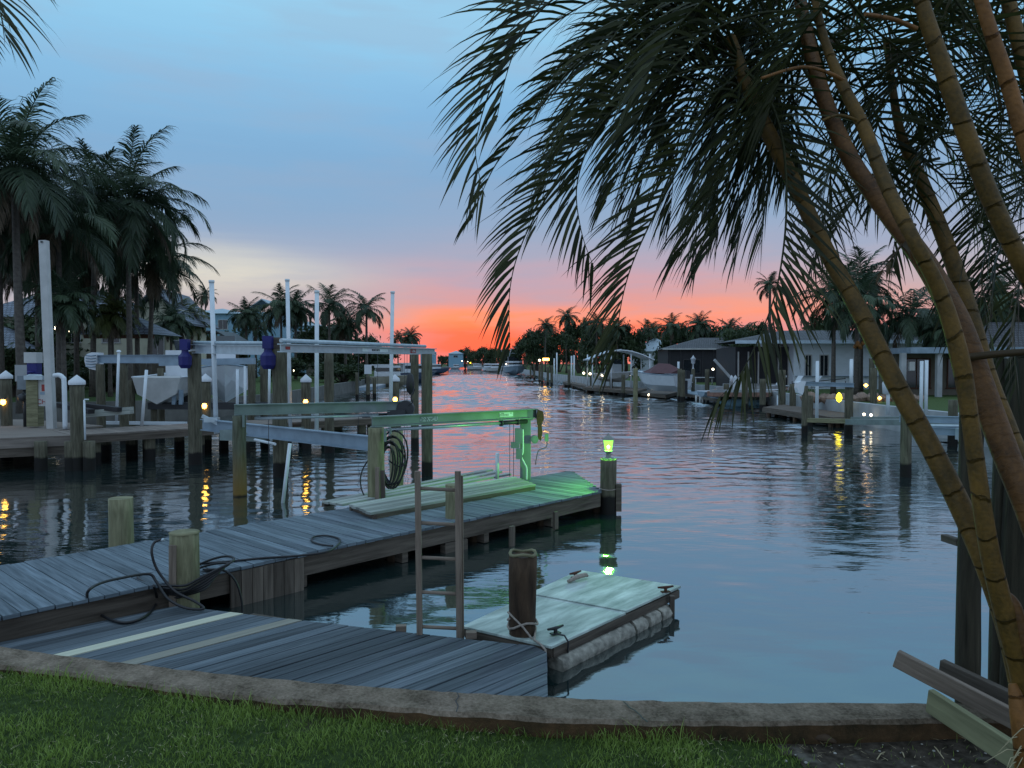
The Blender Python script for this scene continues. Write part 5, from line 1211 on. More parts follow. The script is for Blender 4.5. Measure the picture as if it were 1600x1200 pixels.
m = MB(); m.cyl((X(131.5,19.6),19.6,Z(687,19.6)), (X(131,19.6),19.6,Z(625,19.6)), .025, seg=8); m.bar((X(131,19.6),19.6,Z(624,19.6)), (X(138,19.6),19.6,Z(624,19.6)), .03,.03); tag(m.build('thin_pipe', M['pvc']), 'thin white pipe on the right side of the nearest capped piling', 'pipe')
m = MB(); m.cyl((X(220,23.4),23.4,ZND-.1), (X(229,23.4),23.4,Z(578,23.4)), .048, seg=10); tag(m.build('leaning_pipe', M['pvc']), 'white pipe leaning beside the hanging boat hull', 'pipe')
m = MB(); m.cyl((X(181,25.5),25.5,ZND), (X(186,25.5),25.5,Z(550,25.5)), .045, seg=10); m.lathe((X(186,25.5),25.5,Z(550,25.5)), [(.08,0),(.05,.06),(.001,.07)], 10); tag(m.build('guide_pole', M['pvc']), 'white guide pole in front of the left high beam', 'pole')
# guide poles
for px0, px1, y0, y1, Y, lb in ((337,332,660,439,20.2,'tall white guide pole between the two blue motors'),(453,450,640,437,24.5,'tallest white guide pole above the second blue motor'),(494,496,655,455,23.0,'slim white guide pole in front of the bushy palms'),(609,614,660,456,26.0,'white guide pole standing against the orange sky')):
    m = MB(); m.cyl((X(px0,Y),Y,Z(y1+ (y0-y1),Y)-(.6 if px0 != 337 else .3)), (X(px1,Y),Y,Z(y1,Y)), .062, seg=10); m.cyl((X(px1,Y),Y,Z(y1,Y)-.05),(X(px1,Y),Y,Z(y1,Y)+.02), .075, seg=10); tag(m.build('guide_pole', M['pvc']), lb, 'pole', 'white boat lift guide poles')
m = MB(); c = V((X(335,20.2),20.0,Z(655,20.2))); m.box(c, (.35,.2,.12)); m.bar(c+V((-.25,0,.1)), c+V((.25,0,-.15)), .08,.08); tag(m.build('pole_bracket', M['alu']), 'small metal bracket holding the foot of a white guide pole', 'bracket')
# the high lift
hl = thing('high_boat_lift', 'tall aluminium boat lift on dark pilings with a printed beam', 'boat lift', (-6,21,0))
def top_at(px, py, Y): v = D(px, py, Y); return v
pA = (304, 20.9); pB = (437, 18.7); pC = (514, 23.7); pD = (648, 25.0); pE = (667, 18.9)
zb = Z(547, 18.7)
for px, Y, r, top in ((304,20.9,.175,Z(549,20.9)),(437,18.7,.175,Z(546,18.7)),(514,23.7,.14,Z(552,23.7)),(648,25.0,.13,Z(553,25)),(667,18.9,.135,Z(553,18.9))):
    m = MB(); piling_mesh(m, X(px,Y), Y, r, top); m.build('piling', M['pile'], hl)
a = D(298,545,20.9); b = D(415,547,18.9); m = MB(); ibeam(m, a, b, .20, .16); m.build('beam', M['alu'], hl)
m = MB(); m.cyl(a+V((0,0,.17)), b+V((0,0,.17)), .045, seg=8); m.build('drive_pipe', M['alu'], hl)
a3 = D(438,543.5,17.6); b3 = D(679,549.5,24.4); m = MB(); ibeam(m, a3, b3, .15, .18, .025); bm3 = m.build('printed_beam', M['alu'], hl)
m = MB(); m.cyl(a3+V((0,.05,.17)), b3+V((-.3,.05,.17)), .05, seg=8); m.build('drive_pipe', M['alu'], hl)
d3 = (b3-a3).normalized(); f3 = V((d3.y,-d3.x,0))*.016
def on_beam(px, m_, w_, h_, mat, name='sticker'):
    # point along the beam in front of picture column px
    t_ = (px-438)/(679-438); Y = 1/((1-t_)/a3.y + t_/b3.y); s_ = (Y-a3.y)/(b3.y-a3.y); c_ = lerp(a3, b3, s_)+f3
    mm_ = MB(); mm_.bar(c_-d3*w_/2, c_+d3*w_/2, .006, h_); return mm_.build(name, M[mat], bm3), c_
on_beam(449,None,.16,.07,'signred'); o_, c_ = on_beam(645,None,.32,.12,'signred')
rz3 = math.atan2(d3.y, d3.x)
def put(txt, c, size, mat): 
    return letters(txt, c, size, mat, bm3, rz3)
put('USA', c_+f3*.8, .12, 'white')
o_, c_ = on_beam(586,None,1.3,.085,'pvc'); put('BOAT LIFTS', c_+f3*.8, .075, 'dark')
def motor(x, Y, zt, nm, lb, sc=1.0):
    m_ = MB(); m_.box((x,Y,zt-.16*sc), (.22*sc,.22*sc,.32*sc)); m_.lathe((x,Y,zt-.84*sc), [(.001,0),(.12*sc,.0),(.19*sc,.10*sc),(.20*sc,.34*sc),(.11*sc,.44*sc),(.09*sc,.56*sc)], 8, smooth=False)
    return m_
m = motor(X(289.5,20.6), 20.6, Z(530,20.6), 0, 0, .93); m.build('blue_motor_cover', M['navy'], hl)
m = motor(X(421,18.6), 18.5, Z(525,18.5), 0, 0, .95); m.build('blue_motor_cover', M['navy'], hl)
m = MB(); m.box((X(432,18.7),18.75,Z(537,18.7)), (.2,.3,.3)); m.box((X(299,20.9),20.9,Z(538,20.9)), (.16,.3,.25)); m.build('wood_block', M['fascia'], hl)
m = MB()
for px, Y in ((302+21,20.6),(441+8,18.4),(540,20.0)): pass
for px in (560,590,632,636): m.cyl(D(px,553,22.5), D(px,700,22.5), .007, seg=5)
m.build('lift_cable', M['dark'], hl)
m = MB(); c = D(641,600,21); m.lathe(c, [(.001,-.3),(.10,-.2),(.12,0),(.08,.25),(.001,.3)], 10); m.build('rubber_bumper', M['black'], hl)
# left high beam with white ribbed cover
ll = thing('left_boat_lift', 'boat lift beam with a ribbed white motor cover at the left', 'boat lift', (X(200,27),27,0))
a = D(146,561,26.5); b = D(300,561,25.0); m = MB(); ibeam(m, a, b, .24, .16); m.build('beam', M['bluegrey'], ll)
for px, Y in ((157,26.3),(193,26.0)):
    m = MB(); piling_mesh(m, X(px,Y), Y, .14, Z(569,Y)); m.build('piling', M['pile'], ll)
m = MB(); prof = [(151,551),(143,550.5),(136,553),(132,558),(132,565),(134,572),(139,576),(151,579)]
P = [D(x, y, 26.3) for x, y in prof]; Q = [p+V((0,.45,0)) for p in P]; m.poly(P[::-1]); m.poly(Q)
for i in range(8): j=(i+1)%8; m.poly([P[i],P[j],Q[j],Q[i]])
cov = m.build('ribbed_cover', M['white'], ll); 
for k in range(5):
    m = MB(); y_ = 555+4.4*k; m.tube([D(134,y_,26.27), D(142,y_+1,26.27), D(150,y_,26.27)], .018, 5); m.build('rib', M['bluegrey'], cov)
m = MB(); m.bar(D(250,567,25.0), D(398,564,24.5), .14, .2); m.build('lower_beam', M['bluegrey'], ll)
for px, Y, tp in ((393,27,568),(412,27.5,572)):
    piling(px, Y, .13, Z(tp,Y), {393:'grey-green piling right of the hanging white hull',412:'thin dark piling just left of the second blue motor'}[px], 'pile')
# hanging boats
def boat_hull(m, L, B, Hh, n=14, rake=.25, flare=.12, tumb=0, mi=0, z0=0):
    """bow towards +x, keel at z0; returns sheer points"""
    secs = []
    for i in range(n+1):
        t = i/n; x = -L/2 + L*t; bb = B/2*(1-max(0,(t-.35)/.65)**2.6); kz = z0 + (max(0,(t-.6)/.4)**2.2)*Hh*.72; sh = z0+Hh*(.86+.22*t*t); ch = kz + (sh-kz)*.38
        xs = x + rake*L*.25*max(0,(t-.6)/.4)*0
        secs.append([(xs,0,kz),(xs,-bb*.80,ch),(xs+rake*(t**3)*.9,-bb-flare*t*(bb > .02),sh),(xs+rake*(t**3)*.9,bb+flare*t*(bb > .02),sh),(xs,bb*.80,ch)])
    for a_, b_ in zip(secs[:-1], secs[1:]):
        for j, k in ((0,1),(1,2),(3,4),(4,0)): m.poly([a_[j],a_[k],b_[k],b_[j]], smooth=True, mi=mi, uvs=[(0,0)]*4)
        m.poly([a_[2],a_[3],b_[3],b_[2]], mi=mi, uvs=[(0,0)]*4)
    m.poly([secs[0][j] for j in (0,4,3,2,1)], mi=mi, uvs=[(0,0)]*5)
    return secs
def console_boat(name, label, loc, rz, L=7, B=2.4, Hh=1.1, hull='white', cover=None, ttop=True, outb=True, group=None):
    t = thing(name, label, 'boat', loc, rz, group)
    m = MB(); secs = boat_hull(m, L, B, Hh); m.build('hull', M[hull], t, local=True)
    m = MB()
    for sgn in (2,3): m.tube([V(s_[sgn])+V((0,0,.02)) for s_ in secs], .035, 6)
    m.build('rub_rail', M['white'] if hull != 'white' else M['bluegrey'], t, local=True)
    if cover:
        m = MB(); zc_ = Hh*.95; pr_ = [(-L*.42,.35),(-L*.2,.75),(L*.05,.8),(L*.25,.35),(L*.36,.05)]
        for (xa, ha), (xb, hb) in zip(pr_[:-1], pr_[1:]):
            wa, wb = B*.46*(1-max(0,xa/L-.1)), B*.46*(1-max(0,xb/L-.1)*1.6)
            for s1, s2 in ((-1,0),(0,1)):
                def pt(x_, w_, s_, h_): return (x_, s_*w_, zc_+ (h_ if s_ == 0 else .02))
                m.poly([pt(xa,wa,s1,ha),pt(xb,wb,s1,hb),pt(xb,wb,s2,hb),pt(xa,wa,s2,ha)], smooth=True)
        m.poly([(-L*.42,-B*.46,zc_),(-L*.42,0,zc_+.35),(-L*.42,B*.46,zc_)])
        m.build('canvas_cover', M[cover], t, local=True)
    else:
        m = MB(); m.box((0,0,Hh+.35), (.9,.8,1.0)); m.build('console', M['white'], t, local=True)
        m = MB(); m.bar((.5,0,Hh+.8), (.25,0,Hh+1.25), .75, .03); m.build('windscreen', M['glass'], t, local=True)
    if ttop:
        m = MB()
        for sx, sy in ((-.5,-.5),(-.5,.5),(.5,-.5),(.5,.5)): m.cyl((sx,sy*B*.5,Hh), (sx*.9,sy*B*.45,Hh+1.9), .03, seg=6)
        m.build('t_top_frame', M['alu'], t, local=True); m = MB(); m.box((0,0,Hh+1.93), (2.2,B*.75,.07)); m.build('t_top', M['white'], t, local=True)
    if outb:
        m = MB(); m.box((-L/2-.3,0,Hh*.9), (.45,.4,.6)); m.box((-L/2-.3,0,Hh*.25), (.2,.12,1.0)); m.build('outboard_motor', M['dark'], t, local=True)
    return t
console_boat('lifted_boat', 'white hulled boat hanging in the left lift behind the dark pilings', (X(352,31),31,1.2), -1.22, 6.4, 2.2, 1.4, 'white', ttop=False)
console_boat('lifted_boat', 'white boat stern with boxy transom hanging left of the big dark piling', (X(283,29.5),29.5,1.3), 1.6, 4.4, 1.7, 1.1, 'offwhite', ttop=False, outb=False)
t = thing('boat_trailer_frame', 'dark cradle frame under the hanging boats', 'lift cradle', (X(330,29),29,.7)); m = MB(); m.bar(D(235,634,28), D(420,634,27), .3,.25); m.bar(D(262,622,29), D(300,622,29), .3,.3); m.build('beam', M['dark'], t)
for k, (px, y0, y1) in enumerate([(272,609,632),(283,609,632)]):
    m = MB(); m.bar(D(px,y0,27.5), D(px,y1,27.5), .12,.12,up=(0,1,0)); m.build('bunk_leg', M['bluegrey'], t)
m = MB(); m.bar(D(133,647,22.6), D(206,641,22.6), .25, .2); sb = tag(m.build('spare_beam', M['plat']), 'pale green-grey beam lying along the left walkway', 'beam')
m = MB(); m.bar(D(128,633,22.9), D(187,640,22.4), .2, .13); m.bar(D(88,632,22.9), D(143,643,22.2), .2, .13); tag(m.build('black_bumper', M['black']), 'pair of long black bumpers resting beside the left walkway', 'bumper')
m = MB(); m.bar(D(163,660.5,27), D(290,661.5,26.5), .2, .1); tag(m.build('white_rail', M['pvc']), 'long white plastic rail behind the left walkway', 'rail')
for px, Y, tp, r, lb in ((240,28,590,.11,'dark thin piling under the left lifted boat'),(251,29,575,.12,'dark piling at the stern of the left lifted boat'),(575,60,586,.15,'left piling of the pair by the low floating dock'),(585,62,590,.15,'right piling of the pair by the low floating dock'),(205,27.5,594,.12,'short grey piling right of the left lift beam piling')):
    piling(px, Y, r, Z(tp,Y), lb, 'pile')
for px, y0, y1, Y in ((370,577,655,23),(382,572,660,24.5),(420,576,640,26),(427,577,640,26)):
    m = MB(); m.cyl((X(px,Y),Y,Z(y1,Y)), (X(px+1,Y),Y,Z(y0,Y)), .045, seg=8); tag(m.build('thin_guide_pole', M['pvc']), {370:'short white pole just left of the grey-green piling',382:'slim white pole touching the grey-green piling',420:'left one of two close thin white poles by the second motor',427:'right one of two close thin white poles by the second motor'}[px], 'pole')

# ------------------------------------------------------------------ left far boats and floats
t = thing('floating_dock', 'low floating dock with white top beyond the left lift', 'dock', (X(545,66),66,0))
c4 = [G(512,611,.1),G(590,606,.1),G(606,602,.1),G(530,603,.1)]
m = MB(); m.prism([(p.x,p.y) for p in c4], -.1, .25); m.build('float_body', M['bluegrey'], t); m = MB(); m.prism([(p.x,p.y) for p in c4], .254, .36); m.build('white_top', M['white'], t)
piling(558, 60, .14, Z(582,60), 'piling with white utility box on top', 'pile'); m = MB(); m.box((X(575,66),66,Z(577,66)), (.55,.4,.8)); tag(m.build('utility_box', M['white']), 'small white utility box on the pilings near the floating dock', 'box')
def cruiser(label, px, Y, rz, L, B, Hh, hull, tower=False, z0=-.15, group=None, name='fishing_boat'):
    t = thing(name, label, 'boat', (X(px,Y),Y,z0), rz, group); m = MB(); secs = boat_hull(m, L, B, Hh, rake=.5, flare=.3); m.build('hull', M[hull], t, local=True)
    m = MB(); m.prism([(-L*.15,-B*.38),(L*.18,-B*.32),(L*.26,-B*.15),(L*.26,B*.15),(L*.18,B*.32),(-L*.15,B*.38)], Hh*.92, Hh+1.15); m.build('cabin', M['white'], t, local=True)
    m = MB(); m.prism([(-L*.12,-B*.385),(L*.182,-B*.325),(L*.265,-B*.15),(L*.265,B*.15),(L*.182,B*.325),(-L*.12,B*.385)], Hh+.45, Hh+.9); m.build('cabin_glass', M['glass'], t, local=True)
    m = MB(); m.prism([(-L*.2,-B*.4),(L*.12,-B*.34),(L*.12,B*.34),(-L*.2,B*.4)], Hh+1.15, Hh+1.3); m.build('flybridge', M['white'], t, local=True)
    if tower:
        m = MB(); top = Hh+4.6
        for sx in (-1.2,.6):
            for sy in (-1,1): m.cyl((sx,sy*B*.32,Hh+1.3), (sx*.5,sy*B*.14,top), .05, seg=6)
        for q in (.3,.6,1): 
            w_ = B*(.32-.18*q); m.box((-.1,0,Hh+1.3+(top-Hh-1.3)*q), (1.7-.8*q, 2*w_+.1, .09))
        for sy in (-1,1): m.cyl((0,sy*B*.45,Hh+.4), (-.8,sy*B*.75,Hh+6.5), .04, seg=6)
        m.build('tuna_tower', M['alu'], t, local=True)
        m = MB(); m.box((-.3,0,Hh+1.9), (2.0,B*.62,1.1)); m.build('helm_enclosure', M['glass'], t, local=True)
    m = MB(); pts = [V(s_[2])+V((0,0,.35)) for s_ in secs[8:]] ; m.tube(pts, .03, 5); pts = [V(s_[3])+V((0,0,.35)) for s_ in secs[8:]]; m.tube(pts, .03, 5); m.build('bow_rail', M['alu'], t, local=True)
    return t
cruiser('white sport fishing boat with tall tower moored bow-on in mid canal', 804, 192, -pi/2+.12, 13, 5.2, 2.2, 'bluegrey', True)
cruiser('beige hulled cabin boat moored behind the left lift', 600, 92, .15, 7.5, 2.8, 1.5, 'beige')
cruiser('dark blue hulled boat moored right of the beige cabin boat', 640, 112, .35, 7.5, 3.0, 1.7, 'navyhull')
cruiser('boat bow pointing right past the last dark piling', 675, 205, .05, 9, 3.2, 1.6, 'navyhull')
cruiser('small white cabin boat at the far end of the canal', 713, 400, -.9, 8, 2.6, 1.2, 'white')
for i, (px, Y, h_) in enumerate([(762,270,'white'),(775,250,'offwhite'),(785,300,'white'),(745,330,'offwhite')]):
    cruiser(['far white boat among pilings left of the fishing boat','far dull boat nearest the fishing boat on its left','far white boat partly behind the fishing boat','far dull boat beside the yellow shore lights'][i], px, Y, -1.4+.4*i, 8, 3.2, 1.6, h_)
for px, py, Y, r, mt, lb in ((731,565,340,.2,'whitelamp','white shore light left of the far yellow light'),(735,567,330,.35,'amber','far yellow light on the canal end shore'),(722,564,360,.3,'whitelamp','faint white light at the canal end'),(791,569,190,.2,'whitelamp','white light at the fishing boat bow')):
    m = MB(); m.lathe(D(px,py,Y), [(.001,-r),(r,0),(.001,r)], 8); tag(m.build('shore_light', M['whitelamp' if mt == 'whitelamp' else 'yellowlamp']), lb, 'light')

# ------------------------------------------------------------------ right bank waterfront
for px, yb, yt, r, lb in ((843,593,570,.16,'piling nearest the fishing boat'),(847,595,566,.16,'piling second from the fishing boat'),(835,589,569,.16,'short piling behind the fishing boat'),(829,588,571,.16,'far piling right of the fishing boat'),(856,597,573,.16,'dark piling by the yellow dock light'),(862,598,571,.16,'dark piling left of the white pole pair'),(889,602,577,.16,'dark piling right of the white pole pair'),
                          (924,606,585,.15,'left corner piling of the curved shelter dock'),(955,610,583,.15,'middle piling of the curved shelter dock'),(974,616,585,.16,'right piling of the curved shelter dock'),(993,622,575,.17,'tall pale piling left of the maroon covered boat'),(1062,622,576,.16,'piling at the stern of the maroon covered boat'),(1067,623,578,.16,'piling beside the stern piling of the maroon boat'),
                          (1105,620,577,.17,'green piling right of the white lamp post'),(1135,630,600,.17,'short thick piling at the grey skiff'),(1164,635,580,.18,'green piling in front of the brick terrace'),(1192,637,592,.18,'brown piling at the corner of the brown dock'),(1222,640,578,.2,'piling in front of the white house lanai'),(1239,643,600,.17,'short piling under the brown dock edge')):
    p0 = G(px, yb+4, 0); piling(px, p0.y, r, Z(yt, p0.y), lb, 'pile' if px not in (993,) else 'pilepale', group='pilings along the right bank')
for px, y0, y1, yw, lb in ((866,560,597,601,'left white pole of the far pair'),(870,551,599,601,'right white pole of the far pair'),(897,555,600,604,'white pole left of the curved shelter'),(893,556,600,604,'white pole close left of the curved shelter'),(1060,565,615,622,'white pole behind the maroon covered boat'),(1217,618,647,641,'short white pole against the brown dock')):
    Y = G(px,yw,0).y; m = MB(); m.cyl((X(px,Y),Y,Z(y1,Y)-.3), (X(px,Y),Y,Z(y0,Y)), .09 if px != 1217 else .11, seg=8); tag(m.build('white_pole', M['pvc']), lb, 'pole')
# far docks
def simple_dock(label, pts, z, mat='brownboard', cat='dock', name='small_dock', piles=True):
    P = [G(x, y, z) for x, y in pts]; t = thing(name, label, cat, (P[0].x,P[0].y,0)); m = MB(); m.prism([(p.x,p.y) for p in P], z-.06, z); m.build('decking', M[mat], t)
    m = MB()
    for a_, b_ in zip(P, P[1:]+P[:1]): m.bar((a_.x,a_.y,z-.16), (b_.x,b_.y,z-.16), .08, .2)
    m.build('fascia', M['fascia'], t)
    if piles:
        for a_, b_ in zip(P, P[1:]+P[:1]):
            for f_ in (.05,.5):
                c = lerp(lerp(a_, b_, f_), sum(P, V((0,0,0)))/len(P), .08); m = MB(); m.cyl((c.x,c.y,-1.2), (c.x,c.y,z-.07), .11, seg=8); m.build('piling', M['pilerot'], t)
    return t
simple_dock('narrow dark dock left of the curved shelter', [(880,597),(915,603),(915,600),(885,595)], .5)
simple_dock('brown dock under the curved boat shelter', [(911,605),(995,611),(1010,607),(925,601)], .5)
simple_dock('brown plank dock in front of the white house seawall', [(1192,636),(1300,652),(1325,652),(1322,645),(1225,632)], .45)
simple_dock('dim dock beside the maroon covered boat', [(1000,613),(1040,617),(1060,612),(1020,608)], .35)
simple_dock('little pale dock in front of the lawn', [(1058,612),(1125,622),(1140,618),(1075,609)], .5, 'bluegrey')
for px, lb in ((1088,'left white stool-like dock frame'),(1098,'second white dock frame from the left'),(1116,'right pair white dock frame, left one'),(1123,'rightmost small dock frame')):
    Y = G(px,629,0).y; m = MB(); m.cyl((X(px,Y),Y,-.2),(X(px,Y),Y,Z(618,Y)), .07, seg=6); m.cyl((X(px+6,Y),Y,-.2),(X(px+6,Y),Y,Z(619,Y)), .07, seg=6); m.bar((X(px-1,Y),Y,Z(618,Y)),(X(px+7,Y),Y,Z(619,Y)), .1,.08); tag(m.build('dock_stand', M['offwhite']), lb, 'stand')
# curved shelter
Ys = 72; t = thing('curved_boat_shelter', 'white arched-roof boat shelter over a lifted boat on the right bank', 'boat shelter', (X(965,Ys),Ys,.5))
zE = Z(562,Ys)-.5; rise = (563-548)/F*Ys; hw = 3.0
m = MB(); n = 14; ys = (-2.4, 2.4)
for i in range(n):
    for (s0, s1) in ((i/n, (i+1)/n),):
        a_, b_ = [( -hw+2*hw*s_, zE + rise*sin(pi*s_)) for s_ in (s0, s1)]
        m.poly([(a_[0],ys[0],a_[1]),(b_[0],ys[0],b_[1]),(b_[0],ys[1],b_[1]),(a_[0],ys[1],a_[1])], smooth=True)
        m.poly([(a_[0],ys[0],a_[1]-.05),(b_[0],ys[0],b_[1]-.05),(b_[0],ys[1],b_[1]-.05),(a_[0],ys[1],a_[1]-.05)][::-1], smooth=True)
m.build('arched_canopy', M['housefascia'], t, local=True)
m = MB()
for yy in (-2.45,-1.2,0,1.2,2.45): m.tube([(-hw+2*hw*i/12, yy, zE-.06+rise*sin(pi*i/12)) for i in range(13)], .05, 6)
for i in range(0,13,2): m.cyl((-hw+2*hw*i/12,-2.5,zE+.02+rise*sin(pi*i/12)),(-hw+2*hw*i/12,2.5,zE+.02+rise*sin(pi*i/12)), .03, seg=5)
m.build('roof_frame', M['white'], t, local=True)
for x in (-2.6,-.9,.9,2.6):
    for yy in (-2.3,2.3):
        m = MB(); m.cyl((x,yy,0),(x*1.0,yy,zE+.2+rise*.35), .06, seg=6); m.build('post', M['white'], t, local=True)
console_boat('lifted_boat', 'small dim boat hanging under the curved shelter', (X(962,Ys+.6),Ys+.6,1.0), -1.3, 6, 2.2, .9, 'offwhite', ttop=False)
console_boat('maroon_covered_boat', 'white boat under a maroon canvas cover on a lift', (X(1032,60),60,.6), 2.2, 4.6, 2.2, 1.45, 'white', cover='maroon', ttop=False)
for px, py, Y, lb in ((912,583,74,'leftmost small lamp below the curved shelter'),(922,584,74,'second small lamp below the curved shelter'),(941,586.5,73,'third small lamp below the curved shelter'),(955,584,73,'fourth small lamp below the curved shelter'),(985,585,72,'rightmost small lamp below the curved shelter'),(843,563,120,'white lamp above the far pilings'),(889,579,90,'white lamp beside the far pilings'),(1114,577,64,'white lamp on the green piling right of the lamp post'),(1282,645,40,'small white dock light left of the lift posts'),(1350,647.5,33,'left of two small white dock lights near the long beam'),(1361,648.5,33,'right of two small white dock lights near the long beam'),(1014,617,62,'dock light low under the maroon covered boat')):
    r = .10*Y/70+.02; m = MB(); m.lathe(D(px,py,Y), [(.001,-r),(r*.9,-r*.4),(r*.9,r*.4),(.001,r)], 8); tag(m.build('dock_light', M['whitelamp']), lb, 'light')
m = MB(); m.box(D(853,561.5,110), (.9,.3,.35)); tag(m.build('dock_light', M['amber']), 'wide yellow light over the far right pilings', 'light')
# white lamp post, davit
Y = 62; t = thing('white_lamp_post', 'green piling carrying an unlit white lantern', 'lamp post', (X(1083,Y),Y,0)); m = MB(); m.cyl((X(1083,Y),Y,-.5),(X(1083,Y),Y,Z(576,Y)), .15, seg=10); m.build('piling', M['pile'], t)
m = MB(); m.lathe((X(1083,Y),Y,Z(576,Y)), [(.09,0),(.05,.1),(.05,.35),(.16,.45),(.19,.75),(.24,.78),(.05,1.0),(.001,1.1)], 8); m.build('lantern', M['white'], t)
Y = 54; t = thing('davit_arm', 'slanting grey davit arm with two white floats at its foot', 'davit', (X(1145,Y),Y,0)); m = MB(); m.bar(D(1116,562,Y), D(1143,592,Y), .2,.16); m.bar(D(1143,590,Y), D(1140,628,Y), .18,.18,up=(0,1,0)); m.build('arm', M['wallgrey'], t)
for px in (1143,1149):
    m = MB(); m.lathe(D(px,592,Y-.1), [(.001,-.25),(.12,-.15),(.12,.12),(.001,.28)], 10); m.build('white_float', M['white'], t)
# brick terrace
t = thing('brick_terrace', 'sloping red brick terrace beside the right bank lawn', 'terrace', (X(1180,50),50,ZLAND)); m = MB(); q = [G(1105,612,ZLAND+.1),G(1200,613,ZLAND+.1),G(1245,606,ZLAND+.1),G(1245,597,ZLAND+.1),G(1150,597,ZLAND+.1)]; m.prism([(p.x,p.y) for p in q], ZLAND-.2, ZLAND+.12); m.build('paving', M['brick'], t)
for k in range(3):
    m = MB(); a = G(1110+10*k,611-4*k,ZLAND+.2); b = G(1205+10*k,611-4*k,ZLAND+.2); m.bar(a, b, .3,.16+.1*k); m.build('step', M['wallgrey'], t)
# skiff, floats
console_boat('grey_skiff', 'low grey skiff on a rack beside the short thick piling', (X(1163,50),50.5,.55), .12, 5.6, 1.4, .42, 'bluegrey', ttop=False, outb=False)
def pod(label, px, py, Lg, wd, hh, mat, rz=0.0, z=.0, name='kayak', cat='kayak'):
    p = G(px, py, z); t = thing(name, label, cat, (p.x,p.y,z), rz); m = MB(); n = 14
    m.tube([(-Lg/2+Lg*i/n,0,hh*.4+(abs(i/n-.5)*2)**3*hh*.5) for i in range(n+1)], [max(.02, wd/2*(1-(abs(i/n-.5)*2)**2.4)) for i in range(n+1)], 12)
    m.v = [(v[0], v[1], max(v[2]*1.0, -.05)) for v in m.v]; m.build('hull', M[mat], t, local=True)
    m = MB(); m.lathe((0,0,hh*.4+wd*.42), [(.22,0),(.24,.05),(.18,.05),(.17,-.02),(.001,-.02)], 12); m.build('seat_well', M['dark'], t, local=True)
    return t
pod('pale blue inflatable drive-on float lying on the water', 1158, 634, 3.1, .75, .3, 'bluewall'); pod('white kayak lying behind the pale blue float', 1180, 625, 3.4, .6, .3, 'white', z=.2)
m = MB(); a = G(1149,627,.3)
for dx in (0,.5): m.cyl(a+V((dx,0,-.3)), a+V((dx,0,.35)), .04, seg=6)
m.bar(a+V((0,0,.3)), a+V((.5,0,.3)), .05,.05); tag(m.build('boarding_ladder', M['white']), 'little white ladder frame at the blue float', 'ladder')
# garden furniture
def chair(px, py, Y, label, rz):
    t = thing('lounge_chair', label, 'chair', (X(px,Y),Y,ZLAND), rz, 'white lounge chairs on the right bank')
    m = MB(); m.box((0,0,.4), (.9,.55,.05)); m.build('seat', M['white'], t, local=True); m = MB(); m.bar((.4,0,.42),(.85,0,1.05), .55,.05); m.build('backrest', M['white'], t, local=True)
    for sx in (-.35,.35):
        for sy in (-.22,.22): m = MB(); m.cyl((sx,sy,0),(sx*.9,sy,.4), .025, seg=5); m.build('leg', M['white'], t, local=True)
chair(1263, 590, 52, 'white lounge chair with raised back by the house wall', 0.0); chair(1235, 592, 52, 'white chair left of the raised lounge chair', .3); chair(1212, 592, 53, 'white chair in front of the lanai posts', .6)
chair(1073, 600, 62, 'white garden chair on the small lawn by the screened house', 2.0)
t = thing('garden_table', 'white garden table near the screened house', 'table', (X(1100,66),66,ZLAND)); m = MB(); m.box((0,0,.7), (1.6,.8,.06)); m.build('top', M['white'], t, local=True)
for sx in (-.7,.7): m = MB(); m.cyl((sx,0,0),(sx,0,.68), .05, seg=6); m.build('leg', M['white'], t, local=True)
t = thing('handrail', 'thin dark handrail in front of the white house', 'railing', (X(1290,46),46,ZLAND)); m = MB(); m.cyl((-2,0,.7),(1.2,0,1.0), .03, seg=6); m.cyl((-2,0,.35),(1.2,0,.6), .02, seg=6); m.build('rail', M['dark'], t, local=True)
for x in (-2,-.4,1.2): m = MB(); m.cyl((x,0,0),(x,0,.85), .025, seg=6); m.build('post', M['dark'], t, local=True)
# rock garden and yellow lamp
t = thing('rock_border', 'rough brown rock border above the right seawall', 'rocks', (X(1370,38),38.5,ZLAND)); rr_ = random.Random(5)
for k in range(26):
    x = X(1268+ k*7.2, 38); m = MB(); r = rr_.uniform(.16,.34); m.lathe((x, 38.4+rr_.uniform(-.2,.4), ZLAND+r*.5), [(.001,-r),(r*.9,-.4*r),(r*1.1,.2*r),(r*.6,.8*r),(.001,r*.9)], 7, smooth=False)
    m.v = [(v[0]+rr_.uniform(-.04,.04), v[1], v[2]+rr_.uniform(-.04,.04)) for v in m.v]; m.build('rock', M['rock'], t)
Y = 35.6; m = MB(); m.lathe(D(1311,622,Y), [(.001,-.20),(.09,-.14),(.14,0),(.11,.14),(.04,.24),(.001,.26)], 10); tag(m.build('yellow_lamp', M['yellowlamp']), 'glowing yellow lamp above the right seawall', 'lamp')
for px, y0, Y, lb in ((1353,602,40,'yellowish spotlight at the foot of the orange-lit palm'),(1374,622,38.0,'small orange light among the rocks')):
    m = MB(); m.lathe(D(px,y0,Y), [(.001,-.1),(.12,0),(.001,.1)], 8); tag(m.build('garden_spotlight', M['amber']), lb, 'light')
ls = bpy.data.lights.new('palm_uplight', 'SPOT'); ls.energy = 60; ls.color = (1,.62,.18); ls.spot_size = 1.1; ls.shadow_soft_size = .1; lo = bpy.data.objects.new('palm_uplight', ls); S.collection.objects.link(lo); lo.location = D(1353,600,40)+V((0,-.3,.1)); lo.rotation_euler = (R(168), R(0), 0)
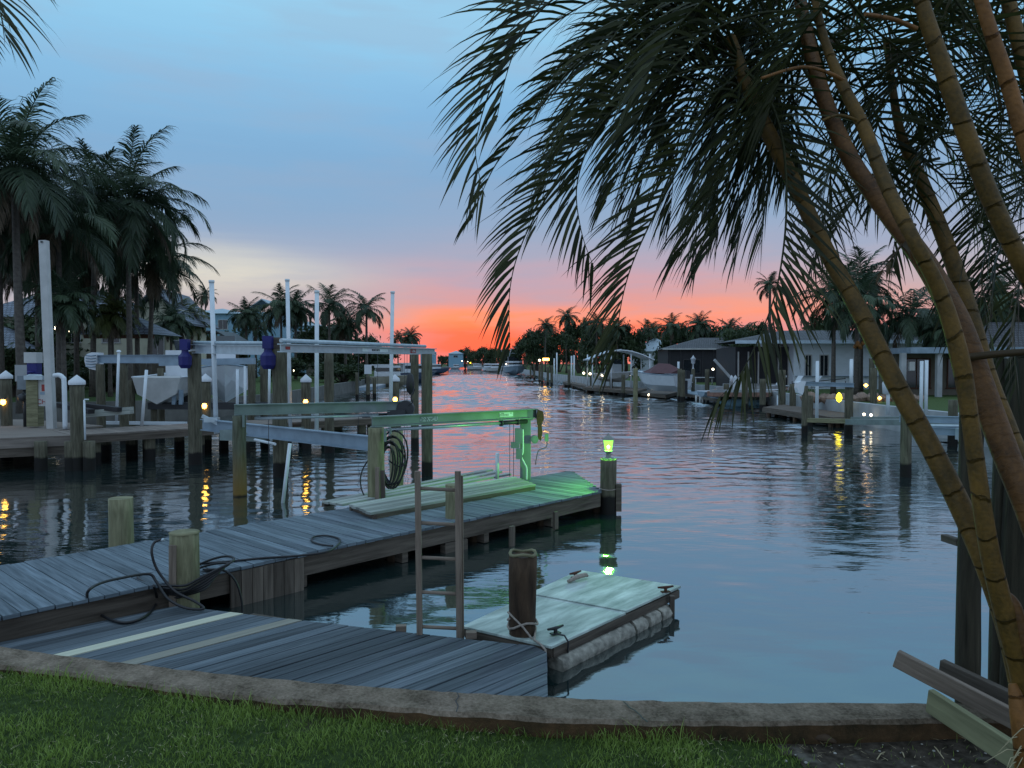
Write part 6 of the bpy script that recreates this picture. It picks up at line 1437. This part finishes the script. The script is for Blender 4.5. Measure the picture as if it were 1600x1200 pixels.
# seawall piece with pipes and right lifts
rl = thing('right_bank_lift', 'small boat lift with white end cover and two dark posts on the right', 'boat lift', (X(1290,30),30,0))
for px, r, tp in ((1258,.115,603),(1327,.155,604)):
    m = MB(); piling_mesh(m, X(px,30), 30, r, Z(tp,30)); m.build('piling', M['pile'], rl)
for px, r, tp, Y in ((1267,.12,618,34),(1418,.13,612,31)):
    m = MB(); piling_mesh(m, X(px,Y), Y, r, Z(tp,Y)); m.build('piling', M['pile'], rl)
m = MB(); ibeam(m, D(1250,599,30.2), D(1334,602,29.8), .12,.16); m.build('top_beam', M['bluegrey'], rl)
m = MB(); P = [(1260,596),(1252,595),(1247,598),(1246,606),(1248,614),(1254,617),(1256,612),(1257,604)]; A_ = [D(x,y,29.9) for x,y in P]; B_ = [p+V((0,.35,0)) for p in A_]; m.poly(A_[::-1]); m.poly(B_)
for i in range(8): j=(i+1)%8; m.poly([A_[i],A_[j],B_[j],B_[i]])
m.build('end_cover', M['white'], rl)
m = MB(); m.bar(D(1262,656.5,30), D(1330,658,29), .25,.16); m.build('lower_beam', M['pilepale'], rl)
m = MB(); m.bar(D(1325,659,29), D(1500,661,25), .3,.20); m.bar(D(1330,653,29.5), D(1440,652,28), .2,.07); m.build('long_cradle_beam', M['boathouse'], rl)
for px0, y0, y1, Y, lb in ((1277,564,652,31,'white pole rising from the right lift beam'),(1330,561,600,30.5,'shorter white pole at the right end of the lift beam'),(1440,564,650,27,'left one of two thick white poles behind the stems'),(1447.5,563,650,27,'right one of two thick white poles behind the stems'),(1388,603,640,30,'short thin white pole right of the orange rocks'),(1592,570,640,24,'white pole at the far right edge')):
    m = MB(); m.cyl((X(px0,Y),Y,Z(y1,Y)-.2), (X(px0,Y),Y,Z(y0,Y)), .07 if px0 < 1400 else .06, seg=8); tag(m.build('white_pole', M['pvc']), lb, 'pole')
m = MB(); m.lathe(D(1386,603,30), [(.001,-.35),(.16,-.3),(.18,.1),(.10,.28),(.001,.32)], 12); tag(m.build('white_lift_cover', M['white']), 'rounded white cover on a post right of the orange rocks', 'cover')
ol = thing('far_right_lift', 'pale boat lift cradle with drive pipe behind the palm stems', 'boat lift', (X(1450,20),20,0))
m = MB(); piling_mesh(m, X(1417,18.6), 18.6, .125, Z(640,18.6)); m.build('piling', M['pile'], ol)
m = MB(); ibeam(m, D(1405,654,22), D(1560,658,21), .16,.12); m.build('upper_beam', M['bluegrey'], ol)
m = MB(); ibeam(m, D(1440,673,20.5), D(1560,676,20), .16,.14); m.build('lower_beam', M['bluegrey'], ol)
m = MB(); m.cyl(D(1430,665,20.6), D(1520,666,20.2), .04, seg=8); m.box(D(1500,678,20), (.14,.2,.3)); m.build('drive_pipe', M['alu'], ol)
for px, Y, tp, lb in ((1490,26,625,'green piling behind the reddish stem'),(1530,27,622,'green piling at the far right behind the stems'),(1362,45,560,'bare palm trunk like post right of the orange-lit palm'),(1340+25,36,575,'thin dark post in front of the white house')):
    piling(px, Y, .15, Z(tp,Y), lb, 'pile')
# ------------------------------------------------------------------ areca palm clump (right foreground)
ar = random.Random(21)
ap = thing('areca_palm', 'big clump of leaning green and reddish ringed stems with arching fronds at right', 'palm tree', (X(1640,3.5),3.5,ZLAWN))
def stem(pts, mat, name='stem', seg=16, label=None, knots=True):
    """pts: (px, py, Y, width in px)"""
    P = [D(a, b, c) for a, b, c, d_ in pts]; W_ = [d_/F*c/2*.63 for a, b, c, d_ in pts]
    S_ = smooth(P, 10); n = len(P)-1; rad = []
    for i in range(len(S_)):
        t = i/10; k = min(int(t), n-1); f_ = t-k; rad.append(W_[k]*(1-f_)+W_[k+1]*f_)
    m_ = MB(); m_.tube(S_, rad, seg)
    o = m_.build(name, M[mat], ap)
    if label: o['label'] = label
    return o
stem([(1142,60,4.6,26),(1160,115,4.5,34),(1192,190,4.4,38),(1240,285,4.2,38),(1290,390,4.05,40),(1345,490,3.9,44),(1400,600,3.8,48),(1455,700,3.7,50),(1505,800,3.6,54),(1550,905,3.5,56),(1585,1020,3.45,56),(1612,1180,3.4,58),(1625,1400,3.4,62)], 'stemgreen_lit', label='green ringed stem leaning furthest left')
stem([(1240,-60,4.4,26),(1262,60,4.3,32),(1290,160,4.2,38),(1330,250,4.1,42),(1385,330,4.0,46),(1445,410,3.85,52),(1495,500,3.7,60),(1535,610,3.6,62),(1572,710,3.5,62),(1612,810,3.4,62),(1660,960,3.3,66),(1700,1250,3.2,70)], 'stemred_lit', label='rough reddish brown leaning stem')
stem([(1265,-40,3.7,16),(1288,60,3.7,20),(1315,130,3.65,28),(1350,200,3.6,32),(1385,290,3.5,34),(1425,370,3.4,34),(1470,460,3.4,38),(1500,560,3.4,44),(1515,650,3.4,40),(1530,760,3.4,42),(1548,870,3.4,46),(1575,980,3.4,50),(1600,1080,3.4,52),(1625,1300,3.4,56)], 'stemgreen_lit', label='slender yellow stem crossing behind the reddish one')
stem([(1418,-80,3.3,30),(1445,20,3.3,36),(1475,110,3.3,42),(1510,210,3.3,44),(1548,310,3.3,44),(1590,400,3.3,44),(1640,500,3.3,46),(1720,700,3.2,50),(1760,1300,3.2,50)], 'stemgreen_lit')
stem([(1515,-60,3.0,26),(1545,40,3.0,32),(1575,130,3.0,36),(1605,230,3.0,38),(1650,350,3.0,40),(1720,600,3.0,46),(1760,1300,3.0,50)], 'stemorange_lit', label='orange stem near the upper right corner')
stem([(1385,60,4.8,14),(1405,200,4.7,22),(1440,285,4.6,34),(1478,380,4.5,38),(1512,480,4.4,42),(1545,590,4.3,40),(1580,680,4.2,40),(1620,800,4.1,44),(1680,1250,4.0,50)], 'stemgreen_lit')
stem([(1560,-60,4.0,30),(1590,60,4.0,34),(1640,260,4.0,38),(1720,600,3.9,42)], 'stemgreen_lit')
# sheath bases and cut stubs
for pts, mt in (([(1322,128,3.64,12),(1290,112,3.6,9),(1250,105,3.55,8),(1190,122,3.5,7)],'stemorange_lit'),([(1345,190,3.6,9),(1312,180,3.6,8),(1285,188,3.6,6)],'stemgreen_lit'),([(1432,45,3.28,13),(1395,30,3.25,11),(1352,22,3.2,10)],'stemorange_lit'),([(1500,560,3.6,20),(1560,553,3.5,18),(1640,548,3.4,18)],'black')):
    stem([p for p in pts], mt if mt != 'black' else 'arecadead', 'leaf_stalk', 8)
stem([(1582,1068,3.36,18),(1592,1110,3.33,44),(1605,1180,3.3,60),(1612,1260,3.3,70)], 'stemorange_lit', 'leaf_sheath', label='bright orange split sheath at the clump base')
stem([(1572,925,3.42,8),(1583,945,3.4,34),(1600,1000,3.38,46),(1625,1060,3.36,50)], 'stemred_lit', 'leaf_sheath')
m = MB()
for k in range(26):
    a = ar.uniform(-2.6,-.4); x0 = 1600+ar.uniform(-12,12); y0 = 1150+ar.uniform(-20,40); p0 = D(x0, y0, 3.3)
    m.tube([p0, p0+V((cos(a)*.08, -.03, sin(a)*.05+.05)), p0+V((cos(a)*ar.uniform(.1,.2), -.03, sin(a)*.1+.02))], [.003,.002,.001], 4)
m.build('root_fibre', M['straw'], ap)
NF = 0
def fr(pts, leaf=.42, pairs=46, hx=None, k=.9, droop=.75, wd=.030, name='frond', mat='areca', rr=.010, seg=5, start=.06, ang0=74, ang1=30, side=0):
    leaf *= 1.12; wd = wd*.54; droop *= .60; pairs = int(pairs*.66); k = k*1.25
    global NF; NF += 1
    P = smooth([D(*p) for p in pts], 6); m_ = MB()
    h = None if hx is None else V(hx).normalized()
    frond(m_, P, leaf, pairs, h, k=k, droop=droop, wd=wd, seg=seg, rr=rr, rng=ar, start=start, ang0=ang0, ang1=ang1, side=side)
    return m_.build(name, [M[mat], M[mat]], ap)
L_ = (-1, 0, 0); R_ = (1, 0, 0)
# left reaching fronds of the furthest stem
fr([(1150,85,4.5),(1085,10,4.3),(985,-35,4.1),(885,-15,4.0),(812,55,3.9),(768,135,3.85),(744,220,3.8),(748,270,3.8),(758,308,3.8)], .46, 62, L_, k=1.25, droop=.9, wd=.026)
fr([(1150,90,4.5),(1070,55,4.3),(980,55,4.2),(905,95,4.1),(850,160,4.05),(808,215,4.0),(770,265,4.0),(735,345,4.0)], .34, 46, L_, k=.6, droop=1.3)
fr([(1150,95,4.5),(1070,90,4.4),(985,120,4.3),(920,190,4.2),(870,280,4.15),(820,370,4.1),(797,450,4.1),(797,545,4.1)], .42, 60, L_, k=1.1, droop=.9)
fr([(1150,100,4.5),(1080,110,4.3),(1000,140,4.15),(935,200,4.1),(902,285,4.05),(908,360,4.05),(928,418,4.05)], .40, 52, L_, k=1.2, droop=.9)
fr([(1155,110,4.5),(1110,160,4.3),(1065,250,4.15),(1020,340,4.1),(985,420,4.05),(968,490,4.05),(962,560,4.05)], .46, 60, L_, k=1.15, droop=.9)
fr([(1160,120,4.5),(1148,190,4.3),(1142,260,4.2),(1128,330,4.15),(1105,395,4.1)], .50, 36, L_, k=.9, droop=1.4, wd=.034)
fr([(1150,90,4.6),(1090,70,4.7),(1010,80,4.8),(940,130,4.9),(880,210,5.0),(850,300,5.0),(835,360,5.0)], .42, 46, L_, k=.6, droop=1.3)
fr([(1150,80,4.5),(1100,-30,4.2),(1020,-90,4.0),(920,-70,3.9),(850,0,3.8),(800,90,3.8),(775,190,3.8)], .46, 54, L_, k=1.0, droop=1.2)
fr([(1150,90,4.6),(1100,40,4.9),(1030,20,5.1),(950,40,5.2),(890,90,5.3),(850,160,5.3)], .45, 44, L_, k=.4, droop=1.5)
# the broad hanging frond to the right of the gap
fr([(1165,110,4.4),(1200,150,4.3),(1222,215,4.2),(1229,300,4.1),(1224,390,4.05),(1205,480,4.0),(1160,580,4.0),(1120,625,4.0)], .44, 66, R_, k=1.2, droop=.75, wd=.030)
fr([(1160,110,4.5),(1190,180,4.7),(1180,270,4.8),(1160,350,4.9),(1150,400,4.9)], .45, 36, L_, k=.3, droop=1.5)
# second and third crowns
fr([(1255,10,4.3),(1200,-40,4.1),(1110,-50,4.0),(1020,-10,3.9),(950,70,3.8),(905,160,3.8),(880,230,3.8)], .46, 56, L_, k=.8, droop=1.2)
fr([(1255,20,4.3),(1190,20,4.2),(1110,50,4.1),(1040,120,4.0),(990,200,4.0),(960,290,4.0)], .46, 50, L_, k=.7, droop=1.3)
fr([(1255,20,4.3),(1230,90,4.2),(1190,170,4.1),(1140,260,4.1),(1090,340,4.1),(1060,400,4.1)], .48, 50, L_, k=.5, droop=1.4, wd=.034)
fr([(1260,20,4.3),(1250,110,4.4),(1220,200,4.5),(1200,290,4.5),(1190,380,4.5)], .48, 42, L_, k=.3, droop=1.5, wd=.034)
fr([(1260,20,4.3),(1310,70,4.4),(1360,160,4.5),(1390,260,4.6),(1400,350,4.6),(1392,410,4.6)], .42, 48, R_, k=.7, droop=1.2)
fr([(1260,20,4.3),(1290,120,4.5),(1300,230,4.6),(1290,330,4.7),(1265,420,4.7)], .44, 44, R_, k=.4, droop=1.3)
fr([(1290,-60,3.7),(1350,30,4.0),(1450,120,4.3),(1510,230,4.5),(1530,340,4.6)], .44, 48, R_, k=.6, droop=1.2)
fr([(1430,-80,3.3),(1350,-40,3.5),(1270,30,3.7),(1220,120,3.9),(1190,210,4.0)], .46, 50, L_, k=.6, droop=1.3)
fr([(1430,-80,3.3),(1330,-90,3.3),(1200,-60,3.3),(1100,0,3.3),(1030,80,3.4),(1000,150,3.4)], .42, 50, L_, k=.8, droop=1.2)
fr([(1430,-80,3.3),(1500,10,3.7),(1570,130,4.0),(1610,260,4.2)], .44, 44, R_, k=.5, droop=1.3)
# more of the thick middle
for i in range(11):
    t_ = i/10; x1 = 905+330*t_+ar.uniform(-20,20); y1 = 300+90*sin(3*t_)+ar.uniform(-60,30); x0 = 1160+80*t_; y0 = 60+ar.uniform(-50,30); Y0 = 4.6+ar.uniform(0,.7)
    cx = (x0+x1)/2 - 40; cy = min(y0, y1) + ar.uniform(-10, 50)
    pts = []
    for q in range(7):
        u_ = q/6; pts.append(((1-u_)**2*x0+2*u_*(1-u_)*cx+u_*u_*x1 - (10*sin(pi*u_)), (1-u_)**2*y0+2*u_*(1-u_)*cy+u_*u_*y1, Y0+.1*u_))
    fr(pts, .46, 50, L_, k=ar.uniform(.3,.9), droop=1.2, wd=.030)
for i in range(12):
    x1 = 800+38*i+ar.uniform(-20,20); y1 = ar.uniform(60,190)+6*i; x0 = 1200+ar.uniform(-60,160); y0 = ar.uniform(-90,10); Y0 = ar.uniform(4.3,5.3)
    cx = (x0+x1)/2; cy = min(y0, y1) - ar.uniform(0, 60); pts = []
    for q in range(7):
        u_ = q/6; pts.append(((1-u_)**2*x0+2*u_*(1-u_)*cx+u_*u_*x1, (1-u_)**2*y0+2*u_*(1-u_)*cy+u_*u_*y1, Y0))
    fr(pts, .46, 50, L_, k=ar.uniform(.3,.9), droop=1.2, wd=.030)
# fronds hanging in from the right
for pts in ([(1780,60,4.2),(1680,120,4.3),(1590,220,4.4),(1530,340,4.5),(1500,440,4.6),(1492,520,4.6)],
            [(1800,170,4.4),(1660,230,4.6),(1570,330,4.7),(1535,430,4.8),(1550,540,4.8)],
            [(1760,-20,4.0),(1640,40,4.2),(1530,130,4.4),(1450,240,4.5),(1420,330,4.5)],
            [(1800,280,4.6),(1690,320,4.7),(1610,400,4.8),(1585,500,4.8),(1590,600,4.8)],
            [(1700,-60,3.9),(1590,-30,4.0),(1480,40,4.2),(1400,130,4.3),(1360,230,4.4)],
            [(1560,-80,4.6),(1500,0,4.9),(1450,110,5.1),(1440,220,5.2),(1460,320,5.2)],
            [(1620,-80,4.8),(1600,40,5.0),(1570,160,5.2),(1560,280,5.3),(1590,380,5.3)],
            [(1380,-60,5.0),(1330,40,5.2),(1320,150,5.3),(1345,260,5.4),(1375,330,5.4)]):
    fr(pts, .46, 46, L_, k=.5, droop=1.25)
# roof of fronds over the top right
for i in range(26):
    x0 = ar.uniform(1130, 1640); y0 = ar.uniform(-160, 40); Y0 = ar.uniform(4.2, 5.4); s_ = ar.choice((-1,-1,1)); ln = ar.uniform(230, 380)
    pts = [(x0, y0, Y0)]; an = ar.uniform(-.5, .5)
    for k in range(5):
        an += ar.uniform(.18,.42); x0 += s_*cos(an)*ln/5; y0 += sin(an)*ln/5; Y0 += ar.uniform(-.1,.15); pts.append((x0, y0, Y0))
    if min(p[0] for p in pts) < 900 : continue
    fr(pts, .46, 40, (s_,0,0), k=.5, droop=1.2)
for i in range(12):
    x0 = ar.uniform(1380, 1700); y0 = ar.uniform(60, 260); Y0 = ar.uniform(4.8, 5.8); s_ = ar.choice((-1,1)); ln = ar.uniform(200, 320)
    pts = [(x0, y0, Y0)]; an = ar.uniform(-.1, .6)
    for k in range(5):
        an += ar.uniform(.15,.35); x0 += s_*cos(an)*ln/5; y0 += sin(an)*ln/5; pts.append((x0, y0, Y0))
    fr(pts, .42, 40, (s_,0,0), k=.4, droop=1.2)
# folded dry leaf remnants
fr([(1430,350,3.9),(1400,395,3.9),(1372,430,3.9)], .16, 8, L_, k=.1, droop=1.0, mat='arecadead', wd=.05)

# frond poking into the top left corner
tl = thing('overhanging_palm_frond', 'dark palm frond tip hanging into the top left corner', 'palm frond', D(-150,-60,4.0))
ap2 = ap; ap = tl
fr([(-260,-130,4.0),(-150,-110,4.0),(-60,-70,4.0),(-10,-10,4.0),(10,60,4.0)], .42, 44, R_, k=.6, droop=1.1, wd=.034)
fr([(-260,-160,4.2),(-120,-160,4.2),(-20,-110,4.2),(40,-40,4.2)], .40, 40, R_, k=.5, droop=1.2, wd=.034)
fr([(-260,-90,4.1),(-150,-60,4.1),(-80,-10,4.1),(-40,50,4.1)], .40, 36, R_, k=.5, droop=1.2, wd=.034)
ap = ap2

# ------------------------------------------------------------------ timber at the lower right
for px, y0, px1, r, Y, lb, mt in ((1520,560,1509,.072,5.15,'thick dark timber pile at the wall end behind the palm stems','piledark'),(1572,560,1563,.072,5.3,'second timber pile tight behind the first at far right','piledark'),(1602,560,1592,.12,5.2,'third timber pile at the far right picture edge','piledark')):
    m = MB(); piling_mesh(m, 0, 0, r, 0, bot=0) if False else None
    t = thing('timber_pile', lb, 'piling', (X(px1,Y),Y,0)); m = MB()
    a = D(px1, 1080, Y); a.z = -1.2; b = D(px, y0, Y); n = 10; m.tube([lerp(a, b, i/n) for i in range(n+1)], [r*(1.08-.1*i/n) for i in range(n+1)], 14)
    k0 = len(m.v); m.v = [tuple(V(v) + V((noise.noise(V(v)*4)*.02, noise.noise(V(v)*5)*.015, 0))) for v in m.v]
    m.build('shaft', M[mt], t)
def board(pts0, pts1, th, hgt, mat, nm, lb, tone=.5):
    a, b = pts0, pts1; m_ = MB(); m_.bar(a, b, th, hgt, tone=tone); return tag(m_.build(nm, M[mat], bevel=.006), lb, 'board')
Ya = 4.85
board(D(1400,1028,5.0), D(1600,1132,4.5), .05, .115, 'ladder', 'weathered_board', 'weathered two-tone board sticking out past the end of the seawall')
board(D(1470,1048,5.05), D(1640,1130,4.45), .05, .16, 'fascia', 'dark_board', 'dark board behind the weathered one')
board(D(1452,1094,4.75), D(1590,1184,4.2), .045, .15, 'paleboard', 'pale_board', 'pale yellowish board slanting down to the dirt')
board(D(1475,840,5.4), D(1500,848,5.2), .05, .05, 'fascia', 'short_bracket', 'short wood stub at the side of the thick timber pile')
